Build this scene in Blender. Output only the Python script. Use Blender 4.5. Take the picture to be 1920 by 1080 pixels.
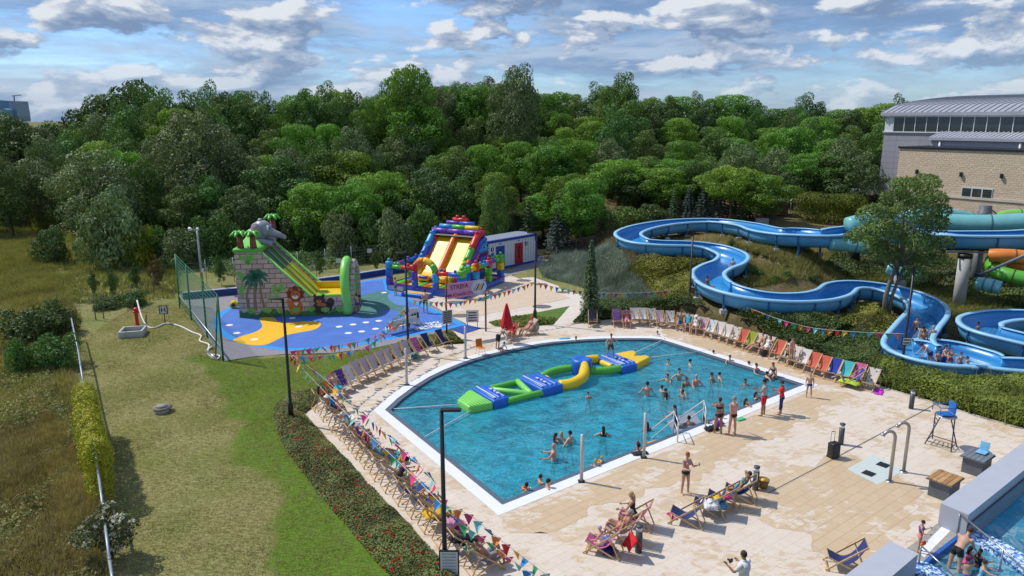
import bpy, bmesh, math, random
import numpy as np
from mathutils import Vector, Matrix
from mathutils.geometry import tessellate_polygon
R=math.radians
for o in list(bpy.data.objects): bpy.data.objects.remove(o)
sc=bpy.context.scene
COL=sc.collection
# ---------------------------------------------------------------- camera
H=14.0; FP=1370.0; TH=math.atan(315/1370)
cd=bpy.data.cameras.new('camera'); cam=bpy.data.objects.new('camera',cd); COL.objects.link(cam)
cam.location=(0,0,H); cam.rotation_euler=(math.pi/2-TH,0,0)
cd.sensor_width=36; cd.lens=FP/1920*36; cd.clip_end=9000; cd.clip_start=.3
sc.camera=cam
sc.render.resolution_x=1024; sc.render.resolution_y=576
sc.view_settings.view_transform='Standard'; sc.view_settings.look='None'
sc.view_settings.exposure=0.18; sc.view_settings.gamma=1
# ---------------------------------------------------------------- sun and sky
SUNV=Vector((-.93,.37,0)).normalized()*math.cos(R(52))+Vector((0,0,math.sin(R(52))))
sl=bpy.data.lights.new('sun','SUN'); sl.energy=3.6; sl.angle=R(.55); sl.color=(1,.95,.87)
so=bpy.data.objects.new('sun',sl); COL.objects.link(so)
so.rotation_euler=(-SUNV).to_track_quat('-Z','Y').to_euler(); so.location=(-40,20,60)
wd=bpy.data.worlds.new('World'); sc.world=wd; wd.use_nodes=True
nt=wd.node_tree; nt.nodes.clear()
def N(nt,t,**k):
    n=nt.nodes.new(t)
    for a,v in k.items():
        if a=='ins':
            for i,x in v.items(): n.inputs[i].default_value=x
        else: setattr(n,a,v)
    return n
def math_(nt,op,a,b=None,c=None,clamp=False):
    n=nt.nodes.new('ShaderNodeMath'); n.operation=op; n.use_clamp=clamp
    for i,x in enumerate((a,b,c)):
        if x is None: continue
        if isinstance(x,(int,float)): n.inputs[i].default_value=x
        else: nt.links.new(x,n.inputs[i])
    return n.outputs[0]
def mrange(nt,v,a,b,c=0,d=1,smooth=True):
    n=nt.nodes.new('ShaderNodeMapRange'); n.interpolation_type='SMOOTHSTEP' if smooth else 'LINEAR'
    nt.links.new(v,n.inputs[0])
    for i,x in zip((1,2,3,4),(a,b,c,d)): n.inputs[i].default_value=x
    return n.outputs[0]
def mixc(nt,f,a,b,mode='MIX'):
    n=nt.nodes.new('ShaderNodeMix'); n.data_type='RGBA'; n.blend_type=mode
    for i,x in ((0,f),(6,a),(7,b)):
        if isinstance(x,(int,float)): n.inputs[i].default_value=x
        elif isinstance(x,tuple): n.inputs[i].default_value=x if len(x)==4 else (*x,1)
        else: nt.links.new(x,n.inputs[i])
    return n.outputs[2]
def noise(nt,vec,scale,detail=4,rough=.5,dist=0,dim='3D'):
    n=nt.nodes.new('ShaderNodeTexNoise'); n.noise_dimensions=dim
    n.inputs['Scale'].default_value=scale; n.inputs['Detail'].default_value=detail
    n.inputs['Roughness'].default_value=rough; n.inputs['Distortion'].default_value=dist
    if vec is not None: nt.links.new(vec,n.inputs['Vector'])
    return n.outputs[0]
def mapping(nt,vec,loc=(0,0,0),rot=(0,0,0),scale=(1,1,1)):
    n=nt.nodes.new('ShaderNodeMapping'); n.inputs[1].default_value=loc; n.inputs[2].default_value=rot; n.inputs[3].default_value=scale
    nt.links.new(vec,n.inputs[0]); return n.outputs[0]
sky=N(nt,'ShaderNodeTexSky',sky_type='NISHITA',sun_disc=False,sun_elevation=R(52),sun_rotation=R(292),altitude=80,air_density=1.1,dust_density=.6,ozone_density=1.6)
tc=N(nt,'ShaderNodeTexCoord')
g=tc.outputs['Generated']
def cloudlayer(loc,sc3,scale,lo,hi,shift,k,detail=9,rough=.52):
    a=mapping(nt,g,loc,(0,0,0),sc3); b=mapping(nt,g,(loc[0]+shift[0],loc[1],loc[2]+shift[1]),(0,0,0),sc3)
    d=noise(nt,a,scale,detail,rough,.25); d2=noise(nt,b,scale,min(detail,5),rough,.25)
    mask=mrange(nt,d,lo,hi)
    lit=math_(nt,'MULTIPLY_ADD',math_(nt,'SUBTRACT',d,d2),k,.5,clamp=True)
    return mask,lit,d
m1,l1,d1=cloudlayer((1.7,.3,.9),(1,1,2.5),10.5,.455,.53,(-.012,.032),4.2,11,.56)
m2,l2,d2=cloudlayer((4.2,7.7,2.3),(1,1,5.5),2.3,.36,.56,(0,.08),3.4,9,.64)
c_dark=(.21,.31,.49,1); c_mid=(.38,.47,.62,1); c_lite=(.76,.80,.86,1)
cc=mixc(nt,mrange(nt,l1,.12,.55),c_dark,c_mid); cc=mixc(nt,mrange(nt,l1,.50,1.0),cc,c_lite)
cw=mixc(nt,mrange(nt,l2,.2,.95),(.19,.30,.50,1),(.44,.54,.69,1))
b0=N(nt,'ShaderNodeBackground',ins={1:.135}); nt.links.new(mixc(nt,1.0,sky.outputs[0],(.56,.76,1.10,1),'MULTIPLY'),b0.inputs[0])
b2=N(nt,'ShaderNodeBackground',ins={1:.9}); nt.links.new(cw,b2.inputs[0])
b1=N(nt,'ShaderNodeBackground',ins={1:.88}); nt.links.new(cc,b1.inputs[0])
sep=N(nt,'ShaderNodeSeparateXYZ'); nt.links.new(g,sep.inputs[0])
fade=mrange(nt,sep.outputs[2],.30,.75,1,.45)
x1=N(nt,'ShaderNodeMixShader'); nt.links.new(math_(nt,'MULTIPLY',math_(nt,'MULTIPLY',m2,.88),fade),x1.inputs[0]); nt.links.new(b0.outputs[0],x1.inputs[1]); nt.links.new(b2.outputs[0],x1.inputs[2])
hz=mrange(nt,sep.outputs[2],.0,.11,.45,1)
x2=N(nt,'ShaderNodeMixShader'); nt.links.new(math_(nt,'MULTIPLY',math_(nt,'MULTIPLY',m1,fade),hz),x2.inputs[0]); nt.links.new(x1.outputs[0],x2.inputs[1]); nt.links.new(b1.outputs[0],x2.inputs[2])
wo=N(nt,'ShaderNodeOutputWorld'); nt.links.new(x2.outputs[0],wo.inputs[0])
# ---------------------------------------------------------------- geometry of the view used to measure where things stand
_c,_s=math.cos(TH),math.sin(TH)
def G(px,py,z=0.0):
    u=(px-960)/FP; w=(540-py)/FP
    dx,dy,dz=u,_c+w*_s,-_s+w*_c
    t=(z-H)/dz
    return Vector((dx*t,dy*t,z))
def AT(px,py,Y):
    u=(px-960)/FP; w=(540-py)/FP
    dx,dy,dz=u,_c+w*_s,-_s+w*_c
    t=Y/dy
    return Vector((dx*t,Y,H+dz*t))
def ZT(P,py): return AT(960,py,P[1])[2]
# ---------------------------------------------------------------- materials
MC={}
def newmat(name):
    m=bpy.data.materials.new(name); m.use_nodes=True; nt=m.node_tree
    return m,nt,nt.nodes['Principled BSDF']
def M(name,c,rough=.6,metal=0.,var=.12,vs=2.,bump=0.,bs=20.,spec=.5,rnd=0.):
    if name in MC: return MC[name]
    m,nt,p=newmat(name)
    p.inputs['Roughness'].default_value=rough; p.inputs['Metallic'].default_value=metal
    p.inputs['Specular IOR Level'].default_value=spec
    t=N(nt,'ShaderNodeTexCoord')
    n=noise(nt,t.outputs['Object'],vs,5,.6)
    f=mrange(nt,n,.3,.7,1-var,1+var,False)
    if rnd:
        oi=N(nt,'ShaderNodeObjectInfo'); f=math_(nt,'MULTIPLY',f,mrange(nt,oi.outputs['Random'],0,1,1-rnd,1+rnd,False))
    cb=nt.nodes.new('ShaderNodeVectorMath'); cb.operation='SCALE'; cb.inputs[0].default_value=c[:3]; nt.links.new(f,cb.inputs[3])
    nt.links.new(cb.outputs[0],p.inputs['Base Color'])
    if bump:
        b=N(nt,'ShaderNodeBump',ins={0:bump,1:.02}); nt.links.new(noise(nt,t.outputs['Object'],bs,4,.6),b.inputs['Height']); nt.links.new(b.outputs[0],p.inputs['Normal'])
    MC[name]=m; return m
def Mleaf(name,c1,c2,trans=.25,rnd=.18,sc=.35,flower=None,ft=.62,fs=3.):
    if name in MC: return MC[name]
    m,nt,p=newmat(name)
    t=N(nt,'ShaderNodeTexCoord'); oi=N(nt,'ShaderNodeObjectInfo')
    n=noise(nt,t.outputs['Object'],sc,3,.6); n2=noise(nt,t.outputs['Object'],sc*14,2,.6)
    f=math_(nt,'ADD',math_(nt,'MULTIPLY',n,.55),math_(nt,'MULTIPLY',n2,.45))
    col=mixc(nt,mrange(nt,f,.36,.62),c1,c2)
    f2=mrange(nt,oi.outputs['Random'],0,1,1-rnd,1+rnd,False)
    hs=N(nt,'ShaderNodeHueSaturation'); nt.links.new(col,hs.inputs['Color']); nt.links.new(f2,hs.inputs['Value'])
    r2=math_(nt,'FRACT',math_(nt,'MULTIPLY',oi.outputs['Random'],7.31))
    nt.links.new(mrange(nt,r2,0,1,.5-rnd*.10,.5+rnd*.10,False),hs.inputs['Hue'])
    col=hs.outputs[0]
    if flower:
        vo=N(nt,'ShaderNodeTexVoronoi',ins={'Scale':fs}); nt.links.new(t.outputs['Object'],vo.inputs['Vector'])
        mk=math_(nt,'GREATER_THAN',vo.outputs['Color'],ft)
        sp=N(nt,'ShaderNodeSeparateColor'); nt.links.new(vo.outputs['Color'],sp.inputs[0])
        mk=math_(nt,'GREATER_THAN',sp.outputs[0],ft)
        col=mixc(nt,mk,col,flower)
    nt.links.new(col,p.inputs['Base Color']); p.inputs['Roughness'].default_value=.55; p.inputs['Specular IOR Level'].default_value=.3
    tr=N(nt,'ShaderNodeBsdfTranslucent'); nt.links.new(mixc(nt,1.,col,(1.25,1.2,.5),'MULTIPLY'),tr.inputs[0])
    mx=N(nt,'ShaderNodeMixShader',ins={0:trans}); nt.links.new(p.outputs[0],mx.inputs[1]); nt.links.new(tr.outputs[0],mx.inputs[2])
    nt.links.new(mx.outputs[0],nt.nodes['Material Output'].inputs[0])
    MC[name]=m; return m
def col(r,g,b):
    f=lambda v:(v/255/12.92 if v<=10 else ((v/255+.055)/1.055)**2.4)
    return (f(r),f(g),f(b))
# ---------------------------------------------------------------- objects
def tag(o,label=None,cat=None,group=None,kind=None):
    if label: o['label']=label
    if cat: o['category']=cat
    if group: o['group']=group
    if kind: o['kind']=kind
    return o
def thing(name,label,cat,loc=(0,0,0),rz=0.,group=None,s=1.):
    o=bpy.data.objects.new(name,None); COL.objects.link(o); o.empty_display_size=.2
    o.location=loc; o.rotation_euler=(0,0,rz); o.scale=(s,s,s)
    o['_t']=1
    return tag(o,label,cat,group)
class MB:
    """collects faces; build() links them as one mesh object"""
    def __init__(s): s.v=[]; s.f=[]; s.m=[]; s.sm=[]
    def add(s,vs,fs,mi=0,smooth=False):
        b=len(s.v); s.v+= [tuple(v) for v in vs]
        for f in fs: s.f.append(tuple(i+b for i in f)); s.m.append(mi); s.sm.append(smooth)
        return s
    def box(s,c,d,rz=0.,mi=0,rot=None,bev=0.):
        x,y,z=d[0]/2,d[1]/2,d[2]/2
        rm=rot if rot is not None else Matrix.Rotation(rz,3,'Z')
        c=Vector(c)
        if bev:
            bm=bmesh.new(); bmesh.ops.create_cube(bm,size=1)
            for v in bm.verts: v.co=Vector((v.co.x*d[0],v.co.y*d[1],v.co.z*d[2]))
            bmesh.ops.bevel(bm,geom=list(bm.edges),offset=bev,segments=3,affect='EDGES',profile=.5)
            vs=[c+rm@v.co for v in bm.verts]; bm.verts.index_update()
            s.add(vs,[[v.index for v in f.verts] for f in bm.faces],mi,True); bm.free(); return s
        P=[(-x,-y,-z),(x,-y,-z),(x,y,-z),(-x,y,-z),(-x,-y,z),(x,-y,z),(x,y,z),(-x,y,z)]
        return s.add([c+rm@Vector(p) for p in P],[(0,3,2,1),(4,5,6,7),(0,1,5,4),(1,2,6,5),(2,3,7,6),(3,0,4,7)],mi)
    def bar(s,a,b,w,h=None,mi=0,up=(0,0,1)):
        a=Vector(a); b=Vector(b); d=b-a; L=d.length; h=h or w
        z=d.normalized(); u=Vector(up)
        if abs(z.dot(u))>.98: u=Vector((0,1,0))
        x=u.cross(z).normalized(); y=z.cross(x)
        return s.box((a+b)/2,(w,h,L),rot=Matrix((x,y,z)).transposed(),mi=mi)
    def tube(s,pts,r,n=8,mi=0,cap=True,smooth=True,closed=False,sq=1.):
        pts=[Vector(p) for p in pts]; k=len(pts)
        rr=r if isinstance(r,(list,tuple)) else [r]*k
        vs=[];fs=[]; prev=None
        for i,p in enumerate(pts):
            if closed: t=pts[(i+1)%k]-pts[i-1]
            else: t=pts[min(i+1,k-1)]-pts[max(i-1,0)]
            t.normalize()
            if prev is None:
                u=Vector((0,0,1)) if abs(t.z)<.95 else Vector((0,1,0))
                x=u.cross(t).normalized()
            else:
                x=(prev-t*prev.dot(t)); x=x.normalized() if x.length>1e-6 else prev
            prev=x; y=t.cross(x)
            for j in range(n):
                a=2*math.pi*j/n; vs.append(p+(x*math.cos(a)+y*math.sin(a)*sq)*rr[i])
        kk=k if closed else k-1
        for i in range(kk):
            for j in range(n):
                a=i*n+j; b=i*n+(j+1)%n; c=((i+1)%k)*n+(j+1)%n; d=((i+1)%k)*n+j
                fs.append((a,b,c,d))
        if cap and not closed:
            fs.append(tuple(range(n-1,-1,-1))); fs.append(tuple((k-1)*n+j for j in range(n)))
        return s.add(vs,fs,mi,smooth)
    def inflate(s,pts,r,n=12,mi=0,e=.5,sq=1.):
        """tube with rounded ends"""
        pts=[Vector(p) for p in pts]
        d0=(pts[0]-pts[1]).normalized(); d1=(pts[-1]-pts[-2]).normalized()
        rr=r if isinstance(r,(list,tuple)) else [r]*len(pts)
        A=[(.0,1.),(.5,.86),(.85,.5),(1.,.02)]
        P=[pts[0]+d0*rr[0]*e*a for a,b in A[::-1][:3]]+pts+[pts[-1]+d1*rr[-1]*e*a for a,b in A[1:]]
        Q=[rr[0]*b for a,b in A[::-1][:3]]+list(rr)+[rr[-1]*b for a,b in A[1:]]
        return s.tube(P,Q,n,mi,True,True,False,sq)
    def ell(s,c,rad,nu=12,nv=8,mi=0,rot=None):
        vs=[];fs=[]; c=Vector(c)
        for i in range(nv+1):
            th=math.pi*i/nv
            for j in range(nu):
                a=2*math.pi*j/nu
                p=Vector((rad[0]*math.sin(th)*math.cos(a),rad[1]*math.sin(th)*math.sin(a),rad[2]*math.cos(th)))
                vs.append(c+(rot@p if rot is not None else p))
        for i in range(nv):
            for j in range(nu):
                fs.append((i*nu+j,(i+1)*nu+j,(i+1)*nu+(j+1)%nu,i*nu+(j+1)%nu))
        return s.add(vs,fs,mi,True)
    def prism(s,poly,z0,z1,mi=0,T=None,top=None,bottom=True):
        """poly 2D ring extruded; T maps (x,y,z)->world"""
        P=[Vector((p[0],p[1],0)) for p in poly]; n=len(P)
        T=T or (lambda v:v)
        vs=[T(Vector((p.x,p.y,z0))) for p in P]+[T(Vector((p.x,p.y,z1))) for p in P]
        tr=tessellate_polygon([P])
        area=sum(P[i].x*P[(i+1)%n].y-P[(i+1)%n].x*P[i].y for i in range(n))
        def ori(t):
            a,b,c=t; q=(P[b]-P[a]).cross(P[c]-P[a]).z
            return (a,b,c) if q>0 else (a,c,b)
        tr=[ori(t) for t in tr]
        s.add(vs,[tuple(i+n for i in t) for t in tr]+([tuple(reversed(t)) for t in tr] if bottom else []),mi if top is None else top)
        sd=[(i,(i+1)%n,(i+1)%n+n,i+n) if area>0 else ((i+1)%n,i,i+n,(i+1)%n+n) for i in range(n)]
        s.add(vs,sd,mi); return s
    def lathe(s,prof,c=(0,0,0),n=16,mi=0,smooth=True):
        vs=[];fs=[]; c=Vector(c); k=len(prof)
        for r,z in prof:
            for j in range(n):
                a=2*math.pi*j/n; vs.append(c+Vector((r*math.cos(a),r*math.sin(a),z)))
        for i in range(k-1):
            for j in range(n): fs.append((i*n+j,i*n+(j+1)%n,(i+1)*n+(j+1)%n,(i+1)*n+j))
        return s.add(vs,fs,mi,smooth)
    def build(s,name,mat,parent=None,world=False,label=None,objmat=False):
        me=bpy.data.meshes.new(name)
        vs=s.v
        if world and parent is not None:
            q=parent; Mx=Matrix.Identity(4)
            while q is not None:
                Mx=Matrix.LocRotScale(q.location,q.rotation_euler,q.scale)@Mx; q=q.parent
            Mi=Mx.inverted(); vs=[tuple(Mi@Vector(v)) for v in vs]
        me.from_pydata(vs,[],s.f)
        mats=mat if isinstance(mat,(list,tuple)) else [mat]
        for m in mats: me.materials.append(m)
        me.polygons.foreach_set('material_index',s.m); me.polygons.foreach_set('use_smooth',s.sm)
        me.update()
        o=bpy.data.objects.new(name,me); COL.objects.link(o)
        if parent is not None: o.parent=parent
        if label: o['label']=label
        return o
def npmesh(name,V,Fq,mat,parent=None,smooth=False):
    """fast mesh from numpy: V (n,3), Fq (m,k)"""
    me=bpy.data.meshes.new(name); n=len(V); m,k=Fq.shape
    me.vertices.add(n); me.vertices.foreach_set('co',np.asarray(V,dtype=np.float32).ravel())
    me.loops.add(m*k); me.loops.foreach_set('vertex_index',Fq.astype(np.int32).ravel())
    me.polygons.add(m); me.polygons.foreach_set('loop_start',np.arange(0,m*k,k,dtype=np.int32))
    me.polygons.foreach_set('loop_total',np.full(m,k,dtype=np.int32))
    me.polygons.foreach_set('use_smooth',np.full(m,smooth))
    me.update(calc_edges=True); me.validate()
    for q in (mat if isinstance(mat,(list,tuple)) else [mat]): me.materials.append(q)
    o=bpy.data.objects.new(name,me); COL.objects.link(o)
    if parent is not None: o.parent=parent
    return o
def copy_tree(o,parent=None):
    c=o.copy(); COL.objects.link(c); c.parent=parent
    for ch in o.children: copy_tree(ch,c)
    return c
def sheet(name,outer,z,mat,holes=(),kind='structure',label=None,cat=None,parent=None):
    loops=[[Vector((p[0],p[1],0)) for p in outer]]+[[Vector((p[0],p[1],0)) for p in h] for h in holes]
    tr=tessellate_polygon(loops); vs=[p for l in loops for p in l]
    mb=MB(); fs=[]
    for a,b,c in tr:
        q=(vs[b]-vs[a]).cross(vs[c]-vs[a]).z
        fs.append((a,b,c) if q>0 else (a,c,b))
    mb.add([(v.x,v.y,z) for v in vs],fs)
    o=mb.build(name,mat,parent)
    if kind: o['kind']=kind
    if cat: tag(o,label,cat)
    return o
def inset(poly,d):
    """move every edge of a polygon inward by d (positive shrinks)"""
    P=[Vector((p[0],p[1])) for p in poly]; n=len(P)
    A=sum(P[i].x*P[(i+1)%n].y-P[(i+1)%n].x*P[i].y for i in range(n)); sg=1 if A>0 else -1
    out=[]
    for i in range(n):
        a=(P[i]-P[i-1]).normalized(); b=(P[(i+1)%n]-P[i]).normalized()
        na=Vector((-a.y,a.x))*sg; nb=Vector((-b.y,b.x))*sg
        m=(na+nb); m=m/max(m.length_squared,.25)*2
        out.append(P[i]+m*d)
    return out
def smooth_line(pts,k=6,closed=False):
    P=[Vector(p) for p in pts]; n=len(P); out=[]
    for i in range(n if closed else n-1):
        if closed: a,b,c,d=P[i-1],P[i],P[(i+1)%n],P[(i+2)%n]
        else: a,b,c,d=P[max(i-1,0)],P[i],P[i+1],P[min(i+2,n-1)]
        for j in range(k):
            t=j/k; out.append(.5*((2*b)+(c-a)*t+(2*a-5*b+4*c-d)*t*t+(3*b-a-3*c+d)*t**3))
    if not closed: out.append(P[-1])
    return out
def inpoly(X,Y,poly):
    X=np.asarray(X); Y=np.asarray(Y); r=np.zeros(X.shape,bool); n=len(poly)
    for i in range(n):
        x1,y1=poly[i][0],poly[i][1]; x2,y2=poly[(i+1)%n][0],poly[(i+1)%n][1]
        if y1==y2: continue
        c=((y1>Y)!=(y2>Y))&(X<(x2-x1)*(Y-y1)/(y2-y1)+x1); r^=c
    return r
def polydist(X,Y,line,closed=False):
    X=np.asarray(X,float); Y=np.asarray(Y,float); D=np.full(X.shape,1e9); n=len(line)
    for i in range(n if closed else n-1):
        ax,ay=line[i][0],line[i][1]; bx,by=line[(i+1)%n][0],line[(i+1)%n][1]
        dx,dy=bx-ax,by-ay; L=dx*dx+dy*dy+1e-12
        t=np.clip(((X-ax)*dx+(Y-ay)*dy)/L,0,1)
        D=np.minimum(D,np.hypot(X-ax-t*dx,Y-ay-t*dy))
    return D
def sstep(a,b,x):
    t=np.clip((np.asarray(x,float)-a)/(b-a),0,1); return t*t*(3-2*t)
def PX(l,z=0.): return [G(p[0],p[1],z) for p in l]
_rs=np.random.RandomState(5)
_lat=_rs.rand(64,64)
def vnoise(X,Y,s):
    x=np.asarray(X,float)/s+100; y=np.asarray(Y,float)/s+100
    i=np.floor(x).astype(int); j=np.floor(y).astype(int); u=x-i; v=y-j; u=u*u*(3-2*u); v=v*v*(3-2*v)
    L=lambda a,b:_lat[a%64,b%64]
    return (L(i,j)*(1-u)+L(i+1,j)*u)*(1-v)+(L(i,j+1)*(1-u)+L(i+1,j+1)*u)*v
ORD=['first','second','third','fourth','fifth','sixth','seventh','eighth','ninth','tenth','eleventh','twelfth','thirteenth','fourteenth','fifteenth','sixteenth','seventeenth','eighteenth','nineteenth','twentieth']
# ================================================================ ground
POOL=PX([(935,967),(700,770),(728,745),(760,722),(790,704),(820,690),(850,678),(880,668),(910,660),(940,653),(970,647),(1000,641),(1030,637),(1060,634.5),(1095,632),(1130,630.5),(1165,630),(1200,630),(1225,630.5),(1248,633),(1535,722)])
POOLR=inset(POOL,.52); POOLW=inset(POOL,.78)
DE=PX([(570,777),(593,802),(633,847),(653,867),(704,925),(755,974),(792,1017),(822,1047),(854,1079),(930,1170)])
BORDER=PX([(2100,880),(1920,805),(1826,779),(1756,757),(1671,731),(1640,721),(1600,706),(1555,690),(1500,672),(1460,657),(1430,645),(1400,633),(1370,624),(1340,615),(1300,606),(1240,600),(1160,599),(1120,603),(1074,607)])
DECK=DE+PX([(1600,1165),(1640,1110),(1690,1060),(1722,1064),(1742,1046),(1798,1004),(1822,984),(1920,906),(2010,834)])+BORDER+PX([(1093,582),(1096,568),(1095,555),(1050,545),(1003,533),(962,518),(940,505),(905,505),(850,530),(789,560),(845,592),(876,608),(842,618),(872,644),(835,646),(800,653),(770,661),(740,673),(700,689),(660,709),(630,729),(600,751)])
P2=PX([(1690,1060),(1722,1064),(1742,1046),(1798,1004),(1822,984),(1920,906),(2010,834),(2290,1000),(2290,1165),(1600,1165),(1640,1110)])
BEDROSE=PX([(515,762),(540,744),(585,733),(635,700),(690,669),(740,652),(790,636),(838,622),(845,620),(872,644),(835,646),(800,653),(770,661),(740,673),(700,689),(660,709),(630,729),(600,751)])+DE+PX([(800,1170),(765,1120),(735,1085),(700,1050),(650,988),(600,932),(565,885),(530,835),(512,790)])
APRON=PX([(345,560),(355,585),(372,610),(395,642),(422,677),(470,669),(536,664),(620,662),(700,653),(780,635),(842,624),(878,612),(860,600),(789,562),(740,530),(727,515),(660,525),(560,538),(440,552)])
FIELD=[Vector((p[0],p[1],0)) for p in smooth_line([G(*q) for q in [(437,574),(413,585),(400,600),(405,620),(437,640),(480,650),(536,657),(600,655),(660,650)]],4)]+PX([(700,643),(760,631),(842,617),(874,609),(789,568),(733,543),(727,521),(660,530),(540,545)])
TRI=PX([(915,604),(1068,574),(1037,609),(1000,612),(967,616),(928,612)])
BEIGE=PX([(850,569),(905,541),(975,523),(1068,559),(898,592)])
MEADOWLINE=PX([(100,540),(133,595),(155,720),(190,950),(206,1085),(225,1250)])
LUSHP=PX([(335,660),(425,676),(520,668),(640,664),(760,642),(845,622),(1100,560),(900,1170),(600,1170),(545,1080),(505,950),(460,840),(420,745),(395,700)])
def pathpts(l,k=6):
    pts=[tuple(G(a[0],a[1],a[2]))+(a[3] if len(a)>3 else 1.,) for a in l]
    P4=[np.array(p) for p in pts]; out=[]; n=len(P4)
    for i in range(n-1):
        a,b,c,d=P4[max(i-1,0)],P4[i],P4[i+1],P4[min(i+2,n-1)]
        for j in range(k):
            t=j/k; out.append(.5*((2*b)+(c-a)*t+(2*a-5*b+4*c-d)*t*t+(3*b-a-3*c+d)*t**3))
    out.append(P4[-1]); return out
A_L=[(2120,424,6.4),(1990,432,6.15),(1920,437,6.0),(1850,438,5.9),(1780,437,5.8),(1690,431,5.6),(1630,426,5.4),(1585,430,5.2),(1548,437,5.0,1.25),(1492,434,4.85,1.9),(1440,430,4.75,1.35),(1400,420,4.65),(1340,413,4.5),(1270,415,4.35),(1210,424,4.2),(1178,437,4.05),(1196,450,3.9),(1240,455,3.8),(1300,457,3.65),(1345,464,3.5),(1374,477,3.35),(1368,490,3.2),(1343,500,3.05),(1328,513,2.9),(1345,532,2.75),(1395,548,2.6),(1462,557,2.45),(1525,556,2.3),(1562,548,2.2),(1580,536,2.1),(1612,533,2.05),(1655,538,1.95),(1698,549,1.85),(1732,566,1.7),(1740,585,1.6),(1722,608,1.45),(1706,632,1.3,1.05),(1712,650,1.2,1.4),(1745,660,1.12,1.95),(1788,661,1.08,2.2),(1832,669,1.02,1.65),(1880,681,.98),(1940,685,.95),(2050,690,.9)]
B_L=[(2080,598,1.95),(1990,593,1.9),(1920,590,1.85),(1872,592,1.8),(1838,601,1.7),(1848,615,1.6),(1898,629,1.5),(1960,642,1.4),(2060,655,1.3)]
_PA=np.array(pathpts(A_L,6))[6*10:]; _PB=np.array(pathpts(B_L,6)); _PC=np.concatenate([_PA,_PB])[::2]
BORDp=[tuple(p[:2]) for p in BORDER]+[(2.4,60),(2.2,66),(3,72)]
def Tz(x,y):
    x=np.asarray(x,float); y=np.asarray(y,float)
    d=polydist(x,y,BORDp)
    side=inpoly(x,y,[(p[0],p[1]) for p in BORDER]+[(2.4,60),(2.2,66),(3,74),(10,90),(120,90),(120,20)])
    m=np.where(side,3.3*sstep(1.5,18,d)*(1-.8*sstep(23,29,x)*(1-sstep(60,75,y))),0)
    hill=10.5*sstep(76,135,y)*sstep(-75,-15,x)*(1-.35*sstep(25,70,x))+1.0*sstep(70,85,y)*0
    left=-1.3*sstep(2,20,-(x-np.interp(y,[0,20,51,80],[-12.5,-12.9,-31.5,-48])))
    z=m*(1-sstep(84,100,y)*.3)+hill+left
    nr=side&(y<80)&(x<60)
    if nr.any():
        xs=x[nr]; ys=y[nr]; bd_=np.full(xs.shape,1e9); bz=np.zeros(xs.shape)
        for q in _PC:
            dd_=np.hypot(xs-q[0],ys-q[1])-(q[3]-1)*1.1; k_=dd_<bd_; bd_=np.where(k_,dd_,bd_); bz=np.where(k_,q[2]-1.42,bz)
        w_=1-sstep(1.3,5.5,bd_); zz=z[nr]; z[nr]=np.maximum(zz*(1-w_)+bz*w_,-.1)
    z=z+ (vnoise(x,y,7.)-.5)*.35*np.clip(d/6,0,1)*(1-inpoly(x,y,[(-34,18),(22,18),(22,50),(3,75),(-40,75)]))
    return z
def tz(x,y): return float(Tz(np.array([x]),np.array([y]))[0])
_TD=np.concatenate([np.arange(14,110,.4),np.arange(110,400,3.)])
def GT(px,py,it=0):
    """where the line of sight meets the terrain"""
    u=(px-960)/FP; w=(540-py)/FP
    dx,dy,dz=u,_c+w*_s,-_s+w*_c
    t=_TD/dy; x=dx*t; z=H+dz*t; g=Tz(x,_TD); k=np.nonzero(z<=g)[0]
    if len(k)==0: p=G(px,max(py,300)); return Vector((p.x,p.y,tz(p.x,p.y)))
    k=k[0]
    if k>0:
        a=z[k-1]-g[k-1]; b=z[k]-g[k]; f=a/(a-b+1e-9); Y_=_TD[k-1]+(_TD[k]-_TD[k-1])*f
    else: Y_=_TD[0]
    X_=dx*Y_/dy; return Vector((X_,Y_,tz(X_,Y_)))
def grid():
    xs=np.concatenate([-60-np.cumsum(1.5*1.13**np.arange(50))[::-1],np.arange(-60,62,.55),62+np.cumsum(1.5*1.13**np.arange(50))])
    ys=np.concatenate([10-np.cumsum(2*1.3**np.arange(14))[::-1],np.arange(10,100,.55),np.arange(100,150,1.5),150+np.cumsum(3*1.12**np.arange(48))])
    X,Y=np.meshgrid(xs,ys); return X,Y
X,Y=grid(); Z=Tz(X,Y)
paved=inpoly(X,Y,DECK)|inpoly(X,Y,APRON)
Z=np.where(paved&(Z<.3),-.06,Z)
dp=polydist(X,Y,POOL,True); Z=np.where(inpoly(X,Y,POOL)|(dp<.75),-3.,Z); Z=np.where(inpoly(X,Y,POOL)&(dp<1),-3,Z)
d2_=polydist(X,Y,P2,True); Z=np.where(inpoly(X,Y,P2)|(d2_<.75),-3.,Z)
ny,nx=X.shape
idx=np.arange(nx*ny).reshape(ny,nx)
Fq=np.stack([idx[:-1,:-1],idx[:-1,1:],idx[1:,1:],idx[1:,:-1]],-1).reshape(-1,4)
jx=X+(vnoise(X,Y,1.3)-.5)*1.6; jy=Y+(vnoise(X+50,Y,1.3)-.5)*1.6
lush=inpoly(jx,jy,LUSHP).astype(float)
for _k in range(2): lush[1:-1,1:-1]=(lush[1:-1,1:-1]*2+lush[:-2,1:-1]+lush[2:,1:-1]+lush[1:-1,:-2]+lush[1:-1,2:])/6
xm=np.interp(Y,[0,20,51,80],[-12.5,-12.9,-31.5,-48])
mown=((X>xm)&(X<6)&(Y<72)).astype(float)
leftmeadow=(X<=xm).astype(float)
moundz=((X>2)&(Y<90)).astype(float)*inpoly(X,Y,[(p[0],p[1]) for p in BORDER]+[(2.4,60),(2.2,66),(3,74),(10,90),(120,90),(120,20)])
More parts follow.
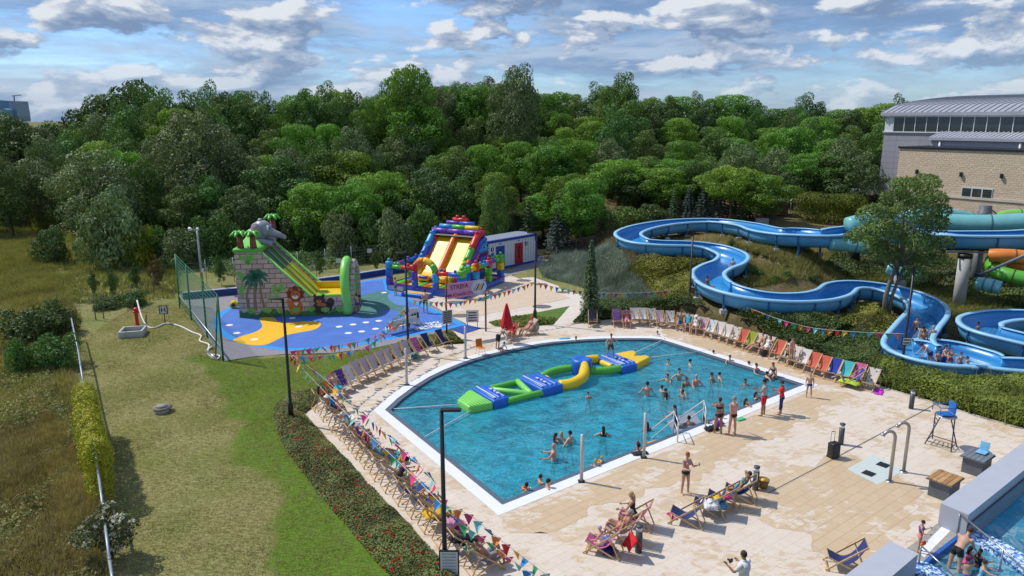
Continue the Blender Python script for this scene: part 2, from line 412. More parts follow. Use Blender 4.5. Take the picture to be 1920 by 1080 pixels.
A=np.stack([lush,mown,moundz,leftmeadow],-1).reshape(-1,4)
m,nt,p=newmat('turf_and_soil')
at=N(nt,'ShaderNodeAttribute',attribute_name='zone'); sp=N(nt,'ShaderNodeSeparateColor'); nt.links.new(at.outputs['Color'],sp.inputs[0])
geo=N(nt,'ShaderNodeNewGeometry'); P_=geo.outputs['Position']
nA=noise(nt,P_,.22,5,.6); nB=noise(nt,P_,1.6,5,.65); nC=noise(nt,mapping(nt,P_,rot=(0,0,.9),scale=(1,3.2,1)),3.2,5,.7); nD=noise(nt,P_,9,4,.7)
fine=math_(nt,'ADD',math_(nt,'MULTIPLY',nC,.6),math_(nt,'MULTIPLY',nD,.4))
lushc=mixc(nt,mrange(nt,fine,.35,.65),(.055,.12,.010),(.145,.235,.028)); lushc=mixc(nt,mrange(nt,nB,.42,.7,0,.7),lushc,mixc(nt,mrange(nt,nD,.4,.6),(.075,.11,.018),(.17,.21,.05))); lushc=mixc(nt,mrange(nt,noise(nt,P_,14,3,.7),.60,.72,0,.6),lushc,(.24,.27,.07))
dryc=mixc(nt,mrange(nt,fine,.36,.64),(.115,.130,.034),(.35,.31,.14)); dryc=mixc(nt,mrange(nt,nA,.42,.62,0,.75),dryc,mixc(nt,mrange(nt,fine,.35,.65),(.085,.110,.022),(.24,.25,.075)))
meac=mixc(nt,mrange(nt,fine,.35,.65),(.075,.082,.022),(.26,.235,.10)); meac=mixc(nt,mrange(nt,nA,.4,.65,0,.8),meac,mixc(nt,mrange(nt,nB,.35,.65),(.07,.10,.02),(.20,.22,.055)))
mouc=mixc(nt,mrange(nt,fine,.35,.65),(.06,.055,.025),(.25,.185,.095)); mouc=mixc(nt,mrange(nt,nB,.45,.62,0,.8),mouc,(.10,.10,.03))
forc=mixc(nt,nB,(.02,.022,.008),(.05,.05,.02))
c=mixc(nt,at.outputs['Alpha'],forc,meac); c=mixc(nt,sp.outputs[2],c,mouc); c=mixc(nt,sp.outputs[1],c,dryc); c=mixc(nt,mrange(nt,math_(nt,'ADD',sp.outputs[0],math_(nt,'MULTIPLY',math_(nt,'SUBTRACT',fine,.5),1.6)),.3,.7),c,lushc)
nt.links.new(c,p.inputs['Base Color']); p.inputs['Roughness'].default_value=.95; p.inputs['Specular IOR Level'].default_value=.1
b=N(nt,'ShaderNodeBump',ins={0:.9,1:.09}); nt.links.new(fine,b.inputs['Height']); nt.links.new(b.outputs[0],p.inputs['Normal'])
ground=npmesh('ground',np.stack([X,Y,Z],-1).reshape(-1,3),Fq,m,smooth=True)
ca=ground.data.color_attributes.new('zone','FLOAT_COLOR','POINT'); ca.data.foreach_set('color',A.astype(np.float32).ravel())
tag(ground,kind='structure')
# ---------------------------------------------------------------- paving
pd=(G(1535,722)-G(935,967)); PANG=math.atan2(pd.y,pd.x)
def tilemat(name,c1,c2,wet,wscale,lo,hi,bw=.8,bh=.4,gr=(.30,.24,.17),wet_on=1):
    m,nt,p=newmat(name)
    geo=N(nt,'ShaderNodeNewGeometry'); P_=geo.outputs['Position']
    mp=mapping(nt,P_,rot=(0,0,-PANG))
    br=N(nt,'ShaderNodeTexBrick',offset=.5,ins={'Scale':1.,'Mortar Size':.008,'Brick Width':bw,'Row Height':bh,'Bias':0.}); nt.links.new(mp,br.inputs['Vector'])
    br.inputs['Color1'].default_value=(*c1,1); br.inputs['Color2'].default_value=(*c2,1); br.inputs['Mortar'].default_value=(*gr,1)
    n=noise(nt,mapping(nt,P_,rot=(0,0,-PANG),scale=(1,1.8,1)),wscale,8,.68,.6); n2=noise(nt,P_,wscale*.22,3,.5)
    big=math_(nt,'ADD',math_(nt,'MULTIPLY',n,.55),math_(nt,'MULTIPLY',n2,.45))
    mk=mrange(nt,big,lo,hi)
    c=mixc(nt,mrange(nt,noise(nt,P_,.8,5,.6),.3,.7,.0,.25),br.outputs[0],(.52,.40,.31))
    c=mixc(nt,math_(nt,'MULTIPLY',mk,wet_on),c,mixc(nt,1.,c,wet,'MULTIPLY'))
    st=noise(nt,P_,6,4,.7); c=mixc(nt,mrange(nt,st,.60,.75,0,.4),c,(.36,.28,.20)); bs_=noise(nt,mapping(nt,P_,rot=(0,0,-PANG+.5),scale=(1,3,1)),3.3,3,.6,1.5); c=mixc(nt,math_(nt,'MULTIPLY',mrange(nt,bs_,.56,.60,0,1),mrange(nt,noise(nt,P_,.3,2,.5),.42,.6,0,.55)),c,(.58,.46,.33))
    nt.links.new(c,p.inputs['Base Color'])
    nt.links.new(mrange(nt,mk,0,1,.75,.42),p.inputs['Roughness'])
    b=N(nt,'ShaderNodeBump',ins={0:.35,1:.006}); nt.links.new(br.outputs['Fac'],b.inputs['Height']); b.invert=True; nt.links.new(b.outputs[0],p.inputs['Normal'])
    return m
m_deck=tilemat('sandstone_paving',(.64,.565,.475),(.615,.54,.45),(.90,.80,.63),2.3,.505,.56,gr=(.50,.42,.33))
m_wetdeck=tilemat('wet_sandstone',(.64,.565,.475),(.61,.53,.44),(.89,.77,.57),2.2,.41,.47,gr=(.40,.32,.22))
m_path=tilemat('pale_concrete_paving',(.66,.60,.53),(.62,.56,.49),(.9,.85,.78),.8,.55,.65,1.2,.8)
m_beige=M('beige_concrete',(.56,.44,.32),.85,var=.06,vs=1.2)
m_gravel=M('grey_paving',(.24,.225,.24),.9,var=.2,vs=6,bump=.4,bs=60)
P2o=P2
deck=sheet('pool_deck',DECK,0.,m_deck,holes=[inset(POOL,.05)])
# wet strips along the pool rim
for q in ([(935,967),(1535,722),(1600,742),(1330,880),(1120,960),(1010,1010)],[(1248,633),(1535,722),(1575,717),(1500,690),(1380,652),(1290,625),(1240,618)],[(1360,925),(1480,880),(1600,850),(1705,905),(1740,980),(1690,1010),(1600,1070),(1500,1010)]):
    PP=PX(q)
    if q[0]==(935,967): PP=[G(945,972),G(1536,727)]+PP[2:]
    if q[0]==(1248,633): PP=[G(1248,631),G(1540,721)]+PP[2:]
    JP=[]
    for i_ in range(len(PP)):
        a_,b_=PP[i_],PP[(i_+1)%len(PP)]; L_=(b_-a_).length; k_=max(1,int(L_/.22)); rimedge=(i_==0 and q[0]!=(1360,925))
        nn_=Vector((-(b_-a_).y,(b_-a_).x,0)).normalized()
        for j_ in range(k_):
            p_=a_.lerp(b_,j_/k_); am=0. if rimedge else 1.0
            o_=(float(vnoise(p_.x*1.,p_.y,.9))-.5)*1.1+(float(vnoise(p_.x+9,p_.y,.3))-.5)*.5
            JP.append(p_+nn_*o_*am)
    sheet('wet_paving',JP,.004,m_wetdeck)
sheet('paved_path',PX([(898,594),(1069,560),(1050,545),(1003,533),(975,521),(1000,520),(1096,553),(1096,568),(1093,582),(1074,606),(1039,609),(1068,574),(915,604),(880,600)]),.004,m_path)
sheet('paved_square',BEIGE,.008,m_beige)
sheet('container_path',PX([(925,527),(1045,488),(1060,478),(1012,480),(960,505),(910,505)]),.008,m_gravel)
sheet('playground_apron',APRON,.004,m_gravel)
m_blue=M('blue_rubber_surface',(.055,.15,.47),.8,var=.14,vs=.9,bump=.25,bs=50)
m_lblue=M('light_blue_rubber_edge',(.015,.27,.68),.8,var=.06,vs=2)
m_yel=M('yellow_rubber_surface',(.78,.43,.01),.8,var=.06,vs=2)
m_grn=M('green_rubber_surface',(.05,.17,.15),.8,var=.12,vs=2)
m_white=M('white_marking_paint',(.75,.75,.73),.6,var=.05)
m_navy=M('navy_mat',(.02,.06,.28),.8,var=.1)
sheet('playground_edge_band',FIELD,.008,m_lblue)
sheet('playground_surface',inset(FIELD,.5),.012,m_blue)
yel=smooth_line([G(*q) for q in [(487,597),(492,612),(480,622),(455,630),(437,638),(452,644),(478,648),(500,646),(520,637),(537,629),(560,624),(590,618),(601,610),(598,604),(575,603),(545,605),(522,603),(512,596)]],4,True)
sheet('playground_yellow_area',yel,.016,m_yel)
gr=smooth_line([G(*q) for q in [(672,558),(700,549),(725,546),(732,560),(750,572),(762,580),(745,583),(725,580),(712,590),(690,595),(668,588)]],4,True)
sheet('playground_green_area',gr,.016,m_grn)
lb=smooth_line([G(*q) for q in [(730,551),(748,553),(765,566),(758,573),(740,570),(728,560)]],4,True)
sheet('playground_round_area',lb,.020,M('pale_blue_rubber',(.09,.22,.5),.8))
for q in [(444,625),(477,637),(560,613),(636,613),(662,609),(686,605),(710,602),(653,625),(678,622),(704,617),(822,613),(548,597),(430,610),(720,549)]:
    c=G(*q); rx=.24
    sheet('playground_white_dot',[(c.x+rx*math.cos(a*.52),c.y+rx*math.sin(a*.52)) for a in range(12)],.022,m_white)
def text_mesh(txt,size,depth=.004,font_bold=True,align='CENTER',spacing=1.):
    cu=bpy.data.curves.new('t','FONT'); cu.body=txt; cu.size=size; cu.extrude=depth; cu.align_x=align; cu.align_y='CENTER'; cu.space_line=.85; cu.space_character=spacing
    if font_bold: cu.offset=size*.022
    o=bpy.data.objects.new('t',cu); COL.objects.link(o)
    dg=bpy.context.evaluated_depsgraph_get(); dg.update()
    me=bpy.data.meshes.new_from_object(o.evaluated_get(dg)); bpy.data.objects.remove(o); return me
def text_obj(name,txt,size,mat,loc,rot,parent=None,depth=.004,sx=1.,spacing=1.):
    me=text_mesh(txt,size,depth,spacing=spacing); me.materials.clear(); me.materials.append(mat)
    o=bpy.data.objects.new(name,me); COL.objects.link(o); o.location=loc; o.rotation_euler=rot; o.scale=(sx,1,1); o.parent=parent; return o
for t_,a,b,sz in (('TERMY',(784,611),(826,605),.95),('MALTAŃSKIE',(780,619),(838,607.5),.95)):
    A_=G(*a); B_=G(*b); d=B_-A_
    me=text_mesh(t_,sz,.003); me.materials.clear(); me.materials.append(m_white)
    w=max(v.co.x for v in me.vertices)-min(v.co.x for v in me.vertices)
    for v in me.vertices: v.co.x*=d.length/w
    o=bpy.data.objects.new('ground_lettering',me); COL.objects.link(o); o.location=((A_+B_)/2).to_tuple()[:2]+(.026,); o.rotation_euler=(0,0,math.atan2(d.y,d.x))
    o['kind']='structure'
sheet('navy_mat',PX([(843,617),(876,609.5),(902,616),(868,627)]),.03,m_navy,kind=None,label='dark blue rubber mat between the playground and the pool deck',cat='mat')
sheet('lawn_triangle',TRI,.02,M('lush_turf',(.075,.15,.014),.95,var=.35,vs=5,bump=.9,bs=30))
# kerbs around the beds
def kerb(name,line,w,h,mat,z=0.):
    mb=MB()
    for a,b in zip(line[:-1],line[1:]):
        mb.bar((a[0],a[1],z+h/2),(b[0],b[1],z+h/2),w,h,up=(0,0,1))
    o=mb.build(name,mat); o['kind']='structure'; return o
m_kerb=M('kerb_concrete',(.47,.43,.38),.9,var=.1)
def ribbon(line,w,z0,z1,mat,name,kind='structure'):
    P=[Vector((p[0],p[1])) for p in line]; n=len(P); Lp=[];Rp=[]
    for i in range(n):
        t=(P[min(i+1,n-1)]-P[max(i-1,0)]).normalized(); nn=Vector((-t.y,t.x))*w/2
        Lp.append(P[i]+nn); Rp.append(P[i]-nn)
    mb=MB(); vs=[(p.x,p.y,z) for z in (z0,z1) for s_ in (Lp,Rp) for p in s_]
    fs=[]
    for i in range(n-1):
        fs+=[(2*n+i,2*n+i+1,3*n+i+1,3*n+i),(i,i+1,2*n+i+1,2*n+i),(n+i+1,n+i,3*n+i,3*n+i+1)]
    mb.add(vs,fs); o=mb.build(name,mat)
    if kind: o['kind']=kind
    return o
ribbon(DE,.12,-.2,.035,m_kerb,'deck_kerb')
ribbon([p for p in BORDER],.12,-.2,.05,m_kerb,'border_kerb')
# low blue parapet behind the playground
wl=PX([(343,561),(440,552),(560,538),(660,525),(727,514),(775,508)])
w_=thing('low_parapet','low dark blue parapet wall along the back of the playground','wall',wl[2])
ribb=ribbon(wl,.3,-.1,.52,M('navy_paint',(.012,.04,.20),.6),'wall_body',None)
for v in ribb.data.vertices: v.co-=wl[2]
ribb.parent=w_
cap=ribbon(wl,.36,.522,.57,M('stone_cap',(.33,.36,.44),.8),'coping',None)
for v in cap.data.vertices: v.co-=wl[2]
cap.parent=w_
# drains and covers in the paving
m_dark=M('dark_metal',(.03,.032,.036),.5,.6); m_drain=M('drain_grey',(.13,.12,.115),.8)
for q,w,h in (((865,592),.9,.6),((853,567),.9,.6),((1016,575),.9,.7),((982,526),.8,.6),((1014,533),.7,.5),((1056,548),.7,.5)):
    c=G(*q); r=[(c.x+w/1.2*math.cos(a*.4),c.y+h/1.2*math.sin(a*.4)) for a in range(16)]
    sheet('manhole_cover',r,.014,m_drain,kind='structure')
m_mosaic_pale=M('pale_green_tiles',(.50,.56,.53),.6,var=.06,vs=8)
sheet('shower_tiles',PX([(1637,852),(1697,882),(1645,909),(1588,880)]),.008,m_mosaic_pale)
for q in ((1629,888),(1656,872)):
    c=G(*q); u=Vector((math.cos(PANG),math.sin(PANG)))*.22; v=Vector((-u.y,u.x))
    sheet('shower_drain',[(c.x+a*u.x+b_*v.x,c.y+a*u.y+b_*v.y) for a,b_ in ((-1,-1),(1,-1),(1,1),(-1,1))],.016,m_dark)
ribbon([G(1440,925),G(1562,861),G(1756,757)],.05,.004,.009,m_drain,'deck_gutter')
# ================================================================ the big pool
m_rim=M('white_pool_rim',(.72,.73,.74),.5,var=.05,vs=3)
m_gut=M('dark_gutter',(.06,.09,.13),.5)
sheet('pool_rim',inset(POOL,.0),.010,m_rim,holes=[POOLR])
sheet('overflow_grate',inset(POOL,.51),-.012,M('slate_grate',(.075,.11,.155),.6,var=.15,vs=6),holes=[POOLW])
# inner wall (dark gutter then tiles) and floor
def wallring(poly,z0,z1,mat,name):
    mb=MB(); n=len(poly)
    vs=[(p[0],p[1],z0) for p in poly]+[(p[0],p[1],z1) for p in poly]
    mb.add(vs,[(i,(i+1)%n,(i+1)%n+n,i+n) for i in range(n)]+[((i+1)%n,i,i+n,(i+1)%n+n) for i in range(0)])
    o=mb.build(name,mat); o['kind']='structure'; return o
m_tile=M('blue_pool_tiles',(.16,.52,.68),.35,var=.10,vs=.6)
wallring(POOLW,-.34,-.012,m_gut,'pool_gutter'); wallring(POOLW,-1.45,-.34,m_tile,'pool_wall')
sheet('pool_floor',inset(POOLW,-.02),-1.45,m_tile)
def watermat(name,body,tint,clear,bscale=3.2,bstr=.55,foam=0.,bd=.12):
    m,nt,p=newmat(name); nt.nodes.remove(p)
    geo=N(nt,'ShaderNodeNewGeometry'); P_=geo.outputs['Position']
    mp=mapping(nt,P_,rot=(0,0,.5),scale=(1,1.35,1))
    n1=noise(nt,mp,bscale,3,.55,1.4); n2=noise(nt,mp,bscale*.28,2,.5,.8); n3=noise(nt,mp,bscale*3.1,3,.6,.8)
    h=math_(nt,'ADD',math_(nt,'ADD',math_(nt,'MULTIPLY',n1,.6),math_(nt,'MULTIPLY',n2,.9)),math_(nt,'MULTIPLY',n3,.17))
    b=N(nt,'ShaderNodeBump',ins={0:bstr,1:bd}); nt.links.new(h,b.inputs['Height'])
    # bright streaks of rippling light, painted into the water colour
    rd=math_(nt,'ABSOLUTE',math_(nt,'SUBTRACT',n1,.5)); st=mrange(nt,rd,.0,.035,1,0)
    big=noise(nt,P_,.25,3,.5)
    stm=math_(nt,'MULTIPLY',st,mrange(nt,big,.35,.7,.3,.85))
    cb=mixc(nt,mrange(nt,h,.65,1.0),tuple(x*.55 for x in body),tuple(min(1,x*1.25) for x in body)); cb=mixc(nt,stm,cb,(.30,.66,.76))
    if foam: cb=mixc(nt,mrange(nt,noise(nt,P_,1.1,8,.75,1.),.5,.58,0,foam),cb,(.75,.85,.9))
    df=N(nt,'ShaderNodeBsdfDiffuse'); nt.links.new(cb,df.inputs[0]); nt.links.new(b.outputs[0],df.inputs[2])
    tr=N(nt,'ShaderNodeBsdfTransparent'); tr.inputs[0].default_value=(*tint,1)
    gl=N(nt,'ShaderNodeBsdfGlossy',ins={'Roughness':.07}); gl.inputs[0].default_value=(1,1,1,1); nt.links.new(b.outputs[0],gl.inputs['Normal'])
    fr=N(nt,'ShaderNodeFresnel',ins={0:1.33}); nt.links.new(b.outputs[0],fr.inputs['Normal'])
    a=N(nt,'ShaderNodeMixShader',ins={0:clear}); nt.links.new(df.outputs[0],a.inputs[1]); nt.links.new(tr.outputs[0],a.inputs[2])
    c=N(nt,'ShaderNodeMixShader'); nt.links.new(fr.outputs[0],c.inputs[0]); nt.links.new(a.outputs[0],c.inputs[1]); nt.links.new(gl.outputs[0],c.inputs[2])
    nt.links.new(c.outputs[0],nt.nodes['Material Output'].inputs[0]); return m
m_water=watermat('pool_water',(.018,.335,.445),(.48,.9,.94),.45,4.6,.62)
WZ=-.13
water=sheet('pool_water',inset(POOLW,-.01),WZ,m_water)
# ================================================================ the lower right pool
m_gw=M('grey_cladding_panel',(.34,.36,.42),.55,var=.05,vs=1); m_gwd=M('slate_cladding_panel',(.13,.17,.22),.55,var=.06)
HW=.88
def boxwall(px,label,dirext):
    T=[G(a,b,HW) for a,b in px]; c=sum(T,Vector())/len(T)
    t=thing('clad_parapet',label,'wall',(c.x,c.y,0))
    MB().prism([(p.x,p.y) for p in T],0,HW-.03).build('panel_side',m_gwd if 0 else m_gw,t,world=True)
    MB().prism(inset(T,-.02),HW-.03,HW).build('top_panel',M('pale_grey_top_panel',(.40,.42,.47),.45,var=.04),t,world=True)
    return t
A_=G(1764,943,HW); B_=G(1920,828,HW); d=(B_-A_); C_=G(1816,965,HW)
E1=A_+d*2.2; E2=C_+d*2.2
w1=thing('clad_parapet','long grey panelled parapet between the sun deck and the lower right pool','wall',(A_.x,A_.y,0))
MB().prism([A_.xy,C_.xy,E2.xy,E1.xy],0,HW-.03).build('side_panel',m_gw,w1,world=True)
dd=d/ d.length; q=0
tp=MB()
L=(E1-A_).length; k=3
for i in range(k):
    a=A_+dd*(L*i/k+ (.004 if i else 0)); b=A_+dd*(L*(i+1)/k); off=C_-A_
    tp.prism([a.xy,(a+off).xy,(b+off).xy,b.xy],HW-.03,HW)
tp.build('top_panel',M('pale_grey_top_panel',(.40,.42,.47),.45,var=.04),w1,world=True)
# slate inner band under it facing the pool
MB().bar((C_+Vector((.06,-.05,-HW+.2))),(E2+Vector((.06,-.05,-HW+.2))),.05,.62).build('inner_fascia',m_gwd,w1,world=True)
F0=G(1668,1014,HW); F1=G(1721,1039,HW); F2=G(1679,1079,HW); F3=G(1585,1079,HW)
w2=thing('clad_parapet','short grey panelled parapet at the bottom edge beside the pool steps','wall',(F0.x,F0.y,0))
e=(F3-F0).normalized()*4
MB().prism([F0.xy,F1.xy,(F1+e).xy,(F0+e).xy],0,HW-.03).build('side_panel',m_gw,w2,world=True)
MB().prism([F0.xy,F1.xy,(F1+e).xy,(F0+e).xy],HW-.03,HW).build('top_panel',M('pale_grey_top_panel',(.4,.42,.47)),w2,world=True)
m,nt,p=newmat('blue_white_mosaic'); vo=N(nt,'ShaderNodeTexVoronoi',ins={'Scale':14.}); geo=N(nt,'ShaderNodeNewGeometry'); nt.links.new(geo.outputs['Position'],vo.inputs['Vector'])
spc=N(nt,'ShaderNodeSeparateColor'); nt.links.new(vo.outputs['Color'],spc.inputs[0])
cr=mixc(nt,mrange(nt,spc.outputs[0],.35,.4),(.02,.09,.32),(.18,.35,.62)); cr=mixc(nt,mrange(nt,spc.outputs[0],.6,.65),cr,(.62,.72,.80)); nt.links.new(cr,p.inputs['Base Color']); p.inputs['Roughness'].default_value=.3
m_mos=m
sheet('pool_floor',P2,-1.3,m_tile); wallring(P2,-1.3,-.0,m_tile,'pool_wall')
# mosaic ledge (curved) and steps
led=smooth_line([G(*q) for q in [(1783,993),(1800,994),(1830,1005),(1870,1025),(1920,1056),(1990,1105)]],4)
ribbon(led,.75,-1.2,.05,m_mos,'mosaic_ledge')
ribbon(smooth_line([G(*q) for q in [(1702,1072),(1722,1066),(1750,1075),(1775,1100)]],4),.6,-1.2,.1,m_mos,'mosaic_ledge')
m_board=M('grey_boards',(.30,.29,.25),.8,var=.2,vs=3)
sheet('boardwalk',PX([(1756,982),(1783,993),(1798,1003),(1742,1046),(1722,1064),(1716,1066),(1722,1038),(1700,1028),(1730,1008)]),.012,m_board)
sheet('white_step_plate',PX([(1766,988),(1783,995),(1733,1046),(1719,1035)]),.018,M('white_plate',(.75,.75,.75),.5))
ribbon([G(1800,1004),G(1744,1047),G(1724,1066)],.12,-.3,.03,M('blue_tile_edge',(.02,.10,.38),.3),'pool_edge')
for i in range(3):
    a=G(1806+i*10,1010+i*6); b_=G(1735+i*12,1062+i*10)
    ribbon([a,b_],.42,-1.2,-.28-.22*i,m_mosaic_pale,'pool_step')
m_water2=watermat('shallow_pool_water',(.05,.36,.50),(.6,.9,.95),.6,2.4,.5,.55)
sheet('pool_water',inset(P2,-.01),-.14,m_water2)
def handrail(name,label,pts,posts,r=.028,mat=None):
    mat=mat or M('brushed_steel',(.55,.55,.56),.3,.9,var=.04)
    t=thing(name,label,'handrail',(pts[0][0],pts[0][1],0))
    MB().tube(pts,r,8).build('rail',mat,t,world=True)
    for a in posts: MB().tube([a,(a[0],a[1],a[2] if len(a)>3 else a[2])] if 0 else [(a[0],a[1],a[3]),(a[0],a[1],a[2])],r,8).build('post',mat,t,world=True)
    return t
m_stl=M('brushed_steel',(.42,.42,.43),.32,.85,var=.04)
g1=G(1790,1012); a=AT(1803,963,G(1795,1000)[1]); 
p0=G(1794,1002); top=Vector((p0.x,p0.y,ZT(p0,963)))
p1=G(1876,1060); top1=Vector((p1.x,p1.y,ZT(p1,1030)))
p2=p1+(p1-p0)*.55; 
handrail('handrail','steel handrail sloping down over the mosaic ledge by the long grey parapet','x' and [top,top1,Vector((p2.x,p2.y,top1.z-.25))],[(p0.x,p0.y,top.z,-.1),(p1.x,p1.y,top1.z,-.6)],mat=m_stl)
p0=G(1722,1061); top=Vector((p0.x,p0.y,ZT(p0,1023))); p1=G(1790,1105); top1=Vector((p1.x,p1.y,top.z-.35))
handrail('handrail','steel handrail beside the short grey parapet where the child stands','x' and [top,top1],[(p0.x,p0.y,top.z,-.1),(p1.x,p1.y,top1.z,-.8)],mat=m_stl)
# ================================================================ water slides
m_chan=M('deep_blue_fibreglass',(.025,.235,.54),.32,var=.08,vs=.5,spec=.6)
m_frim=M('light_blue_fibreglass',(.26,.52,.72),.42,var=.08,vs=.7)
m_outer=M('mid_blue_fibreglass',(.09,.34,.58),.42,var=.18,vs=.5)
m_rib=M('dark_blue_flange',(.02,.12,.30),.5)
m_conc=M('pale_concrete',(.42,.42,.41),.85,var=.15,vs=1.5,bump=.2,bs=20)
def side_frames(P):
    fr=[]
    for i in range(len(P)):
        t=P[min(i+1,len(P)-1)][:3]-P[max(i-1,0)][:3]; t=t/np.linalg.norm(t)
        s=np.array([t[1],-t[0],0]); s/=np.linalg.norm(s); fr.append((P[i][:3],s,P[i][3]))
    return fr
def sweep(frames,prof,mats_idx,mb,wsc=True,closed=True):
    """prof: list of (side,up,flat) where side beyond the bottom scales with width"""
    vs=[];fs=[];k=len(prof);mi=[]
    for c,s,w in frames:
        for a,b in prof:
            aa=a+(w-1)*1.15*(1 if a>0 else -1)*(min(1,abs(a)/.5) if wsc else 0)
            vs.append(tuple(c+s*aa+np.array([0,0,b])))
    b0=len(mb.v); mb.v+=vs
    for i in range(len(frames)-1):
        for j in range(k if closed else k-1):
            mb.f.append((b0+i*k+j,b0+i*k+(j+1)%k,b0+(i+1)*k+(j+1)%k,b0+(i+1)*k+j)); mb.m.append(mats_idx[j]); mb.sm.append(True)
    if closed:
        mb.f.append(tuple(b0+j for j in range(k))); mb.m.append(mats_idx[0]); mb.sm.append(False)
        mb.f.append(tuple(b0+(len(frames)-1)*k+j for j in range(k))[::-1]); mb.m.append(mats_idx[0]); mb.sm.append(False)
def flume(label,l,ribstep=2.2,feet=True,k=6,water=(),legs_from=0):
    P=pathpts(l,k); fr=side_frames(P); c0=P[len(P)//2]
    t=thing('water_slide',label,'water slide',(c0[0],c0[1],0))
    inner=[(-1.02,-.02),(-1.0,-.45),(-.86,-.80),(-.5,-.98),(0,-1.03),(.5,-.98),(.86,-.80),(1.0,-.45),(1.02,-.02)]
    outer=[(1.12,-.06),(1.1,-.5),(.95,-.88),(.55,-1.08),(0,-1.13),(-.55,-1.08),(-.95,-.88),(-1.1,-.5),(-1.12,-.06)]
    mb=MB(); sweep(fr,inner+outer,[0]*8+[0]+[1]*8+[0],mb); mb.build('trough',[m_chan,m_outer],t,world=True)
    for sg in (-1,1):
        mb=MB(); pr=[(sg*.98,-.0),(sg*.98,.05),(sg*1.30,.05),(sg*1.30,-.12),(sg*1.25,-.12),(sg*1.25,-.0)]
        sweep(fr,pr,[0]*6,mb); mb.build('rim',m_frim,t,world=True)
    # flange ribs and feet
    acc=0; nf=0
    for i in range(1,len(fr)-1):
        acc+=np.linalg.norm(P[i][:3]-P[i-1][:3])
        if acc>=ribstep:
            acc=0; c,s,w=fr[i]; tdir=np.array([-s[1],s[0],0])
            pr=[(1.14,-.1),(1.20,-.5),(1.04,-.95),(.6,-1.16),(0,-1.21),(-.6,-1.16),(-1.04,-.95),(-1.20,-.5),(-1.14,-.1)]
            mb=MB(); pts=[c+s*(a+(w-1)*1.15*(1 if a>0 else -1)*min(1,abs(a)/.5))+np.array([0,0,b]) for a,b in pr]
            mb.tube([Vector(p) for p in pts],.055,5); mb.build('flange',m_rib,t,world=True)
            g_=tz(c[0],c[1]); nf+=1
            if feet and c[2]-1.2-g_>.05 and c[2]-1.2-g_<1.9:
                for sg in (-1,1):
                    q=c+s*sg*(1.05*w)
                    MB().box((q[0],q[1],(c[2]-.9+g_-.2)/2),(.14,.14,c[2]-.9-g_+.2),mi=0).build('foot',m_rib,t,world=True)
                    MB().box((q[0],q[1],g_+.05),(.42,.42,.30)).build('footing',m_conc,t,world=True)
    return t,P,fr
slide,SP,SF=flume('long open blue water slide winding over the grassy mound to the splash basin',A_L)
slideB,SPB,SFB=flume('second open blue water slide curling round at the right edge of the photo',B_L,feet=True)
# water in the channels
m_sw=watermat('slide_water',(.04,.30,.60),(.5,.85,.97),.55,2.6,.5,.25)
def chanwater(fr,i0,i1,depth,parent):
    mb=MB(); f2=[(c+np.array([0,0,-1.03+depth]),s,w) for c,s,w in fr[i0:i1]]
    half=.62 if depth<.2 else .85
    sweep(f2,[(-half,0),(-half*.5,0),(0,0),(half*.5,0),(half,0)],[0]*4,mb,closed=False); mb.build('water',m_sw,parent,world=True)
nA=len(SF); chanwater(SF,6*31,6*36,.12,slide); chanwater(SF,6*36+2,6*41+1,.38,slide)
chanwater(SFB,10,36,.16,slideB)
# ---- supports under the high part
def column(name,label,px0,top,r,z0=None,mat=None,cat='column'):
    p=G(*px0) if z0 is None else G(px0[0],px0[1],z0)
    g_=tz(p.x,p.y)
    t=thing(name,label,cat,(p.x,p.y,g_-.3))
    MB().tube([(0,0,0),(0,0,top-g_+.3)],r,20).build('shaft',mat or m_conc,t)
    MB().tube([(0,0,top-g_+.05),(0,0,top-g_+.34)],r*1.15,20).build('head',m_dark,t)
    return t,p
column('support_column','tall pale concrete column under the blue slide right of the pond tree',(1796,578),4.45,.42,.4)
c2,pc2=column('support_column','darker grey steel column behind the tall pale concrete column',(1826,537),4.45,.36,.6,M('grey_steel_paint',(.13,.14,.16),.5,var=.12))
column('support_column','short pale concrete column beneath the leafy tree by the slide',(1687,528),3.0,.5,1.3)
column('support_column','short dark column stub beneath the slide at the left of the leafy tree',(1604,470),4.1,.42,2.6,m_dark)
bm_=thing('support_beam','dark steel beam running under the high blue slide on the right','beam',G(1850,470,4.5))
MB().bar(G(1775,466,4.62),G(2040,470,4.8),.25,.25).build('girder',m_dark,bm_,world=True)
MB().bar(G(1775,472,4.62),G(2040,476,4.8),.12,.12).build('lower_chord',M('grey_steel_paint',(.13,.14,.16)),bm_,world=True)
st=thing('steel_strut','grey steel strut rising to the right below the orange slide tube','strut',AT(1836,516,47))
MB().tube([AT(1836,516,47),AT(1960,462,44)],.10,10).build('tube_member',M('grey_steel_paint',(.13,.14,.16)),st,world=True)
MB().box(AT(1837,516,47),(.35,.35,.2)).build('base_plate',m_dark,st,world=True)
def slidetube(label,l,r,c,flstep=2.,half=False):
    pts=smooth_line([AT(a,b,Y) for a,b,Y in l],5)
    t=thing('slide_tube',label,'slide tube',(pts[0].x,pts[0].y,pts[0].z))
    mat=M('fibreglass_%d_%d_%d'%tuple(int(x*100) for x in c),c,.35,var=.12,vs=.8)
    MB().tube(pts,r,18,cap=not half).build('shell',mat,t,world=True)
    acc=0; dk=M('flange_%d_%d_%d'%tuple(int(x*100) for x in c),tuple(x*.4 for x in c),.5)
    for i in range(1,len(pts)-1):
        acc+=(pts[i]-pts[i-1]).length
        if acc>flstep:
            acc=0; d=(pts[i+1]-pts[i-1]).normalized()*.05
            MB().tube([pts[i]-d,pts[i]+d],r*1.07,18).build('flange',dk,t,world=True)
    return t
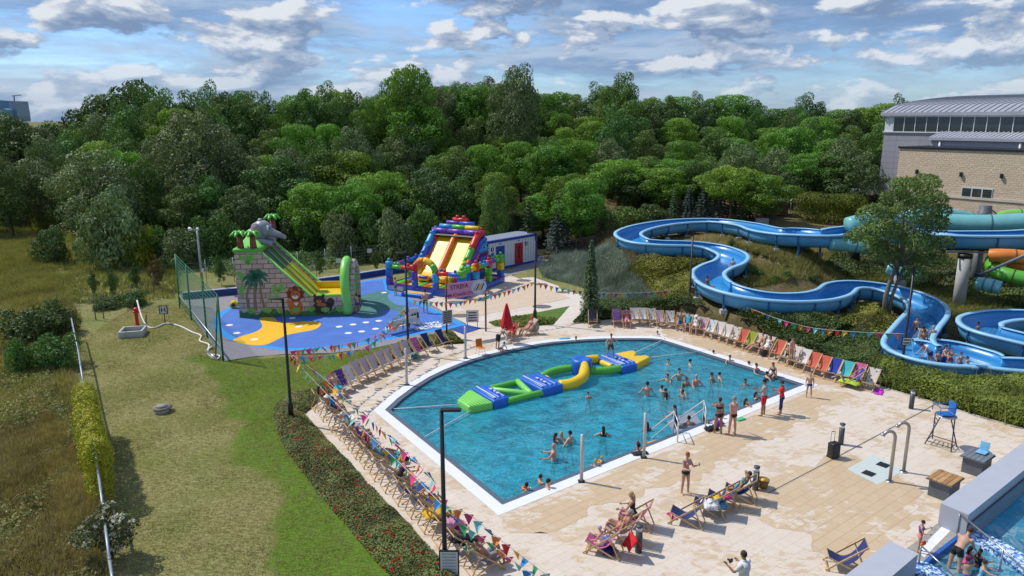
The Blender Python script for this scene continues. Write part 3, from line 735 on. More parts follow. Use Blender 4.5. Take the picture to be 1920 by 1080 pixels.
teal=(.16,.42,.42)
slidetube('long teal slide tube running behind the blue slide at the right',[(1590,425,60),(1640,414,60),(1700,414,59.5),(1760,418,59),(1830,421,58),(1900,419,57),(1990,412,56)],.78,teal,3.2)
slidetube('upper teal slide tube piece partly hidden behind the leafy tree',[(1700,404,62),(1740,402,62),(1790,406,62),(1830,414,62)],.62,teal,2.4)
slidetube('light green slide tube at the right edge above the teal tube',[(1868,414,61.5),(1890,406,61.5),(1930,405,61),(1990,408,60)],.60,(.20,.45,.09),1.6)
slidetube('orange slide tube coming in from the right edge beneath the blue slide',[(1856,479,51),(1880,479,50.5),(1920,482,50),(1985,492,49)],.48,(.62,.20,.03),1.2)
slidetube('lower orange slide tube half hidden behind the steel strut',[(1892,497,51),(1930,502,50),(1985,510,49)],.4,(.55,.16,.03),1.2)
slidetube('bright green slide tube curving down at the right edge',[(1862,488,52),(1864,503,51),(1885,515,50),(1930,524,49),(1990,530,48)],.52,(.10,.38,.04),1.3)
slidetube('teal ribbed slide end lying among bushes under the orange tube',[(1834,531,49.5),(1852,534,49),(1876,540,48.5)],.46,teal,.45,True)
slidetube('teal slide tube emerging low at the left of the leafy tree',[(1556,457,58),(1585,459,58),(1630,463,57.5)],.55,teal,1.8)
slidetube('small teal slide section seen below the leafy tree crown',[(1663,503,53),(1690,510,52.5),(1722,518,52)],.36,teal,1.4)
# ================================================================ hall building
fd=Vector((.565,-.825,0)).normalized(); bd=Vector((-fd.y,fd.x,0))
C0=AT(1661,219.5,84); zf0=AT(1661,211,84).z; zg1=C0.z; zg0=AT(1659,246,84).z
def along(px,off):
    o=C0-bd*off
    lo,hi=-5,60
    for _ in range(50):
        mdl=(lo+hi)/2; p=o+fd*mdl
        dep=p.y*_c+(H-12)*_s; q=960+FP*p.x/dep
        if q<px: lo=mdl
        else: hi=mdl
    return mdl
m_panel=M('violet_grey_facade_panel',(.28,.28,.32),.5,var=.06,vs=.4)
m_roofm=M('grey_metal_roof',(.40,.41,.45),.45,.25,var=.1,vs=.5)
m_fasc=M('pale_fascia',(.60,.61,.65),.5,var=.05)
def panelmat(name,c1,c2,mo,bw,bh,ms,ang,bump=.3,rough=.8,stone=False):
    m,nt,p=newmat(name); geo=N(nt,'ShaderNodeNewGeometry')
    mp=mapping(nt,geo.outputs['Position'],rot=(0,0,-ang)); sx=N(nt,'ShaderNodeSeparateXYZ'); nt.links.new(mp,sx.inputs[0])
    cb=N(nt,'ShaderNodeCombineXYZ'); nt.links.new(sx.outputs[0],cb.inputs[0]); nt.links.new(sx.outputs[2],cb.inputs[1])
    br=N(nt,'ShaderNodeTexBrick',offset=.5 if stone else 0.,ins={'Scale':1.,'Mortar Size':ms,'Brick Width':bw,'Row Height':bh}); nt.links.new(cb.outputs[0],br.inputs['Vector'])
    br.inputs['Color1'].default_value=(*c1,1); br.inputs['Color2'].default_value=(*c2,1); br.inputs['Mortar'].default_value=(*mo,1)
    n=noise(nt,geo.outputs['Position'],.5,4,.6); n2=noise(nt,geo.outputs['Position'],5,4,.6)
    c=mixc(nt,mrange(nt,n,.3,.7,0,.3),br.outputs[0],tuple(x*.8 for x in c1)); nt.links.new(c,p.inputs['Base Color']); p.inputs['Roughness'].default_value=rough
    b=N(nt,'ShaderNodeBump',ins={0:bump,1:.05},invert=False)
    h=math_(nt,'SUBTRACT',n2,math_(nt,'MULTIPLY',br.outputs['Fac'],1.)); nt.links.new(h,b.inputs['Height']); nt.links.new(b.outputs[0],p.inputs['Normal']); return m
fang=math.atan2(fd.y,fd.x)
m_pan=panelmat('grey_cladding',(.29,.29,.335),(.31,.31,.355),(.17,.17,.20),2.6,.62,.02,fang,.1,.5)
m_stone=panelmat('buff_split_stone',(.66,.53,.38),(.58,.46,.33),(.50,.40,.29),.42,.20,.012,fang,1.,.9,True)
m_glass,nt,p=newmat('dark_reflective_glass'); p.inputs['Base Color'].default_value=(.035,.05,.06,1); p.inputs['Roughness'].default_value=.04; p.inputs['Specular IOR Level'].default_value=1.; p.inputs['Metallic'].default_value=.25
hall=thing('hall_building','large grey hall with a curved metal roof, a glazed band and a buff stone wing','building',(C0.x,C0.y,3),fang)
# local frame: x along facade, y = back (bd), z
LZ=3.
def L(a,b,z): return (a,b,z-LZ)
def lbox(mb,a0,a1,b0,b1,z0,z1,mi=0): mb.add([L(x,y,z) for z in (z0,z1) for x,y in ((a0,b0),(a1,b0),(a1,b1),(a0,b1))],[(0,3,2,1),(4,5,6,7),(0,1,5,4),(1,2,6,5),(2,3,7,6),(3,0,4,7)],mi); return mb
Lh=44; D_=58
lbox(MB(),0,Lh,0.02,D_,2.0,zg0).build('wall',m_pan,hall)
lbox(MB(),0.02,Lh-.02,.25,D_-.1,zg0,zg1).build('upper_wall',m_panel,hall)
lbox(MB(),-.25,Lh,-.25,.24,zg1,zf0-.02).build('fascia',m_fasc,hall)
lbox(MB(),-.12,Lh,-.14,.02,zg0-.12,zg0).build('sill',m_fasc,hall)
lbox(MB(),0,.9,.0,.22,zg0,zg1).build('corner_panel',m_fasc,hall)
k=0; x=.95; step=1.19
while x<26:
    f=MB(); lbox(f,x,x+.07,-.06,.06,zg0,zg1); fo=f.build('window_frame',m_fasc,hall)
    lbox(MB(),x+.07,x+step,.0,.04,zg0,zg1).build('window_pane',m_glass,fo); x+=step
# roof shell: curved across b
ns=24; vs=[];fs=[]
prof=[]
for i in range(ns+1):
    b_=-.4+(D_+.8)*i/ns; t=(b_+.4)/(D_+.8); h=2.3*math.sin(math.pi*min(1,t))**.55
    prof.append((b_,zf0+h))
mb=MB()
n=len(prof)
vs=[L(a,b_,z+dz) for dz in (0,-.35) for a in (-.4,Lh) for b_,z in prof]
fs=[]
for i in range(n-1):
    fs+=[(i,n+i,n+i+1,i+1),(2*n+i+1,3*n+i+1,3*n+i,2*n+i),(i,i+1,2*n+i+1,2*n+i)]
fs+=[(0,2*n,3*n,n)]
mb.add(vs,fs,0,False); roof=mb.build('roof',m_roofm,hall)
sm=MB()
for j in range(0,70):
    a=-.3+j*.62
    pts=[L(a,b_,z+.03) for b_,z in prof[:16]]
    for i in range(15): sm.bar(pts[i],pts[i+1],.05,.06)
sm.build('standing_seams',M('roof_seam_metal',(.22,.23,.26),.4,.4),roof)
# left gable under the roof
gv=[L(-.0,b_,zg1-.2) for b_,z in prof]+[L(-.0,b_,z-.36) for b_,z in prof]
MB().add(gv,[(i,i+n,i+n+1,i+1) for i in range(n-1)]).build('gable',m_pan,hall)
# canopy volume
o2=2.6; a2=along(1741,o2); zc1=AT(1770,247,(C0+fd*along(1770,.1)).y).z; pe=C0-bd*o2+fd*a2; ze=AT(1741,258,pe.y).z; zb=AT(1741,284,pe.y).z
lbox(MB(),a2+.15,Lh,-o2+.3,-.02,zb-1.5,ze-.2).build('annex_wall',M('annex_grey',(.33,.33,.38),.6,var=.05),hall)
mb=MB(); 
mb.add([L(a2,-o2,ze),L(Lh,-o2,ze),L(Lh,-.13,zc1),L(a2,-.13,zc1),L(a2,-o2,ze-.25),L(Lh,-o2,ze-.25),L(Lh,-.13,ze-.25),L(a2,-.13,ze-.25)],[(0,1,2,3),(7,6,5,4),(0,4,5,1),(3,7,4,0)])
ar=mb.build('annex_roof',m_roofm,hall); sm=MB()
x=a2+.1
while x<Lh: sm.bar(L(x,-o2,ze+.04),L(x,-.13,zc1+.04),.08,.08); x+=.42
sm.build('standing_seams',m_fasc,ar)
for pxx in (1764,1915):
    ap=along(pxx,o2-.3); 
    MB().tube([L(ap,-o2+.2,ze-.3),L(ap,-o2+.2,zb-1.4)],.12,8).build('downpipe',M('white_pipe',(.6,.6,.62),.5),hall)
# stone wing
o3=7.; a3=along(1689,o3); ps=C0-bd*o3+fd*a3; zs=AT(1689,278,ps.y).z
lbox(MB(),a3,Lh,-o3,-.03,1.5,zs).build('stone_wing',m_stone,hall)
lbox(MB(),a3-.12,Lh,-o3-.12,.0-.2,zs,zs+.18).build('wing_coping',m_dark,hall)
pl=C0-bd*o3+fd*along(1770,o3); zt=AT(1770,366,pl.y).z
lbox(MB(),a3,Lh,-o3-.10,-o3,zt-.12,zt+.12).build('string_course',M('pale_stone_band',(.55,.47,.40),.8),hall)
aw0=along(1816,o3); aw1=along(1875,o3); pw=C0-bd*o3+fd*aw0; zw1=AT(1816,350,pw.y).z; zw0=AT(1816,371,pw.y).z
w=lbox(MB(),aw0,aw1,-o3-.06,-o3+.0-.003,zw0,zw1).build('window',m_fasc,hall)
for i in range(3):
    q=(aw1-aw0)/3
    lbox(MB(),aw0+q*i+.07,aw0+q*(i+1)-.07,-o3-.09,-o3-.062,zw0+.1,zw1-.1).build('pane',m_glass,w)
for pxx,pyy in ((1727,322),(1811,327),(1888,330)):
    ap=along(pxx,o3); pp=C0-bd*o3+fd*ap; z_=AT(pxx,pyy,pp.y).z
    MB().box(L(ap,-o3-.12,z_),(.16,.24,.42)).build('wall_lamp',m_dark,hall)
# railing terrace left of the hall
rt=thing('terrace_railing','white metal railing on a pale terrace slab left of the grey hall','railing',AT(1625,352,82))
mb=MB(); a=AT(1604,341,82); b_=AT(1646,344,80)
zb_=AT(1604,352,82).z
MB().bar(a,b_,.09).build('top_rail',m_fasc,rt,world=True)
for i in range(9):
    q=a.lerp(b_,i/8); MB().bar(q,(q.x,q.y,zb_),.06).build('baluster',m_fasc,rt,world=True)
MB().bar(Vector((a.x,a.y,zb_-.3)),Vector((b_.x,b_.y,zb_-.3)),2.2,.5).build('slab',m_fasc,rt,world=True)
MB().bar(Vector((a.x+1,a.y,2.)),Vector((a.x+1,a.y,zb_-.5)),.6).build('pier',m_conc,rt,world=True)
# tank and chimney-like cylinder before the stone wall
p=AT(1845,411,62); t=thing('grey_tank','dark grey cylindrical vent tank in front of the buff stone wall','tank',p)
z1=AT(1845,386,62).z-p.z
MB().lathe([(0,-1.5),(.55,-1.5),(.55,z1*.55),(.48,z1*.6),(.48,z1),(.44,z1+.04),(0,z1+.04)],n=20).build('drum',M('tank_grey',(.12,.13,.15),.5),t)
MB().tube([(.4,0,z1*.8),(1.2,.1,z1*.3)],.05,6).build('pipe',m_dark,t)
# city towers and crane far away
city=thing('office_tower','distant blue glass office tower with sloping side at the far left','building',(AT(18,225,1500).x,1500,-5))
m_bg=M('hazy_blue_glass',(.10,.19,.30),.35,var=.12,vs=.02)
def PXY(a,b,Y): p=AT(a,b,Y); return (p.x,p.z)
def extr(name,pts,Y,dep,mat,par):
    mb=MB(); P=[PXY(a,b,Y) for a,b in pts]; n=len(P)
    vs=[(x,Y,z) for x,z in P]+[(x,Y+dep,z) for x,z in P]
    mb.add(vs,[tuple(range(n)),tuple(range(2*n-1,n-1,-1))]+[(i,i+n,(i+1)%n+n,(i+1)%n) for i in range(n)]); return mb.build(name,mat,par,world=True)
extr('tower_body',[(-30,232),(-30,190),(0,188),(16,189),(22,226)],1500,60,m_bg,city)
extr('tower_wing',[(16,189),(28,189.5),(33,218),(33,228),(20,228)],1490,40,M('hazy_grey_glass',(.17,.26,.36),.4,var=.1,vs=.02),city)
extr('low_block',[(-30,232),(-30,205),(6,203),(14,206),(16,232)],1470,30,M('hazy_blue_low',(.13,.25,.38),.4),city)
cr=thing('tower_crane','tiny tower crane standing behind the distant office tower','crane',(AT(28,225,1520).x,1520,-5))
MB().bar(AT(28,225,1520),AT(26.5,180,1520),1.6).build('mast',M('crane_steel',(.12,.13,.16)),cr,world=True)
MB().bar(AT(22,180,1520),AT(40,178,1520),1.4).build('jib',M('crane_steel',(.12,.13,.16)),cr,world=True)
# ================================================================ vegetation
def leafquads(C,Nn,size,rng,asp=.6,droop=0.):
    n=len(C); Nn=Nn+rng.normal(0,.45,(n,3)); Nn/=np.linalg.norm(Nn,axis=1)[:,None]+1e-9
    T=rng.normal(0,1,(n,3)); T-=Nn*(T*Nn).sum(1)[:,None]; T/=np.linalg.norm(T,axis=1)[:,None]+1e-9
    B=np.cross(Nn,T); s=size*rng.uniform(.6,1.35,(n,1))
    a=T*s*.5; b=B*s*.5*asp
    V=np.stack([C-a,C-b*1.0+a*.1-Nn*s*.08,C+a,C+b+a*.1-Nn*s*.08],1).reshape(-1,3)
    F=np.arange(n*4).reshape(-1,4); return V,F
def crown(lobes,nleaf,size,seed,up=.25,keep=.72,inner=.15,asp=.6):
    rng=np.random.RandomState(seed); C=[];Nl=[]
    A=np.array([ (r[0]*r[1]+r[1]*r[2]+r[0]*r[2]) for c,r in lobes]); A=A/A.sum()
    for k,(c,r) in enumerate(lobes):
        m=int(nleaf*A[k]*1.5); d=rng.normal(0,1,(m,3)); d[:,2]+=up*1.2; d/=np.linalg.norm(d,axis=1)[:,None]
        rad=np.where(rng.rand(m)<inner,rng.uniform(.3,.9,m),rng.uniform(.86,1.14,m))
        p=np.array(c)+d*np.array(r)*rad[:,None]
        ok=np.ones(m,bool)
        for j,(c2,r2) in enumerate(lobes):
            if j!=k: ok&=(((p-np.array(c2))/(np.array(r2)*keep))**2).sum(1)>1
        C.append(p[ok]); Nl.append(d[ok])
    C=np.concatenate(C); Nl=np.concatenate(Nl)
    if len(C)>nleaf: q=rng.choice(len(C),nleaf,False); C=C[q];Nl=Nl[q]
    return leafquads(C,Nl,size,rng,asp)
def lobes_round(seed,n,R,Hc,zc,lr,flat=.75,top=1.):
    rng=random.Random(seed); out=[]
    for i in range(n):
        a=i*2.399+rng.uniform(-.3,.3); zf=-1+2*(i+.5)/n; rr=math.sqrt(max(.05,1-zf*zf))*R*rng.uniform(.40,1.12)
        r=lr*rng.uniform(.45,1.3)*(1-.25*max(0,zf)); zf+=rng.uniform(-.22,.22)
        out.append(((math.cos(a)*rr,math.sin(a)*rr,zc+zf*Hc*top),(r,r*rng.uniform(.85,1.1),r*flat)))
    out.append(((0,0,zc),(R*.55,R*.55,Hc*.7)))
    return out
m_bark=M('brown_bark',(.10,.075,.055),.9,var=.3,vs=3,bump=.6,bs=12)
m_barkg=M('grey_bark',(.16,.15,.13),.9,var=.3,vs=3,bump=.6,bs=12)
def trunk_mb(h,r,lobes,seed,nl=7,bend=.3):
    rng=random.Random(seed); mb=MB()
    pts=[(rng.uniform(-bend,bend)*i/5,rng.uniform(-bend,bend)*i/5,-.6+(h+.6)*i/5) for i in range(6)]
    pts[0]=(0,0,-.8)
    mb.tube(pts,[r*1.25,r,r*.85,r*.65,r*.45,r*.2],8)
    for c,lr in rng.sample(lobes,min(nl,len(lobes))):
        k=rng.randint(2,4); a=Vector(pts[k]); b=Vector(c); m_=(a+b)/2+Vector((0,0,-.15*(b-a).length))
        mb.tube([a,m_,b],[r*.4,r*.28,r*.08],5)
    return mb
PROTO={}
def proto(key,lobes,nleaf,size,leafm,h,r,seed,barkm=None,nl=7,**kw):
    root=bpy.data.objects.new(key,None); COL.objects.link(root); root['_t']=1
    V,F=crown(lobes,nleaf,size,seed,**kw); npmesh('crown',V,F,leafm,root)
    trunk_mb(h,r,lobes,seed,nl).build('trunk',barkm or m_bark,root)
    PROTO[key]=[root,False]
def plant(key,name,label,loc,s=(1,1,1),rz=0.,group=None,cat='tree',mat=None):
    root,used=PROTO[key]
    o=root if not used else copy_tree(root); PROTO[key][1]=True
    o.name=name; o.location=loc; o.scale=s if not isinstance(s,(int,float)) else (s,s,s); o.rotation_euler=(0,0,rz)
    if used or 1:
        for k_ in ('label','category','group'):
            if k_ in o: del o[k_]
    tag(o,label,cat,group)
    for ch in o.children:
        if mat and ch.name.startswith('crown'):
            ch.material_slots[0].link='OBJECT'; ch.material_slots[0].material=mat
        elif ch.name.startswith('crown') and ch.material_slots[0].link=='OBJECT':
            ch.material_slots[0].link='DATA'
    return o
Lm={'bright':Mleaf('bright_green_leaves',(0.041,0.099,0.011),(0.200,0.373,0.043),.28,.22,.35),
 'mid':Mleaf('mid_green_leaves',(0.033,0.079,0.017),(0.140,0.252,0.052),.22,.22,.35),
 'dark':Mleaf('dark_green_leaves',(0.030,0.060,0.018),(0.117,0.188,0.052),.18,.2,.4),
 'silver':Mleaf('silvery_green_leaves',(0.056,0.086,0.031),(0.227,0.306,0.117),.15,.16,.5),
 'lime':Mleaf('lime_green_leaves',(0.132,0.222,0.018),(0.454,0.460,0.053),.3,.12,.5),
 'blue':Mleaf('blue_green_needles',(0.028,0.048,0.039),(0.092,0.135,0.113),.05,.14,.6),
 'spruce':Mleaf('dark_green_needles',(0.031,0.062,0.028),(0.134,0.214,0.080),.05,.14,.6),
 'purple':Mleaf('dark_purple_leaves',(0.040,0.018,0.040),(0.160,0.075,0.134),.1,.1,.6),
 'gold':Mleaf('yellow_green_thuja_scales',(0.193,0.245,0.008),(0.460,0.460,0.025),.15,.1,.8),
 'ash':Mleaf('fresh_green_compound_leaves',(0.045,0.084,0.018),(0.212,0.298,0.075),.25,.1,.6)}
proto('pa',lobes_round(1,44,3.6,3.0,6.6,1.45,.6),10000,.30,Lm['bright'],8.2,.22,1)
proto('pb',lobes_round(2,48,3.5,3.4,6.2,1.3,.8),10000,.28,Lm['mid'],8.2,.22,2)
proto('pc',lobes_round(3,34,3.3,3.6,6.0,1.2,.7),7000,.30,Lm['dark'],9.,.2,3,inner=.1)
proto('pd',lobes_round(4,50,3.4,3.7,5.9,1.25,.85),10500,.26,Lm['silver'],8.,.2,4,m_barkg)
proto('pe',lobes_round(5,40,3.9,2.4,7.2,1.5,.5),9500,.30,Lm['bright'],8.,.22,5)
proto('pf',lobes_round(6,40,2.7,4.2,5.5,1.2,.95),8500,.28,Lm['mid'],9.,.18,6)
proto('shrub',lobes_round(7,22,1.5,1.05,1.1,.62,.8),3600,.20,Lm['mid'],1.3,.06,7,nl=5)
proto('sapling',lobes_round(8,14,1.1,2.0,2.6,.62,.9),3000,.2,Lm['mid'],3.6,.05,8,nl=5)
def conifer(key,h,R,leafm,seed,n=7000,size=.22,layers=15,gap=.6):
    rng=np.random.RandomState(seed); C=[];Nl=[]
    per=n//(layers*9)
    for l in range(layers):
        f=l/(layers-1); z=h*(.06+.9*f); rr=R*(1-f)**.85+.12
        for b in range(9):
            a=b*2*math.pi/9+l*.7+rng.uniform(-.2,.2); rb=rr*rng.uniform(.75,1.12)
            t=rng.rand(per)**.6; w=(1-t*.55)*rb*.22
            x=t*rb; y=rng.uniform(-1,1,per)*w
            C.append(np.stack([x*math.cos(a)-y*math.sin(a),x*math.sin(a)+y*math.cos(a),z-t*rb*.32+rng.uniform(-.1,.12,per)*gap],1))
            Nl.append(np.stack([np.full(per,math.cos(a)*.5),np.full(per,math.sin(a)*.5),np.full(per,.9)],1))
    C=np.concatenate(C);Nl=np.concatenate(Nl); V,F=leafquads(C,Nl,size,rng,.4)
    root=bpy.data.objects.new(key,None); COL.objects.link(root)
    npmesh('crown',V,F,leafm,root); MB().tube([(0,0,-.5),(0,0,h*.5),(0,0,h*1.0)],[R*.06+.04,R*.04+.02,.01],7).build('trunk',m_bark,root)
    PROTO[key]=[root,False]
conifer('spruce',6,1.55,Lm['spruce'],11); conifer('bluespruce',6,1.7,Lm['blue'],12)
# ---- the wood behind the park
SKY=[(-120,232),(0,222),(60,214),(110,228),(150,226),(185,185),(240,152),(300,168),(345,162),(400,152),(470,170),(520,182),(560,160),(600,158),(690,166),(735,160),(775,134),(810,152),(880,146),(965,137),(1010,150),(1060,168),(1110,166),(1160,152),(1200,172),(1280,176),(1370,166),(1420,168),(1455,190),(1520,182),(1580,188),(1650,184),(1700,178),(1745,192),(1800,196)]
FRONT=[(-120,330),(60,330),(150,300),(220,330),(400,330),(600,340),(800,345),(1000,350),(1200,330),(1400,320),(1650,300),(1800,290)]
sx_=[p[0] for p in SKY]; sy_=[p[1] for p in SKY]; fx_=[p[0] for p in FRONT]; fy_=[p[1] for p in FRONT]
LMK=[(110,'far left by the meadow'),(330,'above the meadow edge'),(470,'behind the floodlight mast'),(620,'behind the elephant slide'),(740,'between elephant slide and castle'),(880,'behind the bouncy castle'),(1010,'behind the white container'),(1130,'above the dark narrow conifer'),(1290,'above the slide bend'),(1450,'behind the blue spruces'),(1620,'behind the purple tree'),(3000,'beside the grey hall roof')]
def lmk(px):
    for a,b in LMK:
        if px<a: return b
KN={'pa':('bright green spreading','bright'),'pb':('mid green rounded','mid'),'pc':('dark open-crowned','dark'),'pd':('silvery green dense','silver'),'pe':('bright green flat-topped','bright'),'pf':('narrow mid green','mid')}
KS={}
def lab_for(kn,rn,px):
    k_=(kn,rn); 
    return '%s tree, %s, %s'%(kn,rn,lmk(px))
rows=[(81,.0,'wood edge'),(88,.22,'second rank'),(96,.42,'third rank'),(105,.60,'fourth rank'),(115,.80,'fifth rank'),(128,1.,'skyline')]
rr=random.Random(77); TL=[]
for Yr,f,rn in rows:
    px=-90+rr.uniform(0,50)
    while px<1760:
        Y=Yr+rr.uniform(-4.5,4.5)
        if (px<150 and f<.4) or (px>1615 and f<.55): px+=50; continue
        top=np.interp(px,fx_,fy_)*(1-f)+np.interp(px,sx_,sy_)*f+ (rr.uniform(-34,26) if f<.9 else rr.uniform(-5,14))
        top=max(top,np.interp(px,sx_,sy_)-(4 if f<1 else 9))
        P=AT(px,top,Y); zg=tz(P.x,P.y); h=max(5.5,P.z-zg)
        w=dict(pa=.32,pb=.22,pc=.12,pd=.10,pe=.10,pf=.16) if px>480 else dict(pa=.08,pb=.25,pc=.3,pd=.18,pe=.03,pf=.16)
        k=rr.choices(list(w),list(w.values()))[0]
        s=h/10.6; sxy=s*rr.uniform(.68,1.08) if h<11 else s*rr.uniform(.6,.88)
        if h<8: sxy=max(sxy,.75)
        TL.append([k,lab_for(KN[k][0],rn,px),(P.x,P.y,zg-.2),(sxy,sxy,s)])
        px+=rr.uniform(2.9,5.2)*1370/Y*(1.0 if f<.9 else .75)
from collections import Counter
cnt=Counter(t[1] for t in TL); seen=Counter(); OW=['leftmost','second','third','fourth','fifth']
for k,lb,loc,sc3 in TL:
    if cnt[lb]>1: q=OW[min(seen[lb],4)]; seen[lb]+=1; lb=q+' '+lb
    plant(k,'broadleaf_tree',lb,loc,sc3,rr.uniform(0,6.28),'trees of the wood behind the park')
# ---- trees and shrubs one can single out
def base(px,py,top): 
    p=GT(px,py); return p,AT(px,top,p.y).z-p.z
for px,py,top,wd_,k,lab in [
 (48,412,216,165,'pc','huge dark tree at the far left edge of the dry meadow'),
 (190,470,292,165,'pd','big rounded grey-green tree left of the wood edge above the meadow'),
 (378,430,224,170,'pd','largest silvery-leaved tree behind the floodlight mast'),
 (262,380,150,190,'pc','tallest dark tree with open crown breaking the skyline at the left'),
 (532,448,306,140,'pb','olive-green rounded tree right behind the elephant slide'),
 (690,440,332,120,'pa','fresh green tree between the two inflatables at the wood edge'),
 (770,350,134,95,'pe','highest bright tree poking above the skyline over the castle'),
 (968,330,137,110,'pd','grey-green tree forming the skyline bump over the container'),
 (1165,300,152,85,'pb','dark tree crown standing out on the skyline above the mound'),
 (640,420,300,110,'pf','slim mid-green tree at the wood edge right of the elephant'),
 (1030,400,275,110,'pa','bright crown low in the wood above the white container'),
 (1160,390,300,100,'pe','light green crown above the left bend of the blue slide'),
 ]:
    p,h=base(px,py,top); s=h/9.6; sxy=wd_/1370*p.y/8.2
    plant(k,'broadleaf_tree',lab,(p.x,p.y,p.z-.2),(sxy,sxy,s),px*.37)
for px,py,top,wd_,m_,lab in [
 (215,500,368,130,'silver','wide silvery bush at the meadow edge below the big rounded tree'),
 (98,492,432,72,'dark','low blue-green bush standing alone at the meadow edge'),
 (88,432,398,60,'lime','pale green bush above the low blue-green bush'),
 (262,500,428,60,'lime','bright lime bush left of the floodlight mast'),
 (300,492,430,70,'mid','green bush just right of the bright lime bush'),
 (345,500,435,90,'silver','grey-leaved bush behind the green netting posts'),
 (410,490,410,90,'mid','broad bush behind the left side of the elephant slide'),
 (595,480,395,80,'mid','rough olive bush between the elephant slide arch and the trees'),
 (640,490,405,70,'silver','grey-green bush behind the arch of the elephant slide'),
 (690,485,410,70,'mid','leafy bush halfway between the two inflatables'),
 (740,490,400,80,'silver','grey-green tall bush left of the brick castle'),
 (790,470,395,70,'mid','green bush directly behind the top of the brick castle'),
 (560,470,400,80,'dark','dark bush behind the yellow lanes of the elephant slide'),
 (905,450,390,70,'mid','bush peeping over the left end of the white container'),
 (1088,450,392,50,'bright','fresh green bush right of the silver spruce by the container'),
 (1180,428,390,70,'mid','bush touching the left bend of the blue slide from behind'),
 (1225,420,385,60,'dark','dark bush behind the rear rim of the blue slide'),
 (1535,368,330,62,'purple','dark purple-leaved round tree left of the grey hall'),
 (1488,385,345,70,'mid','dark green tree beside the purple-leaved tree'),
 (1578,385,350,75,'blue','blue-grey spreading conifer bush right of the purple tree'),
 (1632,398,356,80,'blue','blue-grey spreading conifer bush beneath the terrace railing'),
 (60,640,580,120,'dark','large dark shrub at the upper left end of the long fence'),
 (112,625,568,80,'dark','dark shrub touching the top post of the long fence'),
 (110,690,632,90,'mid','pale green shrub leaning on the long fence'),
 (40,700,640,60,'mid','small shrub at the far left below the large dark shrub'),
 (200,578,556,60,'mid','low bush at the bend of the wire fence by the meadow'),
 (250,572,545,60,'mid','low bush behind the concrete hydrant box')]:
    p,h=base(px,py,top); s=max(.3,h/2.25); sxy=wd_/1370*p.y/3.6
    plant('shrub','shrub',lab,(p.x,p.y,p.z-.1),(sxy,sxy,s),px*.7,None,'tree' if 'tree' in lab else 'shrub',Lm[m_])
for px,py,top,k,lab in [
 (990,462,372,'spruce','dark spruce left of the silver one, behind the container'),(1047,472,362,'bluespruce','tall silvery spruce just right of the white container'),
 (925,450,378,'bluespruce','silvery spruce above the middle of the container roof'),(960,455,395,'spruce','small dark spruce behind the container roof'),
 (1130,440,380,'spruce','spruce above the dark narrow conifer by the path'),(1262,415,350,'spruce','leftmost spruce of the dark clump behind the slide'),
 (1290,415,345,'bluespruce','blue spruce with the widest skirt in the clump behind the slide'),(1318,412,338,'bluespruce','blue spruce in the middle of the clump behind the slide'),
 (1348,412,322,'bluespruce','tall blue spruce in the clump behind the slide'),(1378,412,326,'spruce','dark spruce between the two tallest blue spruces'),
 (1405,410,318,'bluespruce','tallest blue spruce of the clump behind the slide'),(1435,408,335,'bluespruce','last blue spruce on the right beside the brown hut'),
(1600,352,300,'spruce','dark spruce left of the terrace railing'),

 (1808,412,342,'spruce','single spruce in front of the buff stone wall'),(1064,462,412,'bluespruce','very small bluish spruce beside the wooden fence')]:
    p,h=base(px,py,top); s=h/6; plant(k,'spruce_tree',lab,(p.x,p.y,p.z-.1),(s*rr.uniform(.95,1.15),s*rr.uniform(.95,1.15),s*(.9 if px==1047 else 1)),px*.3,None,'tree')
conifer('narrow',7,.85,Lm['spruce'],21,n=9000,size=.17,layers=22,gap=1.)
p,h=base(1106,602,444); plant('narrow','narrow_conifer','dark narrow conifer standing at the corner of the path',(p.x,p.y,p.z-.1),(.92,.92,h/7),0,None,'tree')
# leafy tree by the slide
rng=random.Random(9)
lb_=[]
for px,py,r in [(1640,405,1.5),(1622,440,1.25),(1660,430,1.3),(1680,375,1.4),(1700,350,1.2),(1735,345,1.3),(1745,375,1.4),(1715,395,1.6),(1750,420,1.3),(1690,440,1.5),(1725,455,1.4),(1745,480,1.3),(1700,490,1.3),(1665,475,1.2),(1640,460,1.1),(1715,515,1.1),(1770,455,.9),(1600,445,.8),(1765,395,.9),(1660,395,1.2),(1685,345,.8)]:
    q=AT(px,py,50+rng.uniform(-2.,2.)); lb_.append((q,(r*.74,r*.74,r*.5)))
p=GT(1664,556); p=Vector((AT(1664,540,50).x,50,tz(AT(1664,540,50).x,50)))
lob=[((q.x-p.x,q.y-p.y,q.z-p.z),r) for q,r in lb_]
t=thing('leafy_tree','tall leafy tree with two slim trunks growing beside the blue slide','tree',p)
V,F=crown(lob,13000,.27,31,inner=.15,keep=.55,asp=.36); npmesh('crown',V,F,Lm['ash'],t)
mb=MB()
c_=AT(1700,440,50)-p
for dx,r in ((0,.17),(.55,.12)):
    mb.tube([(dx*.5,0,-.5),(dx*.8,.1,1.6),(dx+.2,0,3),(dx+.9,.2,4.6),(c_.x*.8+dx,0,c_.z+1.)],[r*1.2,r,r*.9,r*.7,r*.25],8)
for q,r in lob[::2]:
    a=Vector((.7,.1,rng.uniform(2.4,4.4))); b=Vector(q); mb.tube([a,(a+b)/2+Vector((0,0,-.2)),b],[.08,.05,.02],5)
mb.build('trunk',m_barkg,t)
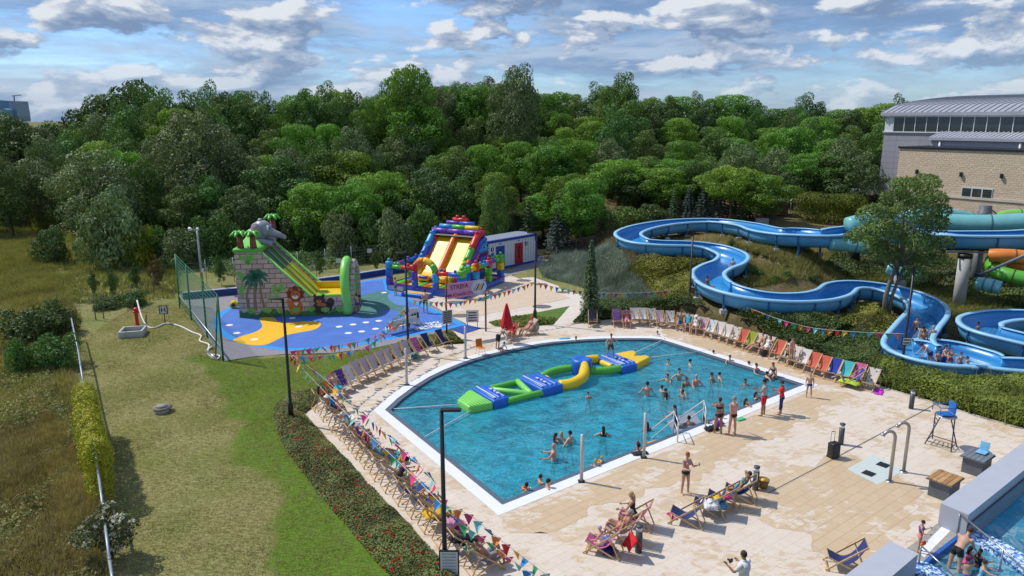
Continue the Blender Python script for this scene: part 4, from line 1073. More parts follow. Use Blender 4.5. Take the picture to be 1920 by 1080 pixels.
# thuja hedge on the fence, flowering shrub, clipped hedge
def hedgebox(name,label,line,w,h,leafm,n,size,seed,cat='hedge',zb=0.):
    rng=np.random.RandomState(seed); P=[Vector(p) for p in line]; lb=[]
    for i in range(len(P)-1):
        L_=(P[i+1]-P[i]).length; k=max(2,int(L_/.55))
        for j in range(k):
            c=P[i].lerp(P[i+1],(j+.5)/k); 
            for zf in ([.35,.8] if h>1 else [.5]):
                lb.append(((c.x-P[0].x+rng.uniform(-.1,.1),c.y-P[0].y+rng.uniform(-.1,.1),c.z-P[0].z+h*zf+rng.uniform(-.1,.1)),(w*.55*rng.uniform(.85,1.15),w*.55*rng.uniform(.85,1.15),h*.36)))
    V,F=crown(lb,n,size,seed,keep=.8,inner=.1,asp=.45); t=thing(name,label,cat,P[0]); npmesh('foliage',V,F,leafm,t)
    mb=MB()
    for c,r in lb[::3]: mb.tube([(c[0],c[1],c[2]-h*.8-.3),(c[0],c[1],c[2])],.04,5)
    mb.build('woody_stems',m_bark,t); t.children[-1]['kind']='stuff'; return t
hedgebox('thuja_hedge','bright yellow-green thuja hedge growing over the long steel fence',[Vector((G(a,b,1.7).x,G(a,b,1.7).y,-.1)) for a,b in ((161,748),(169,795),(176,838),(182,872))],.85,2.3,Lm['gold'],20000,.11,41)
hedgebox('clipped_hedge','clipped yellow-green hedge block left of the leafy tree behind the slide',[GT(1512,414),GT(1550,418),GT(1597,418)],3.,2.6,Mleaf('yellow_green_hedge_leaves',(.05,.08,.005),(.15,.19,.015),.2,.1,.6),15000,.2,42)
p=G(206,990,1.1); p.z=-.1; t=thing('flowering_shrub','white-flowering shrub hanging over the long fence near the bottom','shrub',p)
lb=lobes_round(13,16,.75,.5,1.15,.36,.8); V,F=crown(lb,4200,.10,13); npmesh('foliage',V,F,Mleaf('shrub_leaves_with_white_flowers',(.05,.07,.02),(.14,.16,.06),.2,.1,1.5,(.62,.60,.50),.80,7.),t); trunk_mb(1.3,.05,lb,13,5,.1).build('stems',m_bark,t)
for i,(px,py,tp,lab) in enumerate([(213,560,505,'staked young tree nearest the hydrant box outside the wire fence'),(255,548,495,'slim young tree with reddish leaves outside the wire fence'),(297,545,480,'young tree with orange-tinged leaves close to the green netting'),(178,555,510,'bare thin young tree at the left of the staked trees'),(415,535,480,'young tree just left of the elephant slide'),(600,520,470,'young tree outside the fence behind the elephant slide'),(705,510,465,'young tree outside the fence left of the castle')]):
    p,h=base(px,py,tp); s=h/4.4; plant('sapling','young_tree',lab,(p.x,p.y,p.z-.1),(s*.62,s*.62,s),i,None,'tree',Lm['mid'] if i!=2 else Mleaf('orange_tinged_leaves',(.07,.05,.01),(.17,.13,.03),.2,.1,.6))
# ---- ground cover nobody could count
def region(pxl): return [tuple(GT(*q)[:2]) for q in pxl]
def samples(poly,n,rng):
    xs=[p[0] for p in poly]; ys=[p[1] for p in poly]; out=[];tot=0
    while tot<n:
        x=rng.uniform(min(xs),max(xs),n*2); y=rng.uniform(min(ys),max(ys),n*2); k=inpoly(x,y,poly); out.append(np.stack([x[k],y[k]],1)); tot+=k.sum()
        if k.sum()==0: break
    return np.concatenate(out)[:n]
def clear(P,extra=()):
    k=np.ones(len(P),bool)
    for poly in (DECK,APRON): k&=~inpoly(P[:,0],P[:,1],poly)
    dd=np.full(len(P),1e9)
    for q in _PC: dd=np.minimum(dd,np.hypot(P[:,0]-q[0],P[:,1]-q[1])-(q[3]-1)*1.1)
    return P[k&(dd>1.35)]
def mass(name,poly,n,size,h,mat,seed,vs=1.4,zb=0.,asp=.6,fl=.5,world=False,noclear=False):
    rng=np.random.RandomState(seed); poly=poly if world else region(poly)
    P=samples(poly,n,rng)
    if not noclear: P=clear(P)
    n=len(P)
    hh=h*(fl+(1-fl)*vnoise(P[:,0]+seed,P[:,1],vs)*1.2); u=rng.rand(n)**.33
    dd=polydist(P[:,0],P[:,1],poly,True); hh=hh*np.clip(.35+dd/.6,0,1)
    e=.25; gx=(vnoise(P[:,0]+seed+e,P[:,1],vs)-vnoise(P[:,0]+seed-e,P[:,1],vs))*h*(1-fl)*2; gy=(vnoise(P[:,0]+seed,P[:,1]+e,vs)-vnoise(P[:,0]+seed,P[:,1]-e,vs))*h*(1-fl)*2
    C=np.stack([P[:,0],P[:,1],Tz(P[:,0],P[:,1])+zb+hh*u],1)
    Nn=np.stack([-gx*1.5,-gy*1.5,np.full(n,1.)],1)
    V,F=leafquads(C,Nn,size,rng,asp); o=npmesh(name,V,F,mat); o['kind']='stuff'; return o
def blades(name,poly,n,h,w,mat,seed,lean=.35,clump=5,world=False,noclear=False,cr=.18):
    rng=np.random.RandomState(seed); poly=poly if world else region(poly)
    P=samples(poly,n,rng)
    if not noclear: P=clear(P)
    dens=vnoise(P[:,0]*1.,P[:,1],2.5)+vnoise(P[:,0],P[:,1],.9)*.5; P=P[rng.rand(len(P))<np.clip(dens*1.3,.12,1)]
    Zg=Tz(P[:,0],P[:,1]); n=len(P)
    X=np.repeat(P,clump,0); Zr=np.repeat(Zg,clump); hr=np.repeat(h*rng.uniform(.5,1.25,n),clump)*rng.uniform(.6,1.1,n*clump)
    X=X+rng.normal(0,cr*.5,X.shape); a=rng.uniform(0,6.28,len(X)); dx=np.cos(a)*w*.5; dy=np.sin(a)*w*.5
    tx=rng.normal(.12,lean,len(X))*hr; ty=rng.normal(-.05,lean,len(X))*hr
    V=np.stack([np.stack([X[:,0]-dx,X[:,1]-dy,Zr-.05],1),np.stack([X[:,0]+dx,X[:,1]+dy,Zr-.05],1),np.stack([X[:,0]+tx,X[:,1]+ty,Zr+hr],1)],1).reshape(-1,3)
    o=npmesh(name,V,np.arange(len(V)).reshape(-1,3),mat); o['kind']='stuff'; return o
g_dry=Mleaf('dry_grass_blades',(.19,.16,.065),(.46,.39,.20),.3,0,.25); g_olive=Mleaf('olive_grass_blades',(.10,.12,.025),(.30,.31,.10),.3,0,.3)
g_green=Mleaf('green_grass_blades',(.085,.16,.014),(.20,.32,.045),.3,0,.3); g_rust=Mleaf('rust_grass_blades',(.14,.115,.06),(.36,.30,.18),.3,0,.3)
g_blue=Mleaf('blue_grey_foliage',(0.108,0.142,0.115),(0.322,0.392,0.329),.15,0,.5); g_gold=Mleaf('goldenrod_foliage',(0.101,0.115,0.016),(0.329,0.322,0.063),.25,0,.5)
g_shr=Mleaf('dark_shrub_foliage',(.028,.055,.014),(.11,.165,.04),.2,0,.6); g_tall=Mleaf('tall_green_plants',(.07,.11,.012),(.24,.30,.05),.25,0,.5)
g_rose=Mleaf('rose_bed_foliage',(.065,.075,.018),(.22,.26,.075),.2,0,.9,(.45,.012,.012),.95,8.)
g_rose2=Mleaf('rusty_bed_foliage',(0.081,0.054,0.027),(0.210,0.140,0.070),.2,0,.9)
# left meadow beyond the fence
LM=[(-200,440),(60,440),(110,520),(150,600),(140,700),(165,800),(185,950),(205,1120),(-400,1120)]
blades('meadow_grass',LM,42000,.42,.035,g_dry,51,clump=4); blades('meadow_grass',LM,30000,.5,.04,g_olive,52,clump=4)
mass('meadow_weeds',[(-200,700),(100,690),(150,800),(180,960),(200,1120),(-400,1120)],26000,.13,.45,g_olive,53,1.6,fl=.15)
blades('meadow_weeds',[(-200,820),(60,800),(170,860),(195,1120),(-400,1120)],24000,.45,.04,g_rust,54,clump=4)
blades('meadow_weeds',[(60,740),(190,900),(205,1000),(120,1000)],9000,.5,.03,g_dry,541,clump=5)
blades('meadow_grass',[(-100,410),(80,410),(170,470),(340,505),(330,560),(230,570),(150,570),(60,560),(-200,600)],26000,.5,.06,g_olive,55,clump=3)
# mown grass
LW=[(150,640),(240,580),(340,565),(420,680),(840,635),(700,670),(570,740),(510,790),(640,1000),(740,1120),(210,1120)]
blades('lawn_grass',LW,60000,.07,.03,g_dry,56,.9,3,cr=.1); 0 and blades('lawn_grass',[(400,690),(430,685),(840,635),(700,672),(570,742),(512,790),(560,890),(650,1000),(740,1120),(560,1120),(460,850)],60000,.07,.03,g_green,57,.9,3,cr=.1)
# rose bed
mass('rose_bed',[tuple(p[:2]) for p in BEDROSE],70000,.085,.48,g_rose,58,.8,fl=.25,world=True,noclear=True,zb=.0)
mass('rose_bed',[tuple(p[:2]) for p in BEDROSE],9000,.08,.42,g_rose2,59,.6,fl=.1,world=True,noclear=True)
sheet('bed_mulch',BEDROSE,-.02,M('brown_mulch',(.085,.06,.04),.95,var=.5,vs=8,bump=.8,bs=30))
mass('bed_planting',[tuple(p[:2]) for p in PX([(918,605),(985,592),(1020,597),(1045,597),(1037,608),(1000,611),(967,615),(928,611)])],3500,.12,.35,g_tall,60,.8,world=True,noclear=True)
# mound planting
mass('lavender_planting',[(1012,505),(1050,478),(1100,468),(1180,468),(1185,500),(1160,530),(1110,545),(1060,530),(1020,520)],7000,.16,.45,g_blue,61,.9,fl=.3)
blades('lavender_planting',[(1012,505),(1050,478),(1100,468),(1180,468),(1185,500),(1160,530),(1110,545),(1060,530),(1020,520)],15000,.62,.045,g_blue,611,clump=5)
mass('lavender_planting',[(1115,530),(1190,520),(1240,560),(1200,590),(1130,580)],3500,.15,.4,g_blue,62,.8,fl=.3)
blades('lavender_planting',[(1115,530),(1190,520),(1240,560),(1200,590),(1130,580)],7000,.55,.045,g_blue,621,clump=5)
blades('tall_rust_grass',[(1040,470),(1100,440),(1160,425),(1170,465),(1210,478),(1180,500),(1100,475)],9000,.8,.05,g_rust,63,clump=4)
mass('goldenrod',[(1200,480),(1290,470),(1345,480),(1320,520),(1310,560),(1250,570),(1215,530),(1180,505)],16000,.15,.75,g_gold,64,1.1,fl=.3)
mass('goldenrod',[(1510,600),(1600,560),(1680,570),(1700,600),(1670,650),(1560,640)],12000,.15,.7,g_gold,65,1.,fl=.3)
blades('mound_grass',[(1180,470),(1400,460),(1560,470),(1680,520),(1900,560),(1950,640),(1850,640),(1740,560),(1560,520),(1400,540),(1330,560),(1240,590),(1120,560),(1100,520)],30000,.45,.045,g_olive,66,clump=4)
blades('mound_grass',[(1230,430),(1400,425),(1560,470),(1640,520),(1560,530),(1400,530),(1390,490),(1300,450)],16000,.4,.045,g_dry,67,clump=4)
FR=[(1090,600),(1110,575),(1200,575),(1290,570),(1330,575),(1420,590),(1500,600),(1600,625),(1660,650),(1690,690),(1665,728)]
FRw=region(FR)+[tuple(p[:2]) for p in BORDER[5:]]
mass('shrub_border',FRw,60000,.14,1.05,g_shr,68,1.3,fl=.5,world=True)
mass('tall_border_plants',region([(1640,690),(1700,700),(1800,722),(1990,735),(2050,840)])+[tuple(p[:2]) for p in BORDER[1:6]],46000,.15,1.15,g_tall,69,1.1,fl=.55,world=True)
blades('tall_border_grass',region([(1600,660),(1700,700),(1800,722),(1990,735),(2050,840)])+[tuple(p[:2]) for p in BORDER[1:6]],1500,1.15,.06,g_olive,70,world=True,clump=4)
mass('shrub_undergrowth',[(1540,500),(1660,520),(1760,545),(1800,560),(1900,585),(1990,600),(1990,510),(1700,480),(1560,470)],26000,.2,1.1,g_shr,71,1.8,fl=.2)
mass('forest_undergrowth',[(330,500),(440,520),(560,512),(730,490),(730,450),(420,450)],22000,.22,1.3,Lm['mid'],72,2.2,fl=.15)
mass('forest_undergrowth',[(150,430),(175,475),(340,500),(345,440),(200,420)],7000,.22,.9,Lm['mid'],73,2.2,fl=.1)
for i,(px,py,w) in enumerate([(1283,436,24),(1345,436,28),(1372,462,18),(1420,520,26),(1395,515,22),(1475,520,20),(1453,527,18),(1522,525,18),(1476,505,14)]):
    p=GT(px,py); s=w/1370*p.y/3.4
    plant('shrub','weed_clump','%s leafy weed clump on the bare mound, counting from the far loop'%ORD[i],p,(s,s,s*.9),i,'weed clumps on the mound','plant',Lm['lime'] if i in (0,1) else Lm['mid'])
# ================================================================ inflatables
def V_(n,c,r=.38): return M(n,c,r,var=.07,vs=1.2,bump=.25,bs=3.)
v_red=V_('red_vinyl',(.58,.02,.02)); v_blue=V_('blue_vinyl',(.015,.12,.52)); v_lb=V_('sky_blue_vinyl',(.03,.30,.62)); v_yel=V_('yellow_vinyl',(.76,.50,.012))
v_grn=V_('green_vinyl',(.09,.42,.04)); v_pur=V_('purple_vinyl',(.13,.045,.36)); v_org=V_('orange_vinyl',(.75,.16,.02)); v_lime=V_('lime_vinyl',(.20,.60,.10)); v_wht=V_('white_vinyl',(.72,.72,.72))
v_grey=V_('grey_vinyl',(.27,.28,.31)); v_dark=V_('dark_brown_net',(.055,.05,.035)); v_brown=V_('brown_vinyl',(.20,.055,.03)); v_navy=V_('navy_vinyl',(.012,.03,.16))
# ---- elephant slide
e0=G(449,596); e1=G(658,591); ea=math.atan2(e1.y-e0.y,e1.x-e0.x)
el=thing('inflatable_slide','green and stone-printed inflatable slide with a grey elephant head and palms on top','inflatable slide',e0,ea)
EW=5.0
m,nt,p=newmat('printed_stone_blocks'); tcn=N(nt,'ShaderNodeTexCoord'); sx=N(nt,'ShaderNodeSeparateXYZ'); nt.links.new(tcn.outputs['Object'],sx.inputs[0]); cb=N(nt,'ShaderNodeCombineXYZ'); nt.links.new(math_(nt,'ADD',sx.outputs[0],sx.outputs[1]),cb.inputs[0]); nt.links.new(sx.outputs[2],cb.inputs[1])
br=N(nt,'ShaderNodeTexBrick',offset=.5,ins={'Scale':1.,'Mortar Size':.028,'Brick Width':.78,'Row Height':.36}); nt.links.new(cb.outputs[0],br.inputs['Vector'])
br.inputs['Color1'].default_value=(.60,.46,.36,1); br.inputs['Color2'].default_value=(.44,.34,.27,1); br.inputs['Mortar'].default_value=(.10,.06,.05,1)
nt.links.new(mixc(nt,mrange(nt,noise(nt,tcn.outputs['Object'],1.6,5,.6),.35,.7,0,.4),br.outputs[0],(.30,.25,.22)),p.inputs['Base Color']); p.inputs['Roughness'].default_value=.5
m_print=m
prof=[(0,0),(8.0,0),(7.75,1.42),(5.05,1.42),(1.75,4.85),(0,4.85)]
def exz(mb,prof,y0,y1,mi=0):
    n=len(prof); vs=[(x,y0,z) for x,z in prof]+[(x,y1,z) for x,z in prof]
    tr=tessellate_polygon([[Vector((x,z,0)) for x,z in prof]]); fs=[]
    for a,b,c in tr:
        A=Vector((prof[b][0]-prof[a][0],prof[b][1]-prof[a][1],0)).cross(Vector((prof[c][0]-prof[a][0],prof[c][1]-prof[a][1],0))).z
        t_=(a,b,c) if A>0 else (a,c,b); fs.append(t_); fs.append(tuple(i+n for i in reversed(t_)))
    ar=sum(prof[i][0]*prof[(i+1)%n][1]-prof[(i+1)%n][0]*prof[i][1] for i in range(n))
    for i in range(n):
        q=(i+n,(i+1)%n+n,(i+1)%n,i); fs.append(q if ar>0 else q[::-1])
    return mb.add(vs,fs,mi)
exz(MB(),prof,0,.5).build('side_wall',m_print,el); exz(MB(),prof,EW-.5,EW).build('side_wall',m_print,el)
exz(MB(),[(0,0),(1.75,0),(1.75,4.85),(0,4.85)],.503,EW-.503).build('tower',m_print,el)
# chute
ch=[(1.75,0),(7.7,0),(7.7,1.1),(5.15,1.1),(1.755,4.72)]
exz(MB(),ch,.503,EW-.503).build('slide_lane',v_yel,el)
def on(x): # chute height
    return 4.72+(x-1.755)*(1.1-4.72)/(5.15-1.755)
mb=MB(); mb.add([(1.8,.52,on(1.8)+.03),(1.8,EW-.52,on(1.8)+.03),(3.1,EW-.52,on(3.1)+.03),(3.1,.52,on(3.1)+.03)],[(0,3,2,1)]); mb.add([(1.8,.52,on(1.8)+.05),(1.8,EW-.52,on(1.8)+.05),(3.1,EW-.52,on(3.1)+.05),(3.1,.52,on(3.1)+.05)],[(0,3,2,1)]); mb.build('shade_net',v_dark,el)
for y in (1.85,3.1):
    for dy in (0,): MB().tube([(1.9,y+dy,on(1.9)+.12),(5.15,y+dy,1.2),(5.9,y+dy,1.17)],.06,8).build('lane_divider',v_lime,el)
for y in (.25,EW-.25):
    MB().inflate([(0.1,y,4.86),(1.72,y,4.86)],.2,12).build('edge_tube',v_grn,el)
    MB().tube([(1.7,y,4.86),(5.05,y,1.47),(5.4,y,1.42),(7.7,y,1.42)],.14,12).build('edge_tube',v_lime,el)
MB().box((7.3,EW/2,1.15),(.12,EW-1.02,.5),bev=.05).build('landing_wall',v_yel,el)
MB().box((6.2,EW-.56,1.3),(2.8,.1,.7),bev=.04).build('inner_wall',v_yel,el)
# top deck, rolled green edges
MB().box((.87,EW/2,4.92),(1.95,EW+.15,.34),bev=.15).build('top_deck',v_grn,el)
MB().add([(.1,.3,5.05),(1.6,.3,5.05),(1.6,EW-.3,5.05),(.1,EW-.3,5.05),(.5,EW/2-.3,5.75),(1.1,EW/2+.5,5.7)],[(0,1,4),(1,2,5,4),(2,3,5),(3,0,4,5)],0,True).build('green_hood',v_lime,el)
# arch at the landing
AP=[(7.75,.1,.1),(7.72,.05,1.2),(7.62,.12,2.2),(7.58,.5,3.0),(7.58,1.1,3.55),(7.6,1.85,3.75),(7.58,2.6,3.55),(7.58,3.2,3.0),(7.62,3.6,2.2),(7.72,3.65,1.2),(7.75,3.6,.1)]
MB().tube(smooth_line(AP,3),.34,12).build('arch',v_lime,el)
AP=[(a,b*EW/3.7,c) for a,b,c in AP]
AP2=[(8.0,a[1]*.8+.5,a[2]*.93) for a in AP]
MB().tube(smooth_line(AP2,3),.26,10).build('arch_front',m_print,el)
AP3=[(7.9,a[1]*.62+.95,a[2]*.8) for a in AP]
for k_ in (3,7): MB().tube([(7.95,AP3[k_][1],.2),(7.95,AP3[k_][1],AP3[k_][2])],.16,8).build('arch_lining',v_grn,el)
# elephant
gx,gy,gz=0,0,0
R_=Matrix.Rotation
EH=MB().ell((gx-.5,gy,gz-.45),(.85,.8,.6)).ell((gx,gy,gz),(.78,.72,.74)).tube([(gx+.35,gy,gz-.12),(gx+.85,gy-.05,gz-.35),(gx+1.35,gy-.1,gz-.48),(gx+1.7,gy-.15,gz-.62)],[.48,.34,.24,.17],12).ell((gx+1.72,gy-.15,gz-.66),(.2,.18,.18)).ell((gx-.1,gy,gz+.72),(.2,.2,.16)).build('elephant_head',v_grey,el); EH.location=(1.45,2.6,6.1); EH.scale=(.92,.92,.92)
for sg in (-1,1):
    MB().ell((gx-.32,gy+sg*.80,gz-.0),(.46,.16,.62),rot=R_(.35*sg,3,'Z')).build('elephant_ear',v_grey,EH)
    MB().ell((gx-.30,gy+sg*.93,gz-.0),(.30,.08,.45),rot=R_(.35*sg,3,'Z')).build('ear_lining',V_('pinkish_vinyl',(.45,.22,.22)),EH)
    ey=MB().ell((gx+.55,gy+sg*.42,gz+.14),(.13,.13,.2)).build('elephant_eye',v_wht,EH); MB().ell((gx+.65,gy+sg*.44,gz+.13),(.07,.07,.11)).build('elephant_pupil',v_navy,EH)
    MB().inflate([(gx-.2,gy+sg*.75,gz-.85),(gx+.75,gy+sg*.6,gz-1.1)],.26,10).build('elephant_foot',v_grey,EH)
for px_,py_,hh in ((.45,.25,1.1),(1.35,.2,1.1),(1.75,EW-.1,1.7)):
    MB().tube([(px_,py_,4.95),(px_-.05,py_,4.95+hh)],[.25,.19],10).build('palm_trunk',v_brown,el)
    mb=MB()
    for k_ in range(7):
        a=k_*.9; c_=(px_-.05,py_,5.02+hh)
        mb.inflate([c_,(c_[0]+.34*math.cos(a),c_[1]+.34*math.sin(a),c_[2]+.10),(c_[0]+.62*math.cos(a),c_[1]+.62*math.sin(a),c_[2]-.13)],[.13,.13,.07],7)
    mb.build('palm_leaves',v_grn,el)
# the printed picture on the front panel
def flat(name,polys,mat,lay):
    mb=MB()
    for pl in polys:
        ar=sum(pl[i][0]*pl[(i+1)%len(pl)][1]-pl[(i+1)%len(pl)][0]*pl[i][1] for i in range(len(pl)))
        exz(mb,pl,-.006*lay,-.006*lay+.005)
    return mb.build(name,mat,el)
def blob(cx,cz,rx,rz_,n=18,wob=0.,k=5,ph=0.): return [(cx+rx*(1+wob*math.sin(k*a+ph))*math.cos(a),cz+rz_*(1+wob*math.sin(k*a+ph))*math.sin(a)) for a in [2*math.pi*i/n for i in range(n)]]
def frond(x0,z0,x1,z1,w,n=7,sag=.25):
    top=[];bot=[]
    for i in range(n+1):
        t=i/n; x=x0+(x1-x0)*t; z=z0+(z1-z0)*t+sag*4*t*(1-t); ww=w*math.sin(math.pi*min(1,t*.85+.15))*(1.15 if i%2 else .7)
        dx,dz=(x1-x0),(z1-z0); L_=math.hypot(dx,dz); nx_,nz_=-dz/L_,dx/L_
        top.append((x+nx_*ww,z+nz_*ww)); bot.append((x-nx_*ww,z-nz_*ww))
    return top+bot[::-1]
pr_t=M('print_trunk',(.22,.15,.07),.5,var=.2,vs=4); pr_d=M('print_dark_leaf',(.015,.13,.07),.5,var=.3,vs=3); pr_g=M('print_light_leaf',(.16,.42,.06),.5,var=.25,vs=3); pr_m=M('print_grass',(.035,.15,.035),.5,var=.5,vs=2.5); pr_o=M('print_orange_fur',(.45,.13,.03),.5,var=.2,vs=4); pr_b=M('print_dark_fur',(.035,.02,.015),.5,var=.3,vs=4); pr_r=M('print_mane',(.14,.022,.012),.5,var=.3,vs=4); pr_c=M('print_cream',(.62,.42,.25),.5); pr_w=M('print_white',(.7,.66,.6),.5); pr_k=M('print_ink',(.02,.015,.012),.5)
flat('printed_light_frond',[frond(.9,3.9,.2,4.4,.16),frond(.95,3.9,1.5,4.55,.16),frond(.9,3.9,.95,4.7,.14)],pr_g,1); flat('printed_light_frond',[frond(.5,2.6,.1,3.4,.2),frond(.5,2.4,.2,1.4,.2)],pr_g,1); flat('printed_light_frond',[frond(2.9,1.9,3.4,2.4,.14),frond(2.9,1.9,2.3,2.2,.14),frond(2.9,1.9,3.5,1.8,.13),frond(2.9,1.9,2.3,1.6,.13)],pr_g,1); flat('printed_light_frond',[frond(2.6,1.3,3.2,1.0,.16),frond(2.6,1.3,2.0,1.1,.16),frond(2.7,1.3,2.9,1.8,.14)],pr_g,1)
flat('printed_palm_trunk',[[(.62,.5),(.85,.5),(.72,1.6),(.98,2.6),(.86,2.62),(.55,1.6)],[(1.05,.5),(1.32,.5),(1.3,1.6),(1.35,2.5),(1.18,2.5),(1.1,1.5)],[(1.75,.6),(1.92,.6),(1.75,1.6),(1.72,2.5),(1.6,2.5),(1.62,1.5)]],pr_t,2)
flat('printed_palm_leaf',[frond(1.35,2.95,x,z,.17,7,.3) for x,z in ((.35,2.6),(.5,2.1),(.9,1.95),(1.35,1.85),(1.9,2.1),(2.3,2.45),(2.35,2.95),(1.9,3.35),(.8,3.3),(1.2,3.4))],pr_d,3)
ft=[(0.02,.02)]+[(7.95,.02)]+[(7.9-.26*i,.42+.20*math.sin(i*1.9)+.10*math.sin(i*.7)) for i in range(31)]
flat('printed_undergrowth',[ft],pr_m,2)
flat('printed_bush',[blob(.9+1.05*i,.50+.06*math.sin(i*2),.32,.2,16,.2,6,i) for i in range(7)],pr_g,4)
# lion
flat('printed_lion_body',[blob(4.05,.72,.5,.62),blob(3.55,1.15,.12,.18)],pr_o,3); flat('printed_lion_mane',[blob(4.08,1.72,.62,.55,36,.10,9)],pr_r,4); flat('printed_lion_face',[blob(4.08,1.62,.33,.33),blob(3.8,2.02,.11,.11),blob(4.38,2.02,.11,.11)],pr_o,5)
flat('printed_lion_muzzle',[blob(4.05,1.46,.22,.14),[(3.9,1.05),(4.28,1.05),(4.1,.8)]],pr_w,6); flat('printed_lion_eye',[blob(3.95,1.70,.045,.06),blob(4.2,1.70,.045,.06),blob(4.05,1.55,.07,.04)],pr_k,7)
flat('printed_bear_body',[blob(5.95,.62,.72,.48),blob(6.55,1.02,.28,.34)],pr_b,3); flat('printed_bear_head',[blob(5.75,1.20,.42,.34),blob(5.45,1.52,.12,.12),blob(6.05,1.52,.12,.12)],pr_b,4); flat('printed_bear_muzzle',[blob(5.72,1.10,.20,.14),blob(5.9,.85,.34,.13)],pr_o,5); flat('printed_bear_eye',[blob(5.62,1.28,.04,.05),blob(5.85,1.28,.04,.05),blob(5.72,1.16,.06,.035)],pr_k,6)
bl=thing('air_blower','yellow and green air blower behind the left corner of the elephant slide','blower',G(438,579),ea)
MB().tube([(0,0,.3),(.0,.34,.3)],.3,14).build('drum',v_yel,bl); MB().tube([(0,-.02,.3),(.0,.0,.3)],.16,12).build('intake',v_navy,bl); MB().inflate([(.15,.15,.35),(.6,.5,.3)],.18,10).build('hose',v_lime,bl)
# ---- brick castle
q0=G(725,544); q1=G(870,562); ca_=math.atan2(q1.y-q0.y,q1.x-q0.x)
cs=thing('bouncy_castle','multicoloured inflatable castle of toy-brick shapes with arch and big yellow slide','bouncy castle',q0,ca_)
cs['_k']=1
BW,BD=7.5,7.3
MB().box((BW/2,BD/2,.24),(BW,BD,.48),bev=.12).build('base',v_blue,cs)
MB().tube([(.1,.1,.5),(BW-.1,.1,.5),(BW-.1,BD-.1,.5),(.1,BD-.1,.5)],.14,10,closed=True).build('base_rim',v_pur,cs)
for i in range(9):
    MB().box((.6+.72*i,1.2,.52),(.62,1.9,.12),bev=.05).build('floor_strip',(v_grn,v_org,v_yel)[i%3],cs)
    if i<7: MB().box((BW-1.1,2.6+.62*i,.52),(1.7,.55,.12),bev=.05).build('floor_strip',(v_org,v_grn,v_pur)[i%3],cs)
bn=MB().box((.95,-.006,.27),(1.5,.01,.34)).build('safety_print',V_('printed_label',(.5,.48,.42)),cs)
def stud(x,y,z,mat,r=.13,par=None): MB().lathe([(0,-.05),(r,-.05),(r,.16),(r*.8,.22),(0,.23)],(x,y,z),10).build('stud',mat,par or cs)
def post(x,y,cols,zt=2.35,r=.24):
    n=len(cols); h=(zt-.45)/n; 
    for i,c in enumerate(cols):
        MB().box((x,y,.45+h*(i+.5)),(r*2,r*2,h-.01),bev=.08).build('post',c,cs)
    stud(x,y,zt,cols[-1])
def bar_(x0,y0,x1,y1,z,cols,r=.19,studs=()):
    a=Vector((x0,y0,z)); b=Vector((x1,y1,z)); n=len(cols)
    for i,c in enumerate(cols):
        p_=a.lerp(b,i/n); q_=a.lerp(b,(i+1)/n); MB().inflate([p_,q_],r,12,e=.15).build('wall_tube',c,cs)
    for t,c in studs: w_=a.lerp(b,t); stud(w_.x,w_.y,w_.z+r*.8,c)
post(.2,.2,[v_pur,v_blue,v_lb],2.5); bar_(.5,.2,2.55,.2,2.05,[v_grn,v_red],.2,((.15,v_grn),(.32,v_grn),(.8,v_red)))
post(.2,BD-.3,[v_pur,v_blue,v_pur],2.6); bar_(.2,.6,.2,BD-.6,2.05,[v_pur,v_blue,v_pur],.2,((.4,v_pur),(.6,v_blue),(.8,v_blue)))
bar_(5.0,.2,7.2,.2,1.9,[v_red,v_blue],.2,((.3,v_red),(.15,v_blue),(.75,v_blue)))
post(7.2,.3,[v_lb,v_blue,v_grn],2.3,.28)
bar_(7.2,.6,7.2,2.4,2.1,[v_grn,v_yel],.2,((.2,v_grn),(.5,v_grn),(.85,v_yel)))
post(7.2,2.6,[v_pur,v_lb,v_red],2.5); bar_(7.2,2.85,7.2,4.6,2.1,[v_grn,v_lb],.2,((.3,v_lb),(.7,v_blue)))
post(7.2,4.8,[v_grn,v_grn,v_red],2.4); bar_(7.2,5.0,7.2,6.8,2.15,[v_pur,v_grn],.2,((.3,v_pur),(.7,v_grn)))
post(7.2,7.0,[v_blue,v_yel,v_grn],2.5,.26); bar_(5.3,7.0,6.9,7.0,2.2,[v_red,v_grn],.2,((.3,v_red),(.7,v_blue)))
post(5.6,6.9,[v_grn,v_red,v_red],2.9); post(6.2,4.4,[v_yel,v_grn,v_blue],1.9,.2)
# arch over the entrance
cols=[v_blue,v_pur,v_red,v_org,v_yel,v_grn,v_lb,v_blue]
ap=[(2.75,.2,.45),(2.75,.2,1.1),(2.75,.2,1.9),(3.0,.2,2.5),(3.75,.2,2.85),(4.5,.2,2.5),(4.78,.2,1.9),(4.78,.2,1.1),(4.78,.2,.45)]
sm=smooth_line(ap,4)
for i,c in enumerate(cols): MB().tube(sm[i*4:i*4+5],.27,12).build('arch_segment',c,cs)
stp=thing('inflatable_step','blue inflatable entry step with yellow top in front of the castle arch','step',cs.location+Matrix.Rotation(ca_,3,'Z')@Vector((3.6,-.75,0)),ca_)
MB().box((0,0,.16),(2.5,1.1,.32),bev=.1).build('cushion',v_blue,stp); MB().box((0,.05,.30),(2.3,.62,.06),bev=.02).build('top_strip',v_yel,stp); MB().box((0,-.4,.28),(2.3,.1,.06),bev=.02).build('front_strip',v_wht,stp)
for x,c in ((3.1,v_pur),(4.3,v_lb)): MB().inflate([(x-.35,.9,1.25),(x+.35,.9,1.25)],.13,10).build('inner_bar',c,cs)
